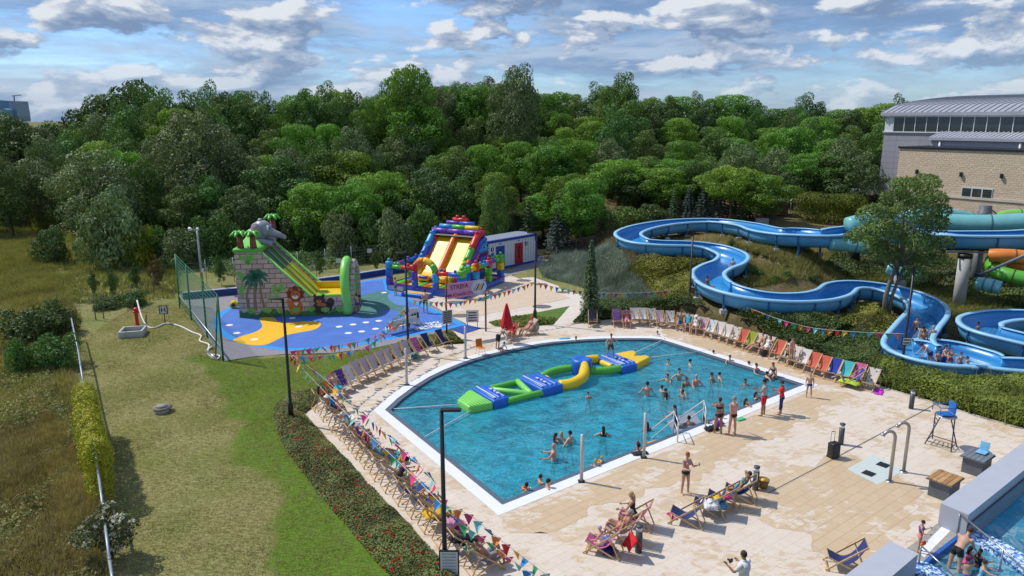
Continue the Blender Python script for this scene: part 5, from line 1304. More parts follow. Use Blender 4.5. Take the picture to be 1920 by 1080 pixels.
# slide inside the castle
SPf=smooth_line([(3.2,6.8,3.95),(3.2,5.9,3.7),(3.2,4.9,2.75),(3.2,3.9,1.75),(3.2,3.0,1.05),(3.2,2.1,.75)],4)
def sideline(x,dz): return [Vector((x,p.y,p.z+dz)) for p in SPf]
for x0,x1 in ((1.25,3.0),(3.4,5.2)):
    mb=MB(); n=len(SPf); vs=[(x,p.y,p.z+dz) for dz in (0,-1.0) for x in (x0,x1) for p in SPf]; fs=[]
    for i in range(n-1): fs+=[(n+i,i,i+1,n+i+1)[::-1],(2*n+i,3*n+i,3*n+i+1,2*n+i+1)]
    mb.add(vs,fs,0,True); mb.build('slide_lane',v_yel,cs)
sl_=sideline(3.2,.15); MB().tube(sl_,.27,10).build('lane_divider',v_org,cs)
segs=len(SPf)
def wall_line(x,off,dz,cols,r,st=()):
    l=sideline(x,dz); k_=len(cols); m_=segs-1
    for i,c in enumerate(cols):
        a=i*m_//k_; b=(i+1)*m_//k_; MB().tube(l[a:b+1],r,12).build('side_tube',c,cs)
    for i,c in st: stud(l[i].x,l[i].y,l[i].z+r*.85,c,.15)
wall_line(.95,0,.35,[v_blue,v_lb,v_blue,v_grn,v_grn],.30,((2,v_blue),(5,v_lb),(8,v_lb),(11,v_blue),(14,v_grn),(17,v_grn)))
wall_line(1.28,0,.10,[v_red,v_pur,v_org,v_yel],.18); wall_line(5.15,0,.10,[v_grn,v_yel,v_yel,v_yel],.18)
wall_line(5.5,0,.40,[v_red,v_red,v_grn,v_grn,v_yel],.32,((1,v_red),(4,v_red),(9,v_grn),(12,v_grn),(14,v_yel)))
wall_line(5.78,0,-.15,[v_blue,v_pur,v_blue,v_blue],.22); wall_line(5.85,0,-.55,[v_lb,v_org,v_yel,v_yel],.16)
prs=[(2.6,.5),(6.9,.5),(6.9,3.5)]+[(p.y,p.z-.6) for p in SPf[1:-3]]
for x0,x1,c in ((.75,.98,v_blue),(5.5,5.75,v_blue)):
    mb=MB(); pl=[(a,b) for a,b in prs]; tr=tessellate_polygon([[Vector((a,b,0)) for a,b in pl]]); n=len(pl)
    mb.add([(x,a,b) for x in (x0,x1) for a,b in pl],[t_ for t_ in tr]+[tuple(i+n for i in t_) for t_ in tr]+[(i,(i+1)%n,(i+1)%n+n,i+n) for i in range(n)]); mb.build('tower_side',c,cs)
for z,c in ((1.4,v_red),(2.2,v_pur),(2.9,v_lb)): MB().inflate([(5.9,5.4,z),(5.9,6.9,z)],.2,10).build('side_band',c,cs)
MB().box((3.2,7.0,2.4),(4.9,.3,3.9),bev=.1).build('back_wall',v_blue,cs)
MB().add([(1.1,6.7,4.15),(5.3,6.7,4.15),(5.3,5.6,4.05),(1.1,5.6,4.05),(1.1,6.7,4.12),(5.3,6.7,4.12),(5.3,5.6,4.02),(1.1,5.6,4.02)],[(0,1,2,3),(7,6,5,4)]).build('shade_net',V_('grey_net',(.22,.20,.2)),cs)
for x0,x1,y_,z,cc,r in ((.7,5.7,6.3,4.35,[v_pur,v_pur,v_pur],.24),(1.3,5.3,6.6,4.72,[v_lb,v_grn,v_yel],.21),(1.9,4.7,6.8,5.05,[v_pur,v_blue],.19),(2.5,4.0,6.9,5.33,[v_red],.2)):
    bar_(x0,y_,x1,y_,z,cc,r)
stud(2.95,6.9,5.5,v_red,.16); stud(3.6,6.9,5.5,v_red,.16)
# small red and blue arch, inside right
ap=smooth_line([(6.0,3.6,.6),(6.0,3.6,1.6),(6.15,3.3,2.3),(6.35,2.9,2.5),(6.55,2.5,2.3),(6.7,2.2,1.6),(6.7,2.2,.6)],3)
for a,b,c in ((0,7,v_blue),(6,13,v_red),(12,19,v_blue)): MB().tube(ap[a:b],.2,10).build('inner_arch',c,cs)
MB().inflate([(1.9,2.0,.9),(2.8,2.0,.9)],.28,10).inflate([(3.7,2.0,.9),(4.6,2.0,.9)],.28,10).build('slide_bumper',v_yel,cs)
for i,c in enumerate((v_org,v_yel,v_grn,v_red,v_pur)): MB().inflate([(5.0+.24*i,1.6,.6),(5.0+.24*i,1.6,1.3)],.13,8).build('play_roll',c,cs)
# ---- floating course in the pool
f0=Vector((-2.64,34.59,WZ)); fl=thing('inflatable_course','long green, blue and yellow inflatable obstacle course floating in the pool','pool inflatable',f0,R(33.26))
def pad(name,poly,mat,z0=-.12,z1=.36,bev=.1,grooves=True):
    bm=bmesh.new(); vs=[bm.verts.new((x,y,z0)) for x,y in poly]; f=bm.faces.new(vs)
    r=bmesh.ops.extrude_face_region(bm,geom=[f]); 
    for v in r['geom']:
        if isinstance(v,bmesh.types.BMVert): v.co.z=z1
    bmesh.ops.recalc_face_normals(bm,faces=bm.faces)
    bmesh.ops.bevel(bm,geom=list(bm.edges),offset=bev,segments=4,affect='EDGES',profile=.5)
    me=bpy.data.meshes.new(name); bm.to_mesh(me); bm.free(); me.materials.append(mat)
    for p_ in me.polygons: p_.use_smooth=True
    o=bpy.data.objects.new(name,me); COL.objects.link(o); o.parent=fl; return o
pad('nose_pad',[(0,-.95),(1.32,-1.1),(1.32,1.05),(1.0,1.0),(0,.25)],v_lime)
for i in range(7): MB().tube([(.12+.17*i,-.95,.365),(.12+.17*i,.25+.12*i if i<6 else 1.0,.365)],.022,5).build('pad_ridge',v_lime,fl)
for x0,x1 in ((1.34,2.3),(4.3,5.75),(10.2,11.4)):
    dy=0 if x0<10 else .4
    p_=pad('blue_pad',[(x0,-1.12+dy*.9),(x1,-1.08+dy*.9),(x1,1.1+dy),(x0,1.1+dy)],v_blue,z1=.42)
    n_=int((x1-x0)/.3)
    for i in range(n_): MB().inflate([(x0+.18+.3*i,-.9+dy,.40),(x0+.18+.3*i,.95+dy,.40)],.1,8,e=.6).build('pad_roll',v_blue,p_)
    MB().box((x0+.2,dy,.515),(.07,1.9,.012)).build('white_stripe',v_wht,p_)
    t_=text_obj('pad_lettering','≈ ∿ ≈',.36,v_wht,(x0+.62,dy-.15,.53),(0,0,-math.pi/2),p_,.006)
for y in (-1.0,1.0): MB().inflate([(2.25,y,.18),(4.35,y,.18)],.17,12).build('frame_tube',v_grn,fl)
MB().inflate([(2.3,.85,.2),(3.75,-.9,.2)],.16,12).build('cross_tube',v_lime,fl); MB().inflate([(4.15,.95,.24),(3.75,-.85,.22)],.17,12).build('cross_tube',v_lime,fl)
MB().tube(smooth_line([(5.7,.85,.22),(6.3,1.1,.25),(7.1,1.15,.28),(7.9,.95,.3)],4),.22,12).build('curved_tube',v_grn,fl)
MB().tube(smooth_line([(5.75,-.7,.2),(6.4,-.95,.25),(7.2,-.85,.4),(7.75,-.35,.62),(8.1,.1,.75)],4),[.3]*12+[.28,.26,.24,.22,.2],14).build('curved_tube',v_yel,fl)
MB().lathe([(0,-.1),(.42,-.1),(.52,.0),(.56,.3),(.60,.75),(.55,.9),(.40,.95),(.25,.86),(0,.84)],(8.25,.55,0),20).build('hub',v_blue,fl)
MB().tube(smooth_line([(8.5,.95,.35),(8.9,1.35,.3),(9.6,1.65,.28),(10.3,1.55,.25)],4),.26,12).build('curved_tube',v_yel,fl)
MB().tube(smooth_line([(8.5,.1,.28),(8.9,-.2,.28),(9.6,-.45,.26),(10.3,-.45,.25)],4),.23,12).build('curved_tube',v_grn,fl)
MB().inflate([(10.15,1.0,.2),(10.15,.15,.2)],.17,10).build('inner_tube',v_yel,fl); MB().inflate([(5.85,.45,.2),(5.85,.75,.2)],.15,10).build('inner_tube',v_yel,fl)
pad('tail_pad',[(11.4,-.66),(12.95,-.15),(12.95,.25),(12.35,.5),(12.9,1.0),(12.98,1.42),(11.4,1.55)],v_yel,z1=.38)
# mooring ropes
m_rope=M('pale_rope',(.55,.52,.55),.8,var=.05)
for lab,a,b in (('mooring rope from the left pool corner to the green nose',G(722,768,-.1),G(880,757,.0)),('mooring rope from the left pool rim to the tip of the green nose',G(783,827,-.05),G(885,769,.0)),('mooring rope from the far pool rim to the yellow tail',G(1246,636,-.02),G(1194,660,.1)),('mooring rope from the right pool rim to the yellow tail',G(1330,657,-.02),G(1221,670,.1))):
    t=thing('mooring_rope',lab,'rope',a); mm=(a+b)/2; mm.z-=.0
    MB().tube([a,mm,b],.028,5).build('rope_line',m_rope,t,world=True)
    MB().tube([a,a+Vector((0,0,.06))],.05,8).build('anchor_ring',m_stl,t,world=True)
# ================================================================ lamps, posts, signs, fences
m_blk=M('black_pole_paint',(.018,.019,.021),.4,.3,var=.1,vs=2)
m_gal=M('galvanised_steel',(.36,.38,.40),.45,.7,var=.1,vs=2)
m_pgrn=M('green_post_paint',(.02,.15,.06),.45,var=.15,vs=2)
m_wood=M('pine_wood',(.52,.34,.16),.6,var=.15,vs=5); m_brown=M('brown_post_paint',(.10,.045,.03),.6,var=.15,vs=2)
LP=[]
def lamp(label,p,h,side,head=True):
    t=thing('street_lamp',label,'street lamp',(p.x,p.y,p.z),0,'black lamp posts around the pool')
    MB().lathe([(0,0),(.13,0),(.13,.9),(.075,1.0),(.06,h),(0,h)],(0,0,0),12).build('pole',m_blk,t)
    MB().box((0,0,.03),(.36,.36,.05)).build('base_plate',m_blk,t)
    MB().box((side*.28,0,h+.02),(.62,.2,.07),bev=.02).build('lamp_head',m_blk,t)
    MB().box((side*.33,0,h-.02),(.4,.14,.015)).build('lamp_glass',M('lamp_glass',(.5,.5,.46),.2),t)
    LP.append(p); return t
lamp('black lamp post nearest the camera, in front of the near deck chairs',G(835,1083),5.6,1)
lamp('black lamp post standing in the rose bed on the lawn side',G(547,793),6.05,-1)
lamp('black lamp post between the playground bench and the row of pale deck chairs',G(766,664),6.3,-1)
lamp('black lamp post beside the grass triangle in front of the white container',G(1003,607),6.45,-1)
p5=G(1297,601); lamp('black lamp post rising from the dark shrubs in front of the slide',Vector((p5.x,p5.y+1,0.1)),6.3,-1)
p6=G(1689,703); lamp('black lamp post at the splash basin of the blue slide',Vector((p6.x,p6.y,tz(p6.x,p6.y))),6.3,-1)
p=GT(1568,400); q=AT(1570,352,p.y); t=thing('lamp_pole','thin dark pole behind the clipped yellow-green hedge','pole',p); MB().tube([(0,0,0),(0,0,q.z-p.z)],[.06,.05],8).build('shaft',m_blk,t); MB().box((.15,0,q.z-p.z),(.4,.14,.06)).build('head',m_blk,t)
p=GT(1829,412); q=AT(1834,363,p.y); t=thing('lamp_pole','thin dark pole in front of the stone wall window','pole',p); MB().tube([(0,0,0),(0,0,q.z-p.z)],[.06,.05],8).build('shaft',m_blk,t); MB().box((.15,0,q.z-p.z),(.4,.14,.06)).build('head',m_blk,t)
p=G(381,548); h=ZT(p,432); t=thing('floodlight_mast','pale steel mast with cameras and a floodlight behind the green netting','mast',p)
MB().tube([(0,0,0),(0,0,h)],[.12,.07],12).build('mast_tube',m_gal,t); MB().box((-.25,0,h+.05),(.7,.08,.08)).build('cross_arm',m_gal,t); MB().inflate([(-.6,-.1,h+.18),(-.42,-.2,h+.12)],.13,10).build('camera_housing',M('white_housing',(.7,.7,.7)),t); MB().inflate([(.08,-.1,h+.16),(.15,-.25,h+.12)],.11,10).build('camera_housing',M('white_housing',(.7,.7,.7)),t); MB().box((.12,0,h*.36),(.16,.16,.3)).build('junction_box',M('white_housing',(.7,.7,.7)),t)
for px,py,tp,lab in ((763,722,653,'steel net post on the far left pool rim'),(873,672,617,'steel net post on the far pool rim near the orange chair'),(1090,903,815,'pale steel post on the near pool rim below the inflatable'),(1207,858,775,'pale steel post on the near pool rim by the handrails')):
    p=G(px,py); h=max(2.0,ZT(p,tp)); t=thing('rim_post',lab,'post',p); MB().lathe([(0,0),(.07,0),(.07,h),(0,h+.02)],n=12).build('tube_shaft',M('pale_steel',(.50,.49,.47),.4,.3,var=.08),t); MB().box((0,0,.015),(.26,.26,.03)).build('foot_plate',m_dark,t)
# bollard lights
for px,py,lab in ((1197,1035,'bollard light with a red towel hung beside the occupied deck chairs'),(1416,918,'bollard light beside the wicker basket'),(1576,833,'bollard light behind the black loudspeaker case'),(1708,766,'bollard light near the shrub border at the right')):
    t=thing('bollard_light',lab,'bollard',G(px,py),0,'bollard lights on the sun deck')
    MB().lathe([(0,0),(.115,0),(.115,.78),(0,.78)],n=16).build('shaft',M('graphite_paint',(.06,.065,.07),.5),t); MB().lathe([(0,.782),(.10,.782),(.10,.93),(0,.93)],n=16).build('light_ring',M('clear_lens',(.65,.66,.66),.2),t); MB().lathe([(0,.932),(.12,.932),(.12,.985),(0,.99)],n=16).build('cap',M('graphite_paint',(.06,.065,.07),.5),t)
# shower arches
for px,py,tp,lab in ((1668,903,808,'front bent steel shower pipe by the pale green tiles'),(1694,885,792,'rear bent steel shower pipe next to the front one')):
    p=G(px,py); h=ZT(p,tp); t=thing('shower_pipe',lab,'shower',p,0,'pair of bent shower pipes'); pts=[(0,0,0),(0,0,h-.28)]+[(-.24+.24*math.cos(a*.35),.0,h-.28+.27*math.sin(a*.35)) for a in range(1,9)]
    MB().tube(pts,.065,12).build('pipe',M('satin_steel',(.40,.37,.34),.35,.6,var=.06),t); MB().tube([(-.47,0,h-.12),(-.49,0,h-.20)],.085,12).build('shower_rose',m_stl,t); MB().lathe([(0,0),(.15,0),(.15,.03),(0,.03)],n=14).build('flange_plate',m_stl,t)
# pool handrails near the near rim
hr=M('white_steel_rail',(.62,.62,.60),.35,.2)
def railset(lab,a_,b_,c_,low):
    A_=G(*a_); B=G(*b_); C=G(*c_)
    t=thing('handrail',lab,'handrail',A_)
    top=.95; pts=[Vector((C.x,C.y,.35)),Vector((B.x,B.y,top)),Vector((A_.x,A_.y,top))]
    MB().tube(pts,.032,8).build('rail',hr,t,world=True); MB().tube([Vector((C.x,C.y,-.1)),Vector((B.x,B.y,top-.42)),Vector((A_.x,A_.y,top-.42))],.026,8).build('lower_rail',hr,t,world=True)
    MB().tube([(A_.x,A_.y,top),(A_.x,A_.y,0)],.034,8).build('post',hr,t,world=True); MB().tube([(B.x,B.y,top),(B.x,B.y,-.4)],.03,8).build('post',hr,t,world=True)
railset('near white handrail of the pool steps beside the rim post',(1270,829),(1262,808),(1222,818),1)
railset('far white handrail of the pool steps beside the pair watching the pool',(1322,806),(1318,786),(1275,795),1)
# ramp between the rails
sheet('pool_ramp',PX([(1272,826),(1322,803),(1300,770),(1250,790)],-.12),-.115,M('grey_ramp',(.22,.25,.31),.7))
# ---- signs
def board(name,label,tl,tr_,bl_,Yl,Yr,mat,cat='sign'): pass
s1=G(838,634); s2=G(911,621)
sg=thing('banner_sign','pink banner sign STREFA DMUCHAŃCÓW on two brown posts before the castle','sign',s1)
zt1=ZT(s1,534); zb1=ZT(s1,562); zt2=ZT(s2,521); zb2=ZT(s2,549)
MB().tube([s1,Vector((s1.x,s1.y,zt1+.05))],.06,8).build('post',m_brown,sg,world=True); MB().tube([s2,Vector((s2.x,s2.y,zt2+.05))],.06,8).build('post',m_brown,sg,world=True)
dv=(s2-s1).normalized(); nv=Vector((dv.y,-dv.x,0)); zt=(zt1+zt2)/2; zb=(zb1+zb2)/2; Wd=(s2-s1).length; sa=math.atan2(dv.y,dv.x)
mid=(s1+s2)/2
MB().box(mid+Vector((0,0,(zt+zb)/2))+nv*.08,(Wd-.12,.03,zt-zb),rz=sa).build('panel',M('pink_banner',(.56,.25,.42),.5,var=.04),sg,world=True)
m_mar=M('maroon_print',(.22,.01,.06),.5)
for tx,ox,oz,sz in (('STREFA',-.55,.22,.50),('DMUCHAŃCÓW',-.50,-.30,.36)):
    c_=mid+nv*.10+dv*ox+Vector((0,0,(zt+zb)/2+oz)); o=text_obj('sign_lettering',tx,sz*Wd/4.2*1.15,m_mar,(0,0,0),(math.pi/2,0,sa),sg,.004); o.location=c_-sg.location
c_=mid+nv*.105+dv*(Wd*.31)+Vector((0,0,(zt+zb)/2+.03))
def disc(c,r,mat,name,off,ws=1.):
    mb=MB(); mb.add([c+nv*off]+[c+nv*off+dv*(r*ws*math.cos(a*.3927))+Vector((0,0,r*math.sin(a*.3927))) for a in range(16)],[(0,i+1,(i+1)%16+1) for i in range(16)]); return mb.build(name,mat,sg,world=True)
disc(c_,.52,M('print_pale_blue',(.35,.55,.68)),'sign_emblem',.0,1.15); disc(c_,.40,M('print_pale',(.6,.6,.6)),'sign_emblem_ring',.008)
for i in range(4):
    MB().box(c_+nv*.02+dv*(-.28+.18*i)+Vector((0,0,0)),(.09,.01,.5),rot=Matrix.Rotation(sa,3,'Z')@Matrix.Rotation(.5,3,'Y')).build('emblem_stripe',(M('print_orange',(.6,.28,.08)),m_brown)[i%2],sg,world=True)
def notice(label,p,ztop,zbot,w,ang,mat,lines,legs=True,frame=m_brown,lc=m_blk,red=False):
    t=thing('notice_board',label,'sign',p,ang)
    MB().box((0,0,(ztop+zbot)/2),(w,.04,ztop-zbot)).build('frame',frame,t); MB().box((0,-.024,(ztop+zbot)/2),(w-.08,.012,ztop-zbot-.08)).build('panel',mat,t)
    h=(ztop-zbot-.12)/lines
    for i in range(lines):
        MB().box((0,-.034,zbot+.08+h*(i+.35)),(w*.7,.006,h*.42)).build('print_line',(m_mar if (red and i==0) else lc),t)
    if legs:
        for s_ in (-1,1): MB().bar((s_*w*.4,0,0),(s_*w*.4,0,zbot),.05).build('leg',frame,t)
    return t
m_wb=M('white_board',(.62,.62,.6),.5)
notice('grey notice board fixed on the left banner post',s1+nv*.12+Vector((0,0,0)),ZT(s1,581),ZT(s1,606),.72,sa,M('grey_board',(.28,.28,.27)),6,False,m_gal)
p=G(886,614); notice('standing white notice board with red bottom field on the navy mat',p,ZT(p,582),ZT(p,604),.85,.1,m_wb,4,True,m_gal,m_blk,True)
p=G(835,1083); notice('framed white notice board strapped to the nearest lamp post',p+Vector((.15,-.2,0)),ZT(p,1025),ZT(p,1071),.62,.0,m_wb,7,False,m_blk,M('grey_print',(.35,.38,.4)))
notice('small white picture sign on the lamp post by the splash basin',Vector((p6.x,p6.y-.12,0)),AT(0,631,p6.y).z,AT(0,646,p6.y).z,.5,0,m_wb,2,False,m_blk)
p=G(776,608); t=thing('sandwich_board','white folding sign board standing on the blue playground behind the bench','sign',p,.5); 
for s_ in (-1,1): MB().box((0,s_*.16,.62),(.75,.03,1.15),rot=Matrix.Rotation(s_*.22,3,'X')).build('panel',m_wb,t)
for i in range(3): MB().box((-.2+.2*i,-.33+.02,.62+.05*i),(.12,.02,.4),rot=Matrix.Rotation(-.22,3,'X')).build('print_mark',m_blk,t)
# H sign, hydrant, trough, hose, manhole
p=GT(310,607); t=thing('hydrant_sign','small H sign on a red post on the mown slope','sign',p); h=AT(0,575,p.y).z-p.z
MB().tube([(0,0,0),(0,0,h)],.035,8).build('post',m_brown,t); MB().box((-.02,-.03,h-.22),(.62,.02,.62)).build('panel',M('dark_sign',(.03,.03,.05)),t); MB().box((-.02,-.045,h-.22),(.46,.008,.52)).build('white_field',m_wb,t); text_obj('letter','H',.5,m_blk,(-.02,-.052,h-.24),(math.pi/2,0,0),t,.003)
p=GT(250,628); t=thing('concrete_trough','grey concrete trough half sunk in the slope around the hydrant','trough',(p.x,p.y,p.z),.25,None,.66)
for c_,d_ in (((0,-1.0,.3),(2.2,.18,.7)),((0,1.0,.3),(2.2,.18,.7)),((-1.02,0,.3),(.18,1.82,.7)),((1.02,0,.3),(.18,1.82,.7))): MB().box(c_,d_,bev=.02).build('side',m_conc,t)
MB().box((0,0,.2),(1.9,1.85,.1)).build('gravel_fill',M('gravel_fill',(.2,.17,.13),.95,var=.4,vs=12),t)
p2_=GT(258,610); t=thing('fire_hydrant','red hydrant standpipe with a white hose in the concrete trough','hydrant',p2_); MB().lathe([(0,0),(.14,0),(.12,.1),(.12,1.05),(.17,1.08),(.17,1.2),(.06,1.28),(0,1.3)],n=14).build('barrel',v_red,t); MB().inflate([(-.2,0,.95),(.2,0,.95)],.07,8).build('outlet',v_red,t)
hose=thing('fire_hose','white fire hose snaking over the lawn from the hydrant to the netting','hose',GT(262,598))
pts=[]
for a,b,dz in [(260,588,1.0),(266,603,.5),(275,612,.06),(290,616,.06),(312,608,.06),(335,612,.06),(360,624,.06),(377,631,.06),(375,641,.06),(392,648,.06),(390,660,.06),(400,667,.06),(412,669,.06),(405,675,.06),(388,662,.06),(397,652,.06)]:
    q=GT(a,b); pts.append(Vector((q.x,q.y,tz(q.x,q.y)+dz)))
MB().tube(smooth_line(pts,5),.055,8).build('hose_line',M('white_canvas',(.66,.65,.6),.8),hose,world=True); MB().tube([pts[-3]+Vector((0,0,.05)),pts[-2]+Vector((0,0,.05))],.09,10).build('coupling',m_stl,hose,world=True)
p=GT(303,772); t=thing('manhole_ring','concrete manhole ring with a round lid on the mown slope','manhole',p,0,None,.62)
MB().lathe([(0,-.2),(.55,-.2),(.55,.34),(0,.34)],n=24).build('ring',m_conc,t); MB().lathe([(0,.342),(.74,.342),(.74,.42),(0,.42)],(.08,.02,0),n=24).build('slab',M('dark_slab',(.19,.165,.13),.9,var=.2),t); MB().lathe([(0,.422),(.42,.422),(.40,.52),(0,.53)],(.02,.05,0),n=20).build('lid',M('lid_concrete',(.24,.24,.22),.9),t)
# green ball-stop netting
GP=[((328,476),(338,571)),((345,497),(359,600)),((374,524),(389,633)),((403,553),(419,677))]
t=thing('ball_stop_net','tall green ball-stop netting on slanting green posts beside the playground','netting',G(359,600))
PB=[G(*b) for a,b in GP]; PT=[Vector((p.x,p.y,ZT(p,a[1]))) for p,(a,b) in zip(PB,GP)]
for a,b in zip(PB,PT): MB().tube([a,b],.06,8).build('post',m_pgrn,t,world=True)
MB().tube([PB[0]+Vector((.5,-1.2,0)),PT[0]],.045,8).build('brace',m_pgrn,t,world=True); MB().tube([PB[3]+Vector((-.7,.6,0)),PT[3]],.045,8).build('brace',m_pgrn,t,world=True)
for i in range(3):
    mb=MB(); n=14
    for k in range(n+1):
        f=k/n; mb.bar(PB[i].lerp(PB[i+1],f),PT[i].lerp(PT[i+1],f),.016)
        a=PB[i].lerp(PT[i],f); b=PB[i+1].lerp(PT[i+1],f); mb.bar(a,b,.016)
    o=mb.build('net',M('green_net_cord',(.08,.26,.15),.8),t,world=True)
MB().tube([PB[0]+Vector((0,0,.75)),PB[3]+Vector((0,0,.75))],.05,8).build('rail',m_gal,t,world=True)
# fences
def meshfence(name,label,pts,h,step=.22,post=2.5,mat=m_gal,postr=.035,rail=True,hs=6,wire=.006,cat='fence'):
    t=thing(name,label,cat,pts[0]); mb=MB(); acc=0.
    for a,b in zip(pts[:-1],pts[1:]):
        L_=(b-a).length; n=max(1,int(L_/step))
        for i in range(n): q=a.lerp(b,i/n); mb.bar(q,q+Vector((0,0,h)),wire)
        for k in range(hs): 
            z=Vector((0,0,h*(k+.5)/hs)); mb.bar(a+z,b+z,wire*1.2)
        np_=max(1,round(L_/post))
        for i in range(np_):
            q=a.lerp(b,i/np_); MB().tube([q-Vector((0,0,.2)),q+Vector((0,0,h+.08))],postr,6).build('post',mat,t,world=True)
        if rail: MB().tube([a+Vector((0,0,h)),b+Vector((0,0,h))],postr,6).build('top_rail',mat,t,world=True)
    mb.build('wire_mesh',mat,t,world=True); return t
fl_=[(134,598),(146,655),(156,718),(172,800),(184,885),(194,960),(205,1050),(213,1100)]
FP_=[]
for a,b in fl_:
    p=G(a,b,1.0)
    for _ in range(5): z=tz(p.x,p.y)+1.45; p=G(a,b,z)
    FP_.append(Vector((p.x,p.y,tz(p.x,p.y))))
meshfence('steel_fence','long galvanised mesh fence running down the left side of the lawn',FP_,1.45,.2,3.,M('bluish_galvanised',(.30,.34,.40),.5,.4),.045)
def gpts(l,z=True): return [GT(a,b) for a,b in l]
meshfence('wire_fence','tall wire fence between the mown slope and the meadow behind the hydrant',gpts([(112,598),(180,600),(195,598),(250,582),(290,556),(310,545)]),1.9,.5,3.2,M('rusty_wire',(.13,.12,.10),.7,.3),.04,False,7,.007)
meshfence('wire_fence','grey wire fence behind the blue playground parapet',gpts([(335,538),(440,528),(560,515),(660,503),(730,493),(785,487)]),2.1,.45,3.,m_gal,.035,False,7,.007)
meshfence('rustic_fence','dark wooden rail fence at the wood edge right of the container',gpts([(1055,478),(1080,474),(1115,468)]),1.4,.6,2.,M('weathered_wood',(.12,.10,.08),.9),.06,True,4,.03)
for px,py,lab in ((594,497,'small white sign on the wire fence left of the castle'),(636,489,'white sign plate on the wire fence behind the slide arch'),(694,470,'rectangular plate on a tall post behind the parapet')):
    p=GT(px,py+22); t=thing('fence_sign',lab,'sign',p); h=AT(0,py,p.y).z-p.z
    MB().tube([(0,0,0),(0,0,h+.2)],.035,6).build('post',m_gal,t); MB().box((0,-.05,h),(.5,.02,.42)).build('plate',m_wb,t)
p=GT(1031,468); t=thing('white_cabinet','narrow white service cabinet right of the white container','cabinet',p); MB().box((0,0,.7),(.5,.4,1.4),bev=.02).build('body',m_wb,t); MB().box((0,0,1.43),(.56,.46,.06)).build('lid',m_gal,t)
# ---- toilet container
a=G(914,510); b=G(1007,490.5); c=G(885,498); dl=(b-a); ang=math.atan2(dl.y,dl.x); Lc=dl.length; Wc=2.6
ct=thing('toilet_container','white toilet container with blue frame, one blue door and one red door','container',a,ang)
Hc=2.75
m_cw=M('white_container_panel',(.66,.67,.70),.5,var=.05,vs=1.5); m_cb=M('blue_container_frame',(.015,.05,.30),.45,var=.08)
MB().box((Lc/2,Wc/2,Hc/2+.1),(Lc-.1,Wc-.1,Hc-.15)).build('wall',m_cw,ct)
for i in range(int(Lc/.42)): MB().box((.35+.42*i,.035,Hc/2+.1),(.03,.02,Hc-.5)).build('panel_seam',M('seam_grey',(.4,.42,.46)),ct)
for x in (0.07,Lc-.07):
    for y in (.07,Wc-.07): MB().box((x,y,Hc/2+.05),(.16,.16,Hc+.1)).build('corner_post',m_cb,ct)
for z,h in ((.1,.2),(Hc+.02,.22)):
    for y in (.06,Wc-.06): MB().box((Lc/2,y,z),(Lc-.3,.14,h)).build('frame_beam',m_cb,ct)
    for x in (.06,Lc-.06): MB().box((x,Wc/2,z),(.14,Wc-.3,h)).build('frame_beam',m_cb,ct)
MB().box((Lc/2,Wc/2,Hc+.1),(Lc-.3,Wc-.3,.12)).build('roof',M('grey_blue_roof',(.24,.27,.33),.5,var=.08),ct)
for f0_,f1_,mt in ((.17,.33,M('blue_door',(.012,.06,.34),.5)),(.54,.70,M('red_door',(.42,.012,.02),.5))):
    d_=MB().box((Lc*(f0_+f1_)/2,.03,1.22),(Lc*(f1_-f0_),.06,2.05)).build('door',mt,ct)
    MB().box((Lc*(f0_+f1_)/2,-.008,1.3),(.24,.012,1.2)).build('glass_strip',M('dark_strip',(.04,.02,.03),.2),d_); MB().box((Lc*f0_+.12,-.02,1.2),(.04,.05,.16)).build('handle',m_gal,d_)
for f in (.10,.77): MB().box((Lc*f,.03,2.05),(.36,.03,.36)).build('pictogram',m_blk,ct); MB().box((Lc*f,.01,2.05),(.12,.012,.26)).build('pictogram_figure',m_wb,ct)
for f in (.25,.62): MB().box((Lc*f,.03,2.5),(.3,.04,.1)).build('vent',m_gal,ct)
MB().tube([(-.03,Wc*.25,2.2),(-.2,Wc*.25,2.1),(-.2,Wc*.4,1.2)],.03,6).build('pipe',m_gal,ct)
# hut, gate, cabinet in the back
p=GT(1450,402); t=thing('brown_hut','small brown timber hut with overhanging roof at the wood edge','hut',p); MB().box((0,0,.75),(2.6,1.8,1.5)).build('walls',M('brown_timber',(.16,.075,.04),.8,var=.25,vs=4),t); MB().prism([(-1.6,-1.2),(1.6,-1.2),(1.6,1.2),(-1.6,1.2)],1.5,1.66).build('roof',M('beige_roof',(.32,.27,.2),.9),t)
sheet('yard',[tuple(GT(*q)[:2]) for q in [(1415,418),(1445,400),(1470,392),(1510,396),(1505,416)]],3.2,m_gravel).location.z=-.0
gp=gpts([(1482,398),(1506,400)]); meshfence('grey_gate','grey barred gate beside the brown hut',gp,1.5,.25,1.5,m_gal,.06,True,3,.03,'gate')
p=GT(1428,424); t=thing('cable_cabinet','pale ribbed cabinet behind the high blue slide','cabinet',p,.2); MB().box((0,0,.4),(1.1,.7,.8)).build('body',M('aluminium_box',(.38,.39,.42),.4,.5),t)
for i in range(5): MB().box((-.4+.2*i,-.37,.4),(.04,.03,.7)).build('rib',m_gal,t)
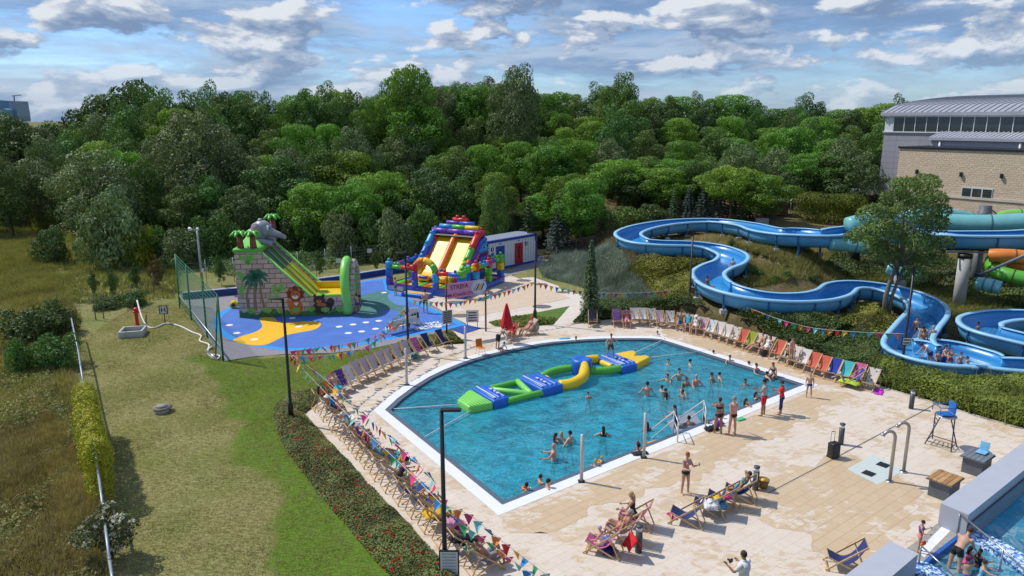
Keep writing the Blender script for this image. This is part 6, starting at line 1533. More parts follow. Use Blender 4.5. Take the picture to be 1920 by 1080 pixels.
# ---- bunting
FC=[M('flag_pink',(.72,.04,.20),.6),M('flag_yellow',(.80,.48,.03),.6),M('flag_blue',(.02,.22,.50),.6),M('flag_orange',(.80,.22,.03),.6),M('flag_red',(.60,.02,.03),.6),M('flag_green',(.06,.36,.14),.6),M('flag_aqua',(.20,.55,.56),.6)]
FM=[]
for i,mm in enumerate(FC):
    me=bpy.data.meshes.new('flag'); vs=[(-.16,0,0),(.16,0,0),(0,.03,-.38),(.0,.06,-.16)]; me.from_pydata([(a,b+d,c_) for d in (0,.006) for a,b,c_ in vs],[],[(0,2,3),(0,3,1),(1,3,2),(4,7,6),(4,5,7),(5,6,7)]); me.materials.append(mm); FM.append(me)
OR=[0,6,2,3,4,1,2,5,6,0,5,3]
def bunting(label,l,sp=.42,tw=.5,off=0):
    pts=smooth_line([AT(a,b,Y) for a,b,Y in l],8); t=thing('bunting',label,'bunting',pts[0]); rg=random.Random(off)
    MB().tube(pts,.012,4).build('cord',m_rope,t,world=True); acc=0; k=off
    for a,b in zip(pts[:-1],pts[1:]):
        L_=(b-a).length; s_=sp-acc
        while s_<L_:
            q=a.lerp(b,s_/L_); o=bpy.data.objects.new('flag',FM[OR[k%12]]); COL.objects.link(o); o.parent=t; o.location=q-pts[0]; d=b-a
            o.rotation_euler=(rg.uniform(-.6,.6)*tw*1.6,rg.uniform(-.3,.3),math.atan2(d.y,d.x)+rg.uniform(-tw,tw)); o.scale=(1,1,1); k+=1; s_+=sp
            if k-off>95: return t
        acc=L_-(s_-sp)
    return t
bunting('string of small flags sagging from the shrub lamp post to the splash basin lamp',[(1304,538,53),(1340,555,50.5),(1400,576,47),(1460,598,44.5),(1520,614,43),(1600,622,41),(1697,626,39.6)],.46,.3,1)
bunting('string of small flags between the triangle lamp post and the shrub lamp post',[(1004,528,49.7),(1040,538,50.5),(1100,547,51.5),(1170,550,52.3),(1240,546,53),(1300,537,53.2)],.48,.3,3)
bunting('string of small flags passing behind the pink banner to the bench lamp',[(768,562,43.3),(800,565,44),(850,567,45.5),(905,557,47),(960,543,48.5),(1003,528,49.6)],.4,.3,5)
bunting('upper flag string from the bench lamp down to the rose bed lamp',[(764,575,43.2),(745,590,41),(715,622,39),(670,640,37),(610,650,34.5),(548,658,32.5)],.33,.9,2)
bunting('lower flag string from the bench lamp down to the rose bed lamp',[(762,598,43),(740,612,41.5),(712,632,39.5),(680,652,38),(620,666,35.5),(549,668,32.6)],.33,.9,7)
bunting('outer flag string from the rose bed lamp towards the nearest lamp',[(546,668,32.4),(590,715,31),(636,762,29),(682,807,27),(728,848,25),(780,897,22.8),(834,952,20.6)],.36,.9,4)
bunting('inner flag string from the rose bed lamp towards the nearest lamp',[(549,666,32.4),(602,705,31.2),(657,755,29.5),(708,800,27.6),(757,845,25),(803,890,22.8),(837,948,20.6)],.36,.9,9)
bunting('lower flag string leaving the nearest lamp to the bottom edge',[(838,958,20.4),(870,985,20),(915,1015,19.6),(960,1050,19.2),(1010,1085,18.8)],.34,.8,6)
bunting('upper flag string leaving the nearest lamp to the bottom edge',[(838,950,20.4),(880,965,20.2),(925,1002,19.9),(975,1040,19.6),(1040,1090,19.2)],.36,.8,11)
# ================================================================ deck furniture
def sl_mat(name,base,spots=None,sc_=9.,th=.55,stripe=None):
    if name in MC: return MC[name]
    m,nt,p=newmat(name); t=N(nt,'ShaderNodeTexCoord'); n=noise(nt,t.outputs['Object'],3,4,.6)
    c=mixc(nt,mrange(nt,n,.3,.7,0,.25),(*base,1),tuple(x*.75 for x in base))
    if spots:
        for k,(sc2,cc_,th2) in enumerate(spots):
            vo=N(nt,'ShaderNodeTexVoronoi',ins={'Scale':sc2}); nt.links.new(mapping(nt,t.outputs['Object'],loc=(k*3.3,k,0)),vo.inputs['Vector']); c=mixc(nt,math_(nt,'LESS_THAN',vo.outputs['Distance'],th2),c,cc_)
    nt.links.new(c,p.inputs['Base Color']); p.inputs['Roughness'].default_value=.85; MC[name]=m; return m
SL={'navy':sl_mat('navy_canvas',(.018,.03,.13)),'white':sl_mat('white_canvas_sling',(.64,.60,.55)),'pale':sl_mat('pale_lilac_canvas',(.50,.43,.44),[(16,(.40,.34,.36),.3)]),
'print':sl_mat('white_canvas_red_print',(.64,.60,.56),[(5,(.55,.22,.25),.22),(9,(.45,.45,.5),.2)]),'coral':sl_mat('coral_canvas_dark_seeds',(.56,.12,.07),[(11,(.08,.03,.02),.2)]),
'floral':sl_mat('floral_canvas',(.60,.56,.50),[(6,(.10,.20,.10),.34),(7,(.55,.03,.15),.22)]),'lilac':sl_mat('lilac_canvas',(.40,.16,.42),[(8,(.60,.35,.55),.3)]),'purple':sl_mat('purple_print_canvas',(.10,.04,.26),[(10,(.6,.55,.6),.25)]),
'lime':sl_mat('lime_canvas',(.30,.34,.03)),'pink':sl_mat('pale_pink_canvas',(.56,.35,.38),[(7,(.62,.5,.52),.3)]),'royal':sl_mat('royal_blue_towel',(.015,.04,.32)),'aqua':sl_mat('turquoise_towel',(.05,.42,.45)),
'zig':sl_mat('pink_blue_pattern_canvas',(.55,.08,.25),[(9,(.15,.35,.55),.33),(12,(.6,.55,.6),.18)]),'bw':sl_mat('white_blue_yellow_canvas',(.62,.62,.6),[(6,(.08,.15,.35),.28)]),'charcoal':sl_mat('charcoal_canvas',(.04,.042,.06))}
def mk_chair():
    t=thing('deck_chair','x','deck chair')
    mb=MB()
    for s_ in (-1,1): mb.bar((s_*.30,.56,.02),(s_*.30,-.62,1.0),.035,.05)
    mb.bar((-.30,-.61,.99),(.30,-.61,.99),.035); mb.bar((-.30,.50,.07),(.30,.50,.07),.035); mb.build('back_frame',m_wood,t)
    mb=MB()
    for s_ in (-1,1): mb.bar((s_*.265,-.50,.02),(s_*.265,.50,.46),.03,.045)
    mb.bar((-.265,.49,.46),(.265,.49,.46),.035); mb.bar((-.265,-.46,.04),(.265,-.46,.04),.035); mb.build('seat_frame',m_wood,t)
    mb=MB()
    for s_ in (-1,1): mb.bar((s_*.335,-.34,.76),(s_*.335,-.66,.03),.028,.04)
    mb.bar((-.335,-.65,.05),(.335,-.65,.05),.03); mb.build('prop_frame',m_wood,t)
    cv=smooth_line([(0,-.60,1.02),(0,-.47,.74),(0,-.28,.45),(0,-.05,.30),(0,.2,.32),(0,.48,.49)],3); mb=MB(); n=len(cv)
    vs=[(x,p.y,p.z-.03*(1-(x/.26)**2)*math.sin(math.pi*i/(n-1))+dz) for dz in (0,-.008) for x in (-.26,-.1,.1,.26) for i,p in enumerate(cv)]
    fs=[]
    for k in range(3):
        for i in range(n-1): fs.append((k*n+i,(k+1)*n+i,(k+1)*n+i+1,k*n+i+1)); fs.append((4*n+k*n+i,4*n+k*n+i+1,4*n+(k+1)*n+i+1,4*n+(k+1)*n+i))
    mb.add(vs,fs,0,True); mb.build('sling',SL['white'],t); return t
CH0=[mk_chair(),False]
def chair(px,py,face,fab,label,group=None,z=0.,at=None):
    t=CH0[0] if not CH0[1] else copy_tree(CH0[0]); CH0[1]=True
    p=at or G(px,py,z); t.location=p; a=math.atan2(face[1],face[0])-math.pi/2; t.rotation_euler=(0,0,a)
    t['label']=label; t['category']='deck chair'
    if group: t['group']=group
    elif 'group' in t: del t['group']
    for c in t.children:
        if c.name.startswith('sling'): c.material_slots[0].link='OBJECT'; c.material_slots[0].material=SL[fab]
    return t
fa=(.72,-.70)
ar=[(833,650,'navy','navy deck chair next to the bed corner below the banner post'),(806,658,'navy','navy deck chair left of the one by the bed corner'),(786,667,'zig','pink and blue patterned deck chair at the foot of the bench lamp'),(769,673,'pale','pale deck chair next to the pink and blue patterned one'),(752,680,'pale','second pale deck chair from the patterned one'),(735,688,'pale','third pale deck chair from the patterned one'),(722,693,'pale','fourth pale deck chair from the patterned one'),(706,701,'pale','fifth pale deck chair from the patterned one'),(690,708,'pale','sixth pale deck chair from the patterned one'),(676,714,'pale','seventh pale deck chair from the patterned one'),(662,723,'print','white deck chair with red print beside the purple one'),(646,732,'purple','purple printed deck chair at the end of the pale row'),(632,742,'pale','pale deck chair under the man in turquoise shorts')]
for a,b,f,l in ar: chair(a,b,fa,f,l,'deck chairs along the far left pool side')
fb=(.89,.45)
lr=[(612,765,'pale','deck chair under the woman in black shorts at the left deck tip'),(628,782,'navy','deck chair with navy towel, second from the left deck tip'),(645,801,'white','deck chair under the person in the white hat'),(660,816,'pale','deck chair just below the white hat sitter'),(676,833,'purple','deck chair with purple sling in the left row'),(691,850,'pale','deck chair behind the sitter with dark bag'),(707,868,'white','deck chair under the tanned man with teal shorts'),(727,890,'pale','empty deck chair under the stretched out legs'),(748,912,'white','deck chair of the woman in black swimwear, white sling'),(772,935,'navy','navy deck chair below the woman in black swimwear'),(797,958,'navy','second navy deck chair going down the left row'),(822,985,'lime','deck chair carrying the yellow towel near the nearest lamp'),(850,1012,'zig','deck chair with pink checked towel right of the nearest lamp'),(878,1040,'charcoal','deck chair with dark jacket right of the nearest lamp'),(912,1066,'pale','bottom deck chair where the reclining man rests')]
for a,b,f,l in lr: chair(a,b,fb,f,l,'deck chairs along the rose bed')
rr_=[(1111,611,(-.1,-1),'charcoal','single dark deck chair near the narrow conifer'),(1157,610,(0,-1),'lilac','lilac deck chair at the left end of the back row'),(1175,612,(0,-1),'zig','deck chair under the sunbather with raised arms'),(1191,607,(0,-1),'print','white deck chair with red print in the back row'),(1206,607,(0,-1),'white','plain white deck chair beside the red printed one'),(1223,608,(0,-1),'floral','floral deck chair between the plain white and pale pink ones'),(1238,612,(0,-1),'pink','pale pink deck chair in the middle of the back row'),(1257,613,(-.1,-1),'floral','floral deck chair left of the three seated adults'),(1276,617,(-.25,-1),'white','deck chair under the first of three seated adults'),(1290,620,(-.3,-.95),'bw','deck chair under the middle one of three seated adults'),(1303,624,(-.4,-.9),'white','deck chair under the last of three seated adults'),
(1316,626,(-.5,-.87),'pink','pale pink deck chair right of the three seated adults'),(1331,631,(-.55,-.83),'bw','white, blue and yellow printed deck chair on the right side'),(1346,635,(-.6,-.8),'white','first of two plain white deck chairs on the right side'),(1360,640,(-.6,-.8),'white','second of two plain white deck chairs on the right side'),(1375,645,(-.6,-.8),'floral','floral deck chair next to the coral and lime ones'),(1389,650,(-.62,-.8),'coral','coral deck chair left of the lime one'),(1405,655,(-.65,-.78),'lime','lime green deck chair right of a coral one'),(1420,659,(-.7,-.75),'white','deck chair under the sunbather beside the lime chair'),(1436,664,(-.7,-.75),'white','deck chair under the person in white with the black bag'),
(1456,672,(-.7,-.72),'coral','coral deck chair right of the black bag'),(1474,679,(-.7,-.72),'white','white deck chair behind the standing bikini woman'),(1489,685,(-.7,-.72),'white','white deck chair just right of the standing bikini woman'),(1503,690,(-.7,-.72),'print','white deck chair with red print before the coral pair'),(1521,697,(-.7,-.72),'coral','left one of the two adjoining coral deck chairs'),(1540,704,(-.7,-.72),'coral','right one of the two adjoining coral deck chairs'),(1560,709,(-.7,-.72),'royal','deck chair covered by a royal blue towel'),(1582,715,(-.7,-.72),'aqua','deck chair covered by a turquoise towel'),(1594,724,(-.95,.2),'royal','deck chair turned sideways with blue and lime towels'),(1605,719,(-.7,-.72),'zig','deck chair with pink zigzag fabric near the shrub border'),(1630,729,(-.7,-.72),'floral','floral deck chair at the right end of the row')]
for a,b,f_,f,l in rr_: chair(a,b,f_,f,l,'deck chairs along the shrub border')
fc=(-.93,.36)
for a,b,f,l in [(1128,1035,'zig','patterned deck chair of the child in the lilac cap'),(1165,1012,'print','deck chair of the seated tanned person beside the bollard'),(1188,985,'zig','deck chair of the blonde woman in black'),(1284,980,'navy','empty navy deck chair with pink sandals beside it'),(1326,962,'navy','navy deck chair heaped with white and blue towels'),(1352,948,'navy','navy deck chair with yellow and pink things on it'),(1384,935,'navy','navy deck chair under the reclining sunbather')]:
    chair(a,b,fc,f,l,'deck chairs on the open sun deck')
t=chair(1580,1065,(-.95,.25),'navy','lone navy deck chair with white print near the bottom edge')
for c in t.children:
    if c.name.startswith('sling'):
        text_obj('sling_lettering','♀ Termy',.17,m_white,(0,-.40,.60),(math.radians(58),0,0),c,.003)
# towels, bags and small things on the deck
def cloth(name,label,p,w,l,mat,rz=0,h=.06,seed=1,cat='towel',zf=None):
    rg=np.random.RandomState(seed); n=9; mb=MB(); vs=[]
    for i in range(n):
        for j in range(n):
            x=(i/(n-1)-.5)*w; y=(j/(n-1)-.5)*l; z=h*(.35+.65*abs(math.sin(i*1.3+seed)*math.cos(j*1.1+seed*2)))+rg.uniform(0,h*.25)
            if i in(0,n-1) or j in (0,n-1): z*=.35; x+=rg.uniform(-.04,.04); y+=rg.uniform(-.04,.04)
            if zf: z+=zf(x,y)
            vs.append((x,y,z))
    mb.add(vs,[(i*n+j,(i+1)*n+j,(i+1)*n+j+1,i*n+j+1) for i in range(n-1) for j in range(n-1)],0,True)
    o=mb.build(name,mat); o.location=p; o.rotation_euler=(0,0,rz); o['_']=0; del o['_']
    md=o.modifiers.new('s','SOLIDIFY'); md.thickness=.012
    return tag(o,label,cat)
C_=lambda n,c: M(n,c,.9,var=.2,vs=6)
cl=[(1648,735,.4,1.0,C_('magenta_cloth',(.50,.03,.46)),'bright magenta towel lying on the deck by the last floral chair',-.5,.06,0),
(1130,1022,.6,.5,C_('blue_check_cloth',(.10,.17,.45)),'crumpled blue checked towel at the feet of the lilac-capped child',.3,.28,0),
(1143,1040,.4,.35,C_('dark_blue_bag',(.01,.01,.10)),'round dark blue bag lying under the lilac-capped child chair',0,.34,0),
(1330,950,.55,.6,C_('white_towel',(.62,.62,.64)),'white towel heaped over the second navy deck chair',.2,.2,.42),
(1345,950,.5,.6,C_('blue_pattern_towel',(.06,.26,.45)),'blue patterned towel hanging over the second navy deck chair',.5,.25,.35),
(1348,935,.45,.3,C_('yellow_cloth',(.7,.5,.03)),'yellow cloth on the third navy deck chair',.2,.12,.48),
(1360,934,.5,.25,C_('hot_pink_cloth',(.6,.04,.25)),'hot pink cloth on the third navy deck chair',.2,.12,.48),
(1593,718,.55,1.1,C_('lime_towel',(.35,.50,.03)),'lime green towel draped from the sideways deck chair',.7,.15,.25),
(779,672,.5,.4,C_('teal_bag_cloth',(.03,.30,.32)),'teal and orange beach bag before the patterned deck chair',.2,.35,0),
(795,925,.5,.9,C_('black_cloth_',(.02,.02,.025)),'x',0,.1,0),
(818,965,.9,.6,C_('mustard_towel',(.65,.36,.02)),'mustard yellow towel with dark edge over the left row chair',.4,.22,.42),
(850,985,.6,.5,C_('pink_check_towel',(.55,.25,.38)),'pink checked towel hanging from a chair right of the nearest lamp',.5,.3,.4),
(862,1012,.7,.5,C_('dark_jacket',(.02,.022,.03)),'dark jacket thrown over a deck chair right of the nearest lamp',.5,.2,.42),
(888,1030,.6,.45,C_('green_flower_towel',(.25,.42,.22)),'green and pink flowered towel near the bottom deck chairs',.5,.2,.36),
(745,862,.5,.5,C_('turquoise_bag',(.05,.40,.48)),'turquoise bag with black handle near the pink bag',.2,.3,0),
(732,856,.5,.4,C_('pink_bag',(.62,.12,.34)),'pink bag beside the turquoise bag on the left deck',.2,.28,0),
(755,868,.4,.35,C_('ochre_bag',(.45,.25,.04)),'ochre drawstring bag in front of the turquoise bag',.1,.3,0),
(1334,806,.7,.4,C_('black_gear',(.015,.015,.018)),'pile of black swimming gear with yellow fin at the pool rim',.4,.16,.01),
(1348,797,.45,.35,C_('magenta_blue_bag',(.25,.03,.35)),'magenta and blue swim bag at the pool rim',.3,.26,.01),
(1200,851,.7,.35,C_('black_flippers',(.015,.015,.018)),'black flippers lying on the rim beside the steel post',.3,.06,.01),
(1287,829,.01,.01,C_('black_cloth_',(.02,.02,.025)),'x',0,.1,0)]
for i,(a,b,w,l,mt,lab,rz,h,z) in enumerate(cl):
    if lab=='x': continue
    cat='bag' if 'bag' in lab else ('towel' if 'towel' in lab or 'cloth' in lab else ('jacket' if 'jacket' in lab else 'swim gear'))
    cloth({'bag':'beach_bag','towel':'towel','jacket':'jacket','swim gear':'swim_gear'}[cat],lab,G(a,b,z)if z>.1 else Vector((*G(a,b).xy,z+.012)),w,l,mt,rz,h,i+1,cat)
t=cloth('towel','red towel hanging from the deck chair next to the bollard',G(1188,1005,.75),.5,.55,C_('red_towel',(.55,.01,.02)),.3,.05,8,'towel',lambda x,y:-abs(x)*1.6)
for i,(a,b) in enumerate(((1256,966),(1263,972))):
    p=G(a,b); t=thing('sandal','pink sandal left of the empty navy chair, %s'%('the farther one' if i==0 else 'the nearer one'),'sandal',(p.x,p.y,.006),.6+i*.3); MB().box((0,0,.02),(.12,.28,.035),bev=.015).build('sole',C_('pink_rubber',(.6,.03,.22)),t); MB().tube([(-.05,.05,.03),(0,.06,.08),(.05,.05,.03)],.012,5).build('strap',C_('pink_rubber',(.6,.03,.22)),t)
p=G(1562,858); t=thing('loudspeaker_case','black wheeled loudspeaker case with raised handle next to the bollard','speaker',p,.4)
MB().box((0,0,.36),(.42,.34,.66),bev=.04).build('body',m_blk,t); MB().box((0,-.175,.36),(.32,.01,.54)).build('grille',M('speaker_grille',(.04,.04,.045),.8,bump=.5,bs=80),t)
for s_ in (-1,1): MB().tube([(s_*.1,.12,.68),(s_*.1,.12,1.15)],.012,6).build('handle_bar',m_stl,t)
MB().tube([(-.1,.12,1.15),(.1,.12,1.15)],.016,6).build('grip',m_blk,t)
for s_ in (-1,1): MB().tube([(s_*.17-.02,.16,.05),(s_*.17+.02,.16,.05)],.05,10).build('wheel',m_blk,t)
p=G(1430,914); t=thing('wicker_basket','brown wicker basket with a yellow thing inside beside the bollard','basket',p); MB().lathe([(0,.02),(.17,.02),(.24,.36),(.21,.36),(.15,.06),(0,.06)],n=16).build('basket_body',M('wicker',(.22,.12,.04),.8,var=.4,vs=25,bump=.6,bs=60),t); MB().ell((0,0,.3),(.1,.1,.08)).build('contents',v_yel,t)
# closed parasol, orange chair
p=G(950,643); h=ZT(p,568); t=thing('closed_parasol','closed red parasol on a white pole by the far pool rim','parasol',p)
MB().tube([(0,0,0),(0,0,h)],.035,8).build('pole',m_white,t); MB().lathe([(0,0),(.34,0),(.34,.08),(.06,.12),(0,.12)],n=18).build('base',M('grey_base',(.45,.45,.44)),t)
mb=MB(); n=20; vs=[];k=7; pr=[(.03,h),(.10,h-.25),(.2,h-.7),(.30,h-1.25),(.36,h-1.62),(.30,h-1.72)]
for r,z in pr:
    for j in range(n): a=2*math.pi*j/n; rr2=r*(1+.22*math.sin(a*5)); vs.append((rr2*math.cos(a),rr2*math.sin(a),z+(.06*math.sin(a*5) if r>.28 else 0)))
mb.add(vs,[(i*n+j,(i+1)*n+j,(i+1)*n+(j+1)%n,i*n+(j+1)%n) for i in range(len(pr)-1) for j in range(n)],0,True); mb.build('canopy',C_('red_canvas',(.55,.012,.02)),t)
p=G(901,665); t=thing('stacking_chair','orange plastic chair with thin steel legs at the pool rim','chair',p,.5)
MB().box((0,0,.45),(.44,.44,.03),bev=.012).build('seat',C_('orange_plastic',(.72,.26,.02)),t); MB().box((-.0,.22,.72),(.42,.04,.48),bev=.015,rot=Matrix.Rotation(-.15,3,'X')).build('backrest',C_('deep_orange_plastic',(.60,.13,.01)),t)
for a in (-1,1):
    for b in (-1,1): MB().tube([(a*.17,b*.17,.44),(a*.23,b*.23,0)],.012,6).build('leg',m_stl,t)
# bench on the playground
p=G(735,628); b_=G(775,618); t=thing('park_bench','white slatted bench with its back to the pool beside the lamp','bench',(p+b_)/2,math.atan2((b_-p).y,(b_-p).x))
MB().box((0,.22,.45),(2.3,.45,.05),bev=.01).build('seat',m_wb,t); MB().box((0,-.05,.75),(2.3,.05,.42),bev=.01).build('backrest',m_wb,t)
for x in (-1.0,0,1.0): MB().bar((x,.02,0),(x,.0,.72),.05).build('leg',m_wb,t); MB().bar((x,.40,0),(x,.38,.44),.05).build('leg',m_wb,t)
# lifeguard chair
pA=[G(1734,832),G(1748,822),G(1783,848),G(1794,838)]
cx=sum(pA,Vector())/4; zt=ZT(cx,778); t=thing('lifeguard_chair','tall lifeguard chair with blue seat and thin dark frame','lifeguard chair',cx)
m_lg=M('dark_violet_tube',(.05,.045,.09),.5); m_lb=M('blue_seat_plastic',(.01,.13,.45),.4)
sc4=[G(1761,0+0,0) if 0 else None]
tops=[cx+Vector((-.34,-.22,zt)),cx+Vector((-.30,.24,zt)),cx+Vector((.30,-.22,zt)),cx+Vector((.34,.24,zt))]
feet=[Vector((p.x,p.y,0)) for p in pA]; order=[0,1,2,3]
for a,b in zip(feet,tops): MB().tube([a,b],.026,8).build('leg',m_lg,t,world=True)
for i in range(1,7):
    f=i/7; MB().tube([feet[0].lerp(tops[0],f),feet[1].lerp(tops[1],f)],.02,6).build('rung',m_lg,t,world=True)
for i,j in ((0,2),(1,3),(2,3)):
    for f in (.12,): MB().tube([feet[i].lerp(tops[i],f),feet[j].lerp(tops[j],f)],.018,6).build('brace',m_lg,t,world=True)
lz=zt
MB().box((.0,0,lz+.05),(.6,.5,.05),bev=.015).build('seat',m_lb,t); MB().box((.27,.0,lz+.36),(.06,.5,.5),bev=.02).build('backrest',m_lb,t); MB().lathe([(0,-.03),(.42,-.03),(.42,0),(0,0)],(.05,0,lz-.02),20).build('platform',m_gal,t)
for s_ in (-1,1): MB().tube([(.28,s_*.3,lz+.4),(-.42,s_*.3,lz+.45),(-.42,s_*.3,lz+.15)],.022,8).build('armrest',m_lb,t)
MB().tube([(-.42,-.3,lz+.45),(-.42,.3,lz+.45)],.02,6).build('front_bar',m_lb,t)
# the two bench boxes
def boxbench(label,p,ang,wood,chair_=False):
    t=thing('box_bench',label,'bench',p,ang)
    MB().box((-.36,0,.36),(.06,.62,.72)).build('side_panel',M('slate_grey_panel',(.095,.11,.13),.6),t); MB().box((.36,0,.36),(.06,.62,.72)).build('side_panel',M('slate_grey_panel',(.095,.11,.13)),t); MB().box((0,-.28,.36),(.66,.05,.72)).build('front_panel',M('slate_grey_panel',(.095,.11,.13)),t)
    for i in range(5): MB().box((-.0,-.29+.145*i,.755),(.92,.135,.05),bev=.006).build('slat',(M('oiled_wood_%d'%(i%3),[(.42,.24,.09),(.33,.17,.06),(.46,.28,.11)][i%3],.5,var=.25,vs=6) if wood else M('grey_slat',(.15,.17,.20),.6)),t)
    MB().box((0,-.0,.72),(.98,.78,.02)).build('top_frame',M('slate_grey_panel',(.095,.11,.13)),t)
    return t
pb_=G(1768,928); bb=boxbench('grey box bench with a brown wooden slatted top by the long parapet',pb_,PANG,True); bb.scale=(1.2,1.2,.95)
pb2=G(1829,884); bb=boxbench('all grey box bench with a folded light blue chair on it',pb2,PANG,False); bb.scale=(1.2,1.2,.95)
t=thing('folding_seat','light blue plastic seat leaning on top of the all grey box bench','seat',Vector((pb2.x+.25,pb2.y+.15,.76)),PANG)
MB().box((0,0,.03),(.42,.36,.03),bev=.01).build('seat_pad',C_('light_blue_plastic',(.16,.42,.62)),t); MB().box((.22,0,.22),(.03,.34,.38),bev=.012,rot=Matrix.Rotation(.25,3,'Y')).build('seat_back',C_('light_blue_plastic',(.16,.42,.62)),t)
# floats on the water
for px,py,w,l,c,lab in ((1226,826,.55,.3,(.75,.22,.03),'orange swimming board floating by the near rim'),(1388,787,.5,.28,(.06,.45,.20),'green swimming board lying on the near rim')):
    p=G(px,py); o=MB().box((0,0,0),(w,l,.05),bev=.02).build('swim_board',C_('board_%d'%px,c)); o.location=(p.x,p.y,WZ+.03 if px<1300 else .04); o.rotation_euler=(0,0,.5); tag(o,lab,'swim board')
p=G(1058,635); o=cloth('towel','light blue towel lying on the far pool rim',Vector((p.x,p.y,.02)),.7,.3,C_('sky_towel',(.12,.42,.60)),.2,.05,4)
# ================================================================ people
SK={'l':M('light_skin',(.47,.27,.18),.55,var=.06,vs=4),'t':M('tanned_skin',(.31,.155,.09),.5,var=.08,vs=4),'p':M('pinkish_skin',(.52,.26,.185),.55,var=.06,vs=4),'d':M('deep_tan_skin',(.27,.135,.08),.5,var=.08,vs=4)}
HRC={'b':C_('brown_hair',(.045,.025,.015)),'k':C_('black_hair',(.012,.010,.010)),'y':C_('blond_hair',(.38,.26,.12)),'r':C_('red_hair',(.35,.07,.015)),'g':C_('grey_hair',(.25,.23,.21)),'w':C_('white_hat',(.66,.65,.62)),'li':C_('lilac_cap',(.42,.30,.50)),'c':C_('dark_cap',(.03,.03,.035)),'re':C_('red_cap',(.6,.01,.02))}
m_eye=M('eye_dark',(.03,.02,.02),.3)
POSE=dict(
 stand=dict(th=(3,-3),sh=(0,-4),ab=(5,5),ua=(6,-4),fa=(18,8),uo=(10,10)),
 step=dict(th=(16,-12),sh=(4,-28),ab=(4,4),ua=(-14,18),fa=(0,34),uo=(9,9),lean=3),
 fold=dict(th=(2,-2),sh=(-1,-2),ab=(5,5),ua=(24,24),fa=(78,78),uo=(12,12),fin=(1,1)),
 phone=dict(th=(3,-2),sh=(0,-3),ab=(4,4),ua=(30,22),fa=(120,105),uo=(12,12),hd=12),
 handhead=dict(th=(4,-4),sh=(0,-6),ab=(6,3),ua=(60,5),fa=(165,14),uo=(40,10)),
 back=dict(th=(2,-2),sh=(0,-2),ab=(6,6),ua=(-20,12),fa=(-4,70),uo=(14,18)),
 bend=dict(th=(-8,-4),sh=(-4,-8),ab=(5,5),ua=(20,26),fa=(35,45),uo=(6,6),lean=48,hd=35),
 wade=dict(th=(10,-6),sh=(0,-10),ab=(8,8),ua=(22,30),fa=(62,70),uo=(24,24)),
 wadeout=dict(th=(6,-6),sh=(0,-10),ab=(9,9),ua=(12,16),fa=(30,36),uo=(62,58)),
 wadehold=dict(th=(8,0),sh=(0,-6),ab=(8,8),ua=(38,44),fa=(85,92),uo=(14,14)),
 splash=dict(th=(20,6),sh=(-20,-20),ab=(10,10),ua=(60,75),fa=(80,95),uo=(28,28),lean=14),
 facehands=dict(th=(4,-4),sh=(0,-6),ab=(6,6),ua=(70,72),fa=(160,158),uo=(28,28)),
 lounge=dict(lean=-38,th=(84,80),sh=(26,20),ab=(7,7),ua=(-8,-6),fa=(52,56),uo=(18,18),pz=.49,hd=8),
 loungeup=dict(lean=-36,th=(84,78),sh=(24,18),ab=(7,6),ua=(150,152),fa=(215,214),uo=(46,46),pz=.49,hd=0),
 loungekn=dict(lean=-40,th=(112,104),sh=(16,10),ab=(6,6),ua=(14,20),fa=(60,96),uo=(14,14),pz=.48,hd=14),
 loungeflat=dict(lean=-42,th=(86,84),sh=(66,62),ab=(5,6),ua=(10,0),fa=(50,62),uo=(16,14),pz=.49,hd=8),
 situp=dict(lean=6,th=(86,80),sh=(8,0),ab=(8,8),ua=(30,36),fa=(80,74),uo=(12,12),pz=.46,hd=10),
 sitlean=dict(lean=30,th=(84,82),sh=(2,-4),ab=(12,12),ua=(36,40),fa=(84,90),uo=(8,8),pz=.46,hd=20),
 sitedge=dict(lean=10,th=(80,84),sh=(0,6),ab=(8,8),ua=(4,8),fa=(8,10),uo=(20,20),pz=.10,hd=12),
 sitfloor=dict(lean=-6,th=(96,88),sh=(60,70),ab=(10,10),ua=(-14,16),fa=(-8,50),uo=(18,18),pz=.12,hd=6),
 kneel=dict(lean=52,th=(35,30),sh=(-80,-84),ab=(8,8),ua=(34,38),fa=(30,34),uo=(12,12),pz=.42,hd=10),
 rest=dict(th=(10,2),sh=(-8,-14),ab=(8,8),ua=(40,44),fa=(92,92),uo=(26,26),lean=12),
 balance=dict(th=(22,-4),sh=(-6,-22),ab=(9,9),ua=(22,14),fa=(70,50),uo=(48,42),lean=10),
)
def sdir(f,o,s):
    f=math.radians(f);o=math.radians(o); return Vector((s*math.sin(o),math.cos(o)*math.sin(f),-math.cos(o)*math.cos(f)))
BC={}
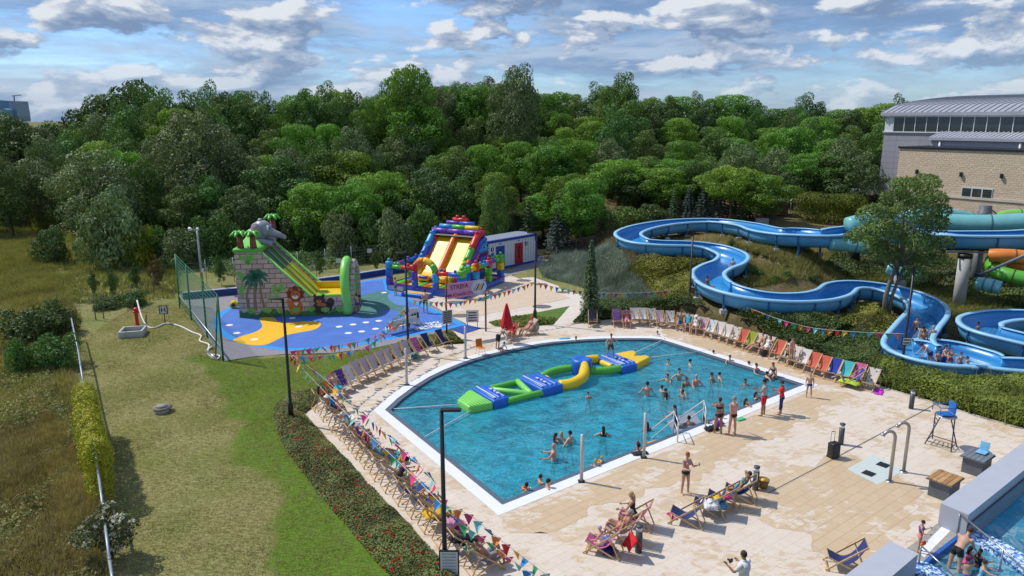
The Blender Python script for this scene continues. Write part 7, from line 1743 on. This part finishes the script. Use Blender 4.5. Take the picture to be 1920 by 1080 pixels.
def body(pose,fem=False,fat=1.):
    key=(pose,fem,fat)
    if key in BC: return BC[key]
    P=dict(lean=0,hd=0,pz=None); P.update(POSE[pose])
    lean=math.radians(P['lean']); T=Vector((0,math.sin(lean),math.cos(lean))); N_=Vector((0,math.cos(lean),-math.sin(lean)))
    hip=Vector((0,0,0)); chest=hip+T*.30; neck=hip+T*.50; shw=.165 if fem else .19; hw=.095
    hd=math.radians(P['lean']*.35+P['hd']*-1+0); hd=math.radians(P['lean']*.3+P['hd']); Hd=Vector((0,math.sin(hd),math.cos(hd))); head=neck+Vector((0,math.sin(hd)*.1,math.cos(hd)*.1)) +Hd*.115; Fw=Vector((0,math.cos(hd),-math.sin(hd)))
    mb=MB(); bones={}
    wst=.118 if fem else .135*fat
    mb.tube([hip-T*.09,hip-T*.02,hip+T*.08,hip+T*.2,hip+T*.33,hip+T*.43,hip+T*.49,neck+T*.02],[.10,.158 if fem else .15,.15*fat,wst,.145 if fem else .17*fat,.15 if fem else .175,.12,.06],16,sq=.66 if fat<1.1 else .85)
    mb.ell(chest+N_*.05+T*.05,(.13,.07,.10)); 
    if fem:
        for s in (-1,1): mb.ell(hip+T*.34+N_*.10+Vector((s*.07,0,0)),(.062,.055,.06))
    for s in (-1,1): mb.ell(hip-T*.04-N_*.06+Vector((s*.065,0,0)),(.085,.08,.09))
    mb.tube([neck-T*.03,neck+Hd*.06,head-Hd*.05],[.062,.054,.05],12)
    mb.ell(head,(.076,.093,.112),rot=Matrix.Rotation(-hd,3,'X')); mb.ell(head-Hd*.06+Fw*.03,(.052,.055,.055)); mb.ell(head+Fw*.098-Hd*.015,(.014,.022,.022),8,6)
    for s in (-1,1): mb.ell(head+Vector((s*.078,0,0))-Hd*.01,(.013,.022,.033),8,6)
    bones['torso']=(hip,neck,.15); bones['head']=(head-Hd*.08,head+Hd*.06,.11); low=hip
    hands=[]; feet=[]
    for i,s in ((0,-1),(1,1)):
        h0=hip+Vector((s*hw,0,0))-T*.03; k=h0+sdir(P['th'][i],P['ab'][i],s)*.44; a=k+sdir(P['sh'][i],P['ab'][i]*.4,s)*.41
        fa_=max(0,P['sh'][i]); fd_=Vector((s*.12,math.cos(math.radians(fa_)),math.sin(math.radians(fa_))*.9)).normalized()
        if P['sh'][i]<-60: fd_=Vector((0,-.9,-.3)).normalized()
        mb.tube([h0,h0.lerp(k,.25),h0.lerp(k,.6),k],[.085,.086*(1.05 if fem else 1),.070,.056],12); mb.tube([k,k.lerp(a,.3),k.lerp(a,.7),a],[.056,.060,.046,.037],12)
        mb.tube([a-fd_*.05-Vector((0,0,.03)),a+fd_*.05-Vector((0,0,.03)),a+fd_*.14-Vector((0,0,.048)),a+fd_*.185-Vector((0,0,.052))],[.034,.040,.038,.022],10,sq=.8)
        bones['thigh%d'%i]=(h0,k,.075); bones['shin%d'%i]=(k,a,.05); bones['foot%d'%i]=(a,a+fd_*.18,.04); feet.append(a)
        s0=hip+T*.455+Vector((s*shw,0,0)); e=s0+sdir(P['ua'][i],P['uo'][i],s)*.285; w=e+sdir(P['fa'][i],P['uo'][i]*.25 if 'fin' not in P else -45,s)*.245
        if P['fa'][i]>150: w=e+(head+Vector((s*.09,0,0))-Hd*0-e).normalized()*.245
        mb.ell(s0-T*.0,(.062,.062,.062)); mb.tube([s0,s0.lerp(e,.4),e],[.056,.050,.040],10); mb.tube([e,e.lerp(w,.35),w],[.041,.041,.027],10)
        bones['uarm%d'%i]=(s0,e,.05); bones['farm%d'%i]=(e,w,.04)
        d=(w-e).normalized(); pal=w+d*.05; sd=d.cross(Vector((s,0,0))); sd=sd.normalized() if sd.length>.2 else Vector((0,1,0))
        mb.tube([w-d*.01,w+d*.04,w+d*.085],[.027,.040,.036],8,sq=.55); hands.append((w,d,sd,s)); bones['hand%d'%i]=(w,w+d*.15,.035)
    me=bpy.data.meshes.new('b'); me.from_pydata(mb.v,[],mb.f); o=bpy.data.objects.new('b',me); COL.objects.link(o)
    r=o.modifiers.new('r','REMESH'); r.mode='VOXEL'; r.voxel_size=.019; s_=o.modifiers.new('s','SMOOTH'); s_.factor=.5; s_.iterations=3
    dg=bpy.context.evaluated_depsgraph_get(); dg.update(); em=bpy.data.meshes.new_from_object(o.evaluated_get(dg)); bpy.data.objects.remove(o)
    V=np.zeros(len(em.vertices)*3); em.vertices.foreach_get('co',V); V=V.reshape(-1,3); Nv=np.zeros(len(em.vertices)*3); em.vertices.foreach_get('normal',Nv); Nv=Nv.reshape(-1,3)
    F=[tuple(p.vertices) for p in em.polygons]
    best=np.full(len(V),1e9); bn=np.zeros(len(V),int); tt=np.zeros(len(V)); names=list(bones)
    for k_,nm in enumerate(names):
        a,b,rad=bones[nm]; a=np.array(a);b=np.array(b); d=b-a; t=np.clip(((V-a)@d)/(d@d),0,1); dist=np.linalg.norm(V-a-t[:,None]*d,axis=1)/rad
        c=dist<best; best=np.where(c,dist,best); bn=np.where(c,k_,bn); tt=np.where(c,t,tt)
    mb2=MB(); mb2.v=[tuple(v) for v in V]; mb2.f=list(F); mb2.m=[0]*len(F); mb2.sm=[True]*len(F)
    for w,d,sd,s in hands:
        base_=w+d*.075; n2=d.cross(sd).normalized()
        for j,L_ in enumerate((.060,.070,.066,.050)):
            b0=base_+sd*(.027-.018*j); c1=b0+d*L_*.55+n2*.004; c2=b0+d*L_*.9+n2*s*.018; mb2.tube([b0-d*.02,c1,c2],[.0095,.009,.0075],6)
        tb=w+d*.03+sd*.033; mb2.tube([tb-sd*.012,tb+sd*.02+d*.025,tb+sd*.026+d*.055],[.012,.010,.008],6)
    for s in (-1,1): mb2.ell(head+Fw*.083+Vector((s*.03,0,0))+Hd*.012,(.012,.010,.008),8,6,mi=1)
    mb2.tube([head+Fw*.088-Hd*.052+Vector((-.022,0,0)),head+Fw*.094-Hd*.053,head+Fw*.088-Hd*.052+Vector((.022,0,0))],.006,6,mi=2)
    zmin=float(V[:,2].min()); base_z=-zmin if P['pz'] is None else P['pz']
    me2=bpy.data.meshes.new('body'); me2.from_pydata([(x,y,z+base_z) for x,y,z in mb2.v],[],mb2.f)
    for m_ in (SK['l'],m_eye,M('lips',(.35,.12,.10))): me2.materials.append(m_)
    me2.polygons.foreach_set('material_index',mb2.m); me2.polygons.foreach_set('use_smooth',mb2.sm); me2.update()
    BC[key]=dict(me=me2,V=V,N=Nv,F=F,bn=bn,t=tt,names=names,bz=base_z,head=head,Hd=Hd,Fw=Fw,neck=neck,T=T,Nn=N_,cl={},hr={},hands=hands)
    return BC[key]
REG={'briefs':lambda n,t:(n=='torso')*(t<.10)|n.startswith('thigh')*(t<.12),'trunks':lambda n,t:(n=='torso')*(t<.14)|n.startswith('thigh')*(t<.34),'shorts':lambda n,t:(n=='torso')*(t<.16)|n.startswith('thigh')*(t<.78),
'top':lambda n,t:(n=='torso')*((t>.58)&(t<.80)),'suit':lambda n,t:(n=='torso')*(t<.88)|n.startswith('thigh')*(t<.12),'shirt':lambda n,t:(n=='torso')*((t>.04)&(t<1.01))|n.startswith('uarm')*(t<.72),'leggings':lambda n,t:(n=='torso')*(t<.14)|n.startswith('thigh')*(t<2)|n.startswith('shin')*(t<.45),
'vest':lambda n,t:(n=='torso')*((t>.35)&(t<.97)),'pants':lambda n,t:(n=='torso')*(t<.12)|n.startswith('thigh')*(t<2)|n.startswith('shin')*(t<.9)}
def cloth_mesh(B,kind,off=.012):
    k=(kind,off)
    if k in B['cl']: return B['cl'][k]
    ok=np.zeros(len(B['V']),bool)
    for i,nm in enumerate(B['names']):
        q=B['bn']==i; ok|=q&np.array(REG[kind](nm,B['t']),bool)
    F=[f for f in B['F'] if all(ok[v] for v in f)]; used=sorted({v for f in F for v in f}); mp={v:i for i,v in enumerate(used)}
    V=B['V'][used]+B['N'][used]*off; V=V+np.array([0,0,B['bz']])
    Vi=B['V'][used]+B['N'][used]*.001+np.array([0,0,B['bz']]); n=len(used)
    F2=[tuple(mp[v] for v in f) for f in F]
    from collections import Counter
    ed={}
    for f in F2:
        for a,b in zip(f,f[1:]+f[:1]):
            if (b,a) in ed: del ed[(b,a)]
            else: ed[(a,b)]=1
    sides=[(b,a,a+n,b+n) for a,b in ed]
    me=bpy.data.meshes.new(kind); me.from_pydata([tuple(v) for v in V]+[tuple(v) for v in Vi],[],F2+sides)
    me.materials.append(m_eye); me.polygons.foreach_set('use_smooth',[True]*len(me.polygons)); me.update(); B['cl'][k]=me; return me
def hair_mesh(B,style):
    if style in B['hr']: return B['hr'][style]
    h=B['head']+Vector((0,0,B['bz'])); U=B['Hd']; Fw=B['Fw']; ang=math.atan2(U.y,U.z); rt=Matrix.Rotation(-ang,3,'X'); mb=MB()
    if style!='bald':
        mb.ell(h-Fw*.016+U*.024,(.085,.096,.106),16,12,rot=rt)
    if style in('long','pony'):
        w=.07 if style=='long' else .035
        mb.tube([h-Fw*.06+U*.03,h-Fw*.10-U*.08,h-Fw*.10-U*.19-Vector((0,0,.02)),h-Fw*.09-U*.27-Vector((0,0,.03))],[w,w*1.05,w*.95,w*.4],10,sq=.6)
    if style=='bun': mb.ell(h-Fw*.07+U*.10,(.045,.045,.045),10,8)
    if style=='cap': mb.tube([h+Fw*.04+U*.05,h+Fw*.17+U*.035],[.07,.055],12,sq=.16)
    if style=='hat': mb.lathe([(0,.1),(.09,.09),(.10,.03),(.19,.0),(.19,-.012),(0,-.01)],tuple(h+U*.04),18)
    if style=='curly':
        for i in range(14):
            a=i*2.4; z=-.02+.11*((i*7)%14)/14; mb.ell(h+Vector((.075*math.cos(a),.075*math.sin(a)-.015,z)),(.04,.04,.04),8,6)
    if style=='beard': mb.ell(h+Fw*.035-U*.085,(.05,.055,.035),10,8,rot=rt)
    me=bpy.data.meshes.new('hair'); me.from_pydata(mb.v,[],mb.f); me.materials.append(m_eye); me.polygons.foreach_set('use_smooth',mb.sm); me.update(); B['hr'][style]=me; return me
CN={'blk':(.015,.015,.018),'nav':(.015,.03,.13),'roy':(.02,.07,.42),'red':(.55,.012,.02),'teal':(.03,.33,.38),'whi':(.64,.64,.62),'pnk':(.60,.06,.25),'grn':(.10,.35,.08),'lbl':(.20,.42,.55),'gry':(.20,.20,.22),'sal':(.60,.22,.20),'yel':(.7,.5,.03),'pur':(.15,.06,.30),'org':(.7,.22,.02),'pat':(.33,.30,.32),'brn':(.12,.06,.03)}
NP=0
def person(label,loc,pose,h=1.75,face=180,skin='l',hair=('short','b'),wear=(('trunks','nav'),),fem=False,fat=1.,group=None,name='person'):
    global NP; NP+=1
    B=body(pose,fem,fat); s=h/1.72
    o=bpy.data.objects.new(name,B['me']); COL.objects.link(o); o.location=loc; o.scale=(s,s,s); o.rotation_euler=(0,0,R(-face)); tag(o,label,'person',group)
    o.material_slots[0].link='OBJECT'; o.material_slots[0].material=SK[skin]
    if hair and hair[0]!='none':
        c=bpy.data.objects.new('hat' if hair[0] in('cap','hat') else 'hair',hair_mesh(B,hair[0])); COL.objects.link(c); c.parent=o; c.material_slots[0].link='OBJECT'; c.material_slots[0].material=HRC[hair[1]]
    for w in wear:
        k,cn=w[0],w[1]; nm={'briefs':'swim_briefs','trunks':'swim_trunks','shorts':'shorts','top':'bikini_top','suit':'swimsuit','shirt':'t_shirt','leggings':'leggings','vest':'swim_vest','pants':'trousers'}[k]
        c=bpy.data.objects.new(nm,cloth_mesh(B,k,.022 if k in('vest',) else (.016 if k in ('shirt','shorts') else .010))); COL.objects.link(c); c.parent=o
        c.material_slots[0].link='OBJECT'; c.material_slots[0].material=C_('cloth_'+cn,CN[cn])
    return o
def ground_person(label,px,py,*a,z=0.,**k): return person(label,G(px,py,z),*a,**k)
def water_person(label,px,wl,vis,*a,h=1.7,**k):
    vis*=.84
    p=G(px,wl,WZ); z=max(WZ-(1-vis)*h,-1.42); return person(label,(p.x,p.y,z),*a,h=h,**k)
def chair_person(label,px,py,face,*a,**k):
    p=G(px,py); an=math.degrees(math.atan2(face[0],face[1])); d=Vector((face[0],face[1],0)).normalized()*.0
    return person(label,p+d,*a,face=an,**k)
BK=(('briefs','blk'),('top','blk'))
# standing on the deck
w=ground_person('red-haired woman in a pale bikini standing mid-deck holding a phone',1284,925,'phone',1.68,150,'l',('short','r'),(('briefs','blk'),('top','sal')),True)
ground_person('large bald man in black briefs standing at the near rim, hand on back',1372,815,'back',1.82,-30,'p',('short','g'),(('briefs','blk'),),fat=1.18)
ground_person('woman in black bikini shading her eyes beside the large man',1346,812,'handhead',1.68,-10,'t',('bun','b'),BK,True)
ground_person('man in grey patterned shirt and red shorts at the right rim',1430,779,'phone',1.80,-60,'t',('short','k'),(('shirt','pat'),('shorts','red')))
ground_person('lifeguard in red shirt and dark cap holding papers',1463,777,'phone',1.68,-70,'l',('cap','c'),(('shirt','red'),('leggings','nav')),True)
ground_person('child in dark trunks standing alone at the right pool corner',1516,745,'stand',1.30,200,'l',('long','y'),(('briefs','nav'),))
ground_person('woman in salmon bikini standing before the white deck chairs',1482,683,'stand',1.66,140,'l',('bun','b'),(('briefs','sal'),('top','sal')),True)
ground_person('small child in shorts beside the woman in salmon bikini',1475,682,'step',1.15,210,'l',('short','b'),(('trunks','nav'),))
ground_person('woman in black swim shorts standing beside the red parasol',935,655,'bend',1.62,60,'l',('short','b'),(('shorts','blk'),('top','gry')),True)
ground_person('boy in dark shorts crouching on the far rim below the red parasol',938,659,'kneel',1.15,130,'l',('short','b'),(('trunks','nav'),('shirt','whi')))
ground_person('shirtless man in black trunks walking on the blue playground',798,587,'step',1.78,-5,'p',('short','k'),(('trunks','blk'),),fat=1.1,z=.01)
ground_person('child in dark trunks standing in front of the bouncy castle',742,554,'stand',1.45,100,'l',('short','b'),(('trunks','nav'),),z=.01)
ground_person('boy in blue trunks climbing at the arch of the elephant slide',672,587,'splash',1.45,-70,'l',('short','b'),(('trunks','roy'),),z=.01)
ground_person('child just behind the boy at the slide arch',674,572,'stand',1.40,-80,'l',('short','y'),(('trunks','nav'),),z=.01)
person('shirtless man sitting on the right end of the white bench',G(764,621)+Vector((0,.16,0)),'sitlean',1.78,-20,'p',('short','b'),(('trunks','nav'),))
ph=person('photographer in white T-shirt holding a camera at the bottom edge',G(1389,1140),'phone',1.80,-40,'t',('short','b'),(('shirt','whi'),('pants','gry')),fat=1.1)
def held(name,label,cat,loc,f,*a):
    t=thing(name,label,cat,loc); f(t); return t
def handpos(o,i=1,ext=.08):
    B=[b for b in BC.values() if b['me']==o.data][0]; w,d,sd,s=B['hands'][i]; v=(w+d*ext+Vector((0,0,B['bz'])))*o.scale[0]; return o.location+Matrix.Rotation(o.rotation_euler.z,3,'Z')@v
hp=(handpos(ph,0)+handpos(ph,1))/2
t=thing('camera_body','black camera in the hands of the photographer','camera',hp,ph.rotation_euler.z); MB().box((0,0,0),(.15,.06,.10),bev=.01).build('body',m_blk,t); MB().tube([(0,.02,0),(0,.11,0)],.035,12).build('lens',m_blk,t)
hp=handpos(w,0,.1); t=thing('phone','pale phone in the hand of the red-haired woman','phone',hp,w.rotation_euler.z); MB().box((0,0,.03),(.075,.012,.15),bev=.004).build('body',m_wb,t)
# lower right pool
ground_person('child in purple and blue float vest on the white step plate',1722,1034,'phone',1.12,120,'l',('short','b'),(('vest','pur'),('trunks','sal')),z=.02)
t=thing('water_pistol','orange and red water pistol held by the child in the float vest','toy',G(1731,1020,.55),.5); MB().box((0,0,0),(.26,.06,.10),bev=.02).build('body',v_org,t); MB().inflate([(-.05,0,.07),(.08,0,.07)],.035,8).build('tank',v_red,t); MB().tube([(.12,0,.02),(.24,0,.02)],.014,6).build('nozzle',v_lb,t)
person('man in black trunks stepping into the lower right pool',(G(1792,1060,0).x,G(1792,1060,0).y,-.42),'bend',1.80,60,'l',('short','b'),(('trunks','blk'),)).rotation_euler.x=0
for a,b,po,sk,hr,we,lab,f in [(1812,1056,'rest','t',('long','k'),(('suit','pnk'),),'dark-haired girl leaning together in the shallow pool by the mosaic ledge',80),(1832,1062,'rest','l',('long','b'),(('suit','blk'),),'child with long brown hair behind the man in the shallow pool',60),(1812,1078,'splash','l',('short','b'),(('trunks','roy'),),'boy in blue floating at the feet of the man in the shallow pool',20),(1836,1080,'splash','l',('short','b'),(('suit','lbl'),),'child in pale blue floating beside the boy in blue',120)]:
    p=G(a,b,-.14); person(lab,(p.x,p.y,-.85),po,1.3,f,sk,hr,we,fem=('suit' in we[0]))
# in the pool
WP=[(1253,683,.22,'wade',1.5,200,'l',('short','b'),'child with wet brown hair alone right of the yellow tail'),(1294,684,.2,'wadeout',1.6,90,'l',('short','k'),'swimmer with one arm out near the middle of the far side'),
(1336,667,.25,'rest',1.5,40,'l',('short','b'),'swimmer resting at the far rim by the right mooring rope'),(1367,679,.35,'splash',1.6,180,'l',('short','b'),'splashing boy beside the far right rim'),
(1404,688,.25,'wade',1.5,110,'l',('short','b'),'boy near the far right rim next to the leaning adult'),(1415,698,.4,'rest',1.6,150,'l',('bun','b'),'woman in dark swimwear leaning back near the far right rim'),
(1438,712,.35,'wadeout',1.5,80,'l',('bun','k'),'dark-haired swimmer reaching to the right rim'),(1397,722,.22,'wade',1.6,200,'t',('long','k'),'woman with long black hair near the right side of the pool'),
(1273,712,.42,'wadeout',1.75,170,'l',('short','k'),'man with raised elbows, tallest of the middle group'),(1253,713,.3,'splash',1.6,220,'l',('short','b'),'swimmer bending forward left of the tallest middle man'),
(1286,723,.35,'wade',1.5,185,'t',('short','b'),'boy standing waist-deep in front of the tallest middle man'),(1305,723,.42,'wade',1.75,160,'p',('bald','b'),'bald older man standing in the middle of the pool'),
(1334,716,.38,'wade',1.6,120,'t',('short','b'),'slim boy right of the bald older man'),(1349,711,.3,'wadeout',1.5,90,'l',('short','k'),'child right of the slim boy in the middle group'),
(1213,742,.5,'wade',1.78,0,'l',('short','k'),'broad-backed man in light blue trunks seen from behind'),(1241,736,.3,'wade',1.5,60,'l',('short','b'),'girl touching the boy right of the broad-backed man'),
(1248,745,.36,'wadeout',1.5,110,'l',('short','k'),'boy in dark shirt right of the broad-backed man'),(1280,736,.3,'wadeout',1.5,250,'l',('short','b'),'swimmer behind with arm stretched to the left'),
(1279,746,.33,'wade',1.5,260,'t',('short','k'),'dark-haired boy in front of the swimmer with stretched arm'),(1417,752,.34,'handhead',1.55,120,'l',('long','k'),'girl with dark wet hair next to the man in the patterned shirt'),
(1398,765,.34,'facehands',1.62,90,'l',('long','b'),'woman wiping her face at the near right rim'),(1352,788,.3,'rest',1.4,150,'l',('short','k'),'dark-haired child behind the woman shading her eyes'),
(1291,797,.26,'wadeout',1.72,0,'l',('short','k'),'black-haired man in the water beyond the handrails'),(1267,800,.75,'rest',1.66,-60,'p',('pony','b'),'woman in black swimsuit top leaning on the near handrail'),
(1322,797,.4,'wade',1.5,60,'t',('long','k'),'long-haired child by the far handrail'),(1213,807,.3,'wade',1.5,-20,'t',('long','k'),'child with pink backpack floats behind the steel post'),
(1232,630,.28,'rest',1.5,180,'l',('short','b'),'person in white top hanging on the far pool corner'),(1042,829,.3,'wade',1.6,60,'l',('long','b'),'dark-haired woman in the left trio near the bald man'),
(1052,829,.33,'wadehold',1.65,200,'l',('long','y'),'blonde woman in the trio above the bald man'),(1068,831,.38,'wadeout',1.75,-60,'l',('short','k'),'man with raised hand at the right of the trio'),
(1038,863,.5,'wadehold',1.78,-80,'p',('bald','b'),'bald man holding a small child in the near part of the pool'),(1131,817,.3,'wadeout',1.65,0,'l',('long','k'),'woman with long black hair seen from behind mid pool'),
(1196,851,.32,'wadeout',1.74,-50,'t',('short','k'),'tanned man at the near rim left of the steel post'),(1192,836,.26,'splash',1.1,100,'l',('short','r'),'toddler with bright goggles facing the tanned man at the rim'),
(1115,880,.3,'rest',1.6,30,'l',('short','y'),'blonde person leaning at the near rim beside yellow floats'),(1014,907,.3,'wade',1.5,60,'l',('short','b'),'boy behind the couple in the near left pool corner'),
(1023,920,.32,'rest',1.75,80,'l',('short','k'),'broad man leaning on the near left corner rim'),(991,924,.3,'rest',1.5,-60,'t',('bun','k'),'girl with orange arm float at the near left rim'),
(1103,746,.3,'wade',1.15,150,'l',('short','k'),'little boy with goggles alone below the inflatable hub'),(1080,641,.3,'rest',1.5,190,'p',('short','b'),'child in red at the far rim near the sky blue towel')]
for a,wl,v,po,h,f,sk,hr,lab in WP:
    fem=hr[0] in('long','bun','pony'); we=(('suit',['blk','nav','teal'][a%3]),) if fem else (('trunks',['nav','blk','teal','roy'][a%4]),)
    if 'broad-backed' in lab: we=(('trunks','lbl'),)
    if 'child in red' in lab: we=(('suit','red'),)
    if 'white top' in lab: we=(('shirt','whi'),)
    if 'dark shirt' in lab: we=(('shirt','blk'),)
    water_person(lab,a,wl,v,po,h=h,face=f,skin=sk,hair=hr,wear=we,fem=fem and h>1.55)
def armfloat(label,p,c,rz=0):
    t=thing('swim_float',label,'swim float',p,rz); mb=MB(); mb.tube([(.11*math.cos(a*.5236),.11*math.sin(a*.5236),0) for a in range(12)],.045,8,closed=True); mb.build('ring',c,t); MB().box((0,.11,.05),(.03,.03,.02)).build('valve',v_wht,t)
p=G(1127,869,WZ+.06); person('small child lying back in yellow arm floats at the near rim',(p.x,p.y,WZ-.18),'sitfloor',1.05,-70,'l',('short','y'),(('trunks','nav'),))
armfloat('yellow arm float left of the blond lying child',G(1124,866,WZ+.05),v_yel); armfloat('yellow arm float nearer the rim on the lying child',G(1141,870,WZ+.05),v_yel)
p=G(1027,853,WZ); person('small child with pink float held by the bald man',(p.x,p.y,WZ-.55),'situp',.95,100,'l',('short','b'),(('vest','pnk'),)); armfloat('orange arm float of the girl in the near left corner',G(985,915,WZ+.05),v_org)
t=thing('swim_ring','white swim ring around the person at the far pool corner','swim ring',G(1232,632,WZ+.06)); mb=MB(); mb.tube([(.42*math.cos(a*.3927),.42*math.sin(a*.3927),0) for a in range(16)],.10,10,closed=True); mb.build('ring',v_wht,t); MB().box((.42,0,.1),(.04,.03,.03)).build('valve',v_blue,t)
# on the inflatable and rims
q=Vector((10.7,.9,.46)); qq=fl.location+Matrix.Rotation(R(33.26),3,'Z')@q
person('boy in black and yellow shorts balancing on the blue pad of the inflatable',qq,'balance',1.45,170,'l',('short','k'),(('shorts','brn'),))
ground_person('girl sitting on the right rim turned to the pool, hand behind her',1450,704,'sitedge',1.5,230,'l',('pony','b'),BK,fem=True,z=.02)
# deck chair people
for lab,a,b,fc_,po,h,sk,hr,we,fem in [
 ('man in turquoise shorts reclining at the lower end of the pale row',632,742,fa,'lounge',1.80,'l',('short','r'),(('shorts','teal'),),0),
 ('woman in black shorts stretched out at the left deck tip',614,765,fb,'loungeup',1.70,'l',('long','k'),(('shorts','blk'),('top','blk')),1),
 ('person in stripes reading in the second chair from the left tip',629,782,fb,'lounge',1.7,'l',('hat','w'),(('suit','nav'),),1),
 ('person in a wide white hat in the left row',661,816,fb,'lounge',1.7,'l',('hat','w'),(('shirt','whi'),('shorts','whi')),1),
 ('sitter in purple floral clothes below the white hat',677,833,fb,'loungekn',1.66,'l',('short','b'),(('suit','pur'),),1),
 ('child with raised knees beside the purple floral sitter',692,850,fb,'loungekn',1.4,'l',('short','b'),(('trunks','nav'),),0),
 ('tanned man with teal shorts lying in the left row',708,868,fb,'loungeflat',1.82,'d',('short','k'),(('shorts','teal'),),0),
 ('dark-haired woman in black swimwear sitting up in the left row',749,912,fb,'sitlean',1.68,'l',('bun','k'),(('suit','blk'),),1),
 ('reclining man in grey shorts, hands folded, at the bottom left chairs',913,1066,fb,'loungekn',1.82,'t',('cap','c'),(('shorts','gry'),),0),
 ('sunbather with arms over the head in the back row',1175,612,(0,-1),'loungeup',1.66,'p',('none','b'),(('trunks','sal'),('top','red')),1),
 ('first of the three seated adults, hands at the face',1276,617,(-.25,-1),'facehands2',1.72,'t',('short','b'),(('shorts','nav'),),0),
 ('middle seated adult in teal shirt',1290,620,(-.3,-.95),'loungekn',1.74,'p',('short','b'),(('shirt','teal'),('shorts','gry')),0),
 ('last of the three seated adults with a white hat',1303,624,(-.4,-.9),'loungekn',1.68,'p',('hat','w'),(('suit','whi'),),1),
 ('sunbather in black trunks lying beside the lime chair',1420,659,(-.9,-.4),'loungeflat',1.78,'l',('short','b'),(('briefs','blk'),),0),
 ('person in white dress lying in a chair near the black bag',1436,664,(-.8,-.6),'lounge',1.66,'p',('long','k'),(('suit','whi'),),1),
 ('blonde woman in black swimsuit raising a hand before the bollard',1186,983,(-.9,.4),'situp',1.68,'l',('long','y'),(('suit','blk'),),1),
 ('tanned seated person with knees up beside the red towel',1164,1010,(-.9,.4),'loungekn',1.7,'t',('curly','g'),(('trunks','sal'),('top','sal')),1),
 ('child in lilac cap sitting on the patterned towel chair',1127,1034,(-.9,.4),'situp',1.25,'l',('short','li'),(('suit','whi'),),0),
 ('sunbather in blue bikini with raised knee beside the basket bollard',1384,935,fc,'loungeup',1.68,'t',('short','b'),(('briefs','teal'),('top','teal')),1)]:
    if po=='facehands2':
        POSE['facehands2']=dict(POSE['lounge'],ua=(70,72),fa=(160,158),uo=(30,30),lean=-20)
    chair_person(lab,a,b,fc_,po,h=h,skin=sk,hair=hr,wear=we,fem=bool(fem))
# near the parasol
for lab,px,py,fc_,fab,po,sk,hr,we in [('woman in red and white sitting right beside the red parasol',960,636,(-.3,-.9),'coral','loungekn','p',('short','b'),(('suit','red'),)),('person with a red cap lying in the pale chair by the grass triangle',990,627,(-.9,-.5),'pale','lounge','p',('cap','re'),(('suit','sal'),))]:
    chair(px,py,fc_,fab,('coral chair of the woman beside the red parasol' if px<970 else 'pale chair of the person with the red cap')); chair_person(lab,px,py,fc_,po,h=1.68,skin=sk,hair=hr,wear=we,fem=True)
p=G(1001,625); t=thing('round_pad','round grey pad leaning behind the chair of the red-capped person','pad',(p.x,p.y+.1,.42)); MB().tube([(0,0,0),(.03,.06,0)],.38,20).build('disc_body',C_('grey_foam',(.35,.35,.33)),t)
# black bag near 1432,665
p=G(1432,668); t=thing('backpack','black backpack standing by the person in the white dress','bag',p); MB().box((0,0,.2),(.42,.28,.4),bev=.1).build('body',m_blk,t); MB().tube([(-.1,0,.38),(0,0,.46),(.1,0,.38)],.015,6).build('handle',m_blk,t)
# slide riders and the people in the basin
BZ=1.12-1.03+.38
for lab,px,py,z,po,h,f,sk,hr,we in [
 ('rider in black and white leaning back where the slide meets the basin',1719,606,.55,'sitfloor',1.6,200,'l',('short','k'),(('briefs','blk'),)),
 ('tall shirtless youth stepping at the basin entry',1733,632,.30,'bend',1.7,220,'l',('short','k'),(('trunks','nav'),)),
 ('tanned boy seen from behind at the basin entry',1731,640,.22,'stand',1.5,10,'t',('short','b'),(('trunks','gry'),)),
 ('pale boy standing right of the tanned boy in the basin',1748,636,.25,'stand',1.55,170,'l',('short','y'),(('trunks','nav'),)),
 ('woman in black bending forward in the basin',1743,664,.2,'bend',1.66,-90,'p',('short','b'),(('trunks','nav'),)),
 ('shirtless teenager in navy shorts standing mid-basin',1768,672,.2,'rest',1.6,150,'l',('short','b'),(('shorts','nav'),)),
 ('child behind the shirtless teenager in the basin',1760,660,-.2,'wade',1.3,180,'l',('short','k'),(('trunks','blk'),)),
 ('child in red shorts sitting in the basin',1784,660,-.1,'wade',1.3,190,'l',('short','b'),(('trunks','red'),)),
 ('first dark-haired child at the right side of the basin',1803,665,-.25,'wadeout',1.35,170,'l',('short','b'),(('trunks','nav'),)),
 ('last child at the right end of the basin',1815,669,-.3,'wade',1.3,150,'l',('short','k'),(('trunks','blk'),))]:
    p=G(px,py,1.0); person(lab,(p.x,p.y,z),po,h,f,sk,hr,we)
i=min(range(len(SP)),key=lambda i:(SP[i][0]-G(1325,512,2.9).x)**2+(SP[i][1]-G(1325,512,2.9).y)**2); c=SP[i]
person('rider in dark trunks sliding through the first lower bend',(c[0],c[1],c[2]-1.0),'sitfloor',1.5,150,'t',('short','k'),(('trunks','blk'),))
i=min(range(len(SP)),key=lambda i:(SP[i][0]-G(1378,484,3.25).x)**2+(SP[i][1]-G(1378,484,3.25).y)**2); c=SP[i]
person('rider of whom only head and shoulders show in the upper bend',(c[0],c[1],c[2]-.85),'sitfloor',1.5,200,'p',('short','b'),(('trunks','nav'),))
i=min(range(len(SPB)),key=lambda i:(SPB[i][0]-G(1850,603,1.75).x)**2+(SPB[i][1]-G(1850,603,1.75).y)**2); c=SPB[i]
person('rider in the second slide at the right edge',(c[0],c[1],c[2]-.9),'sitfloor',1.6,150,'d',('short','k'),(('trunks','nav'),))
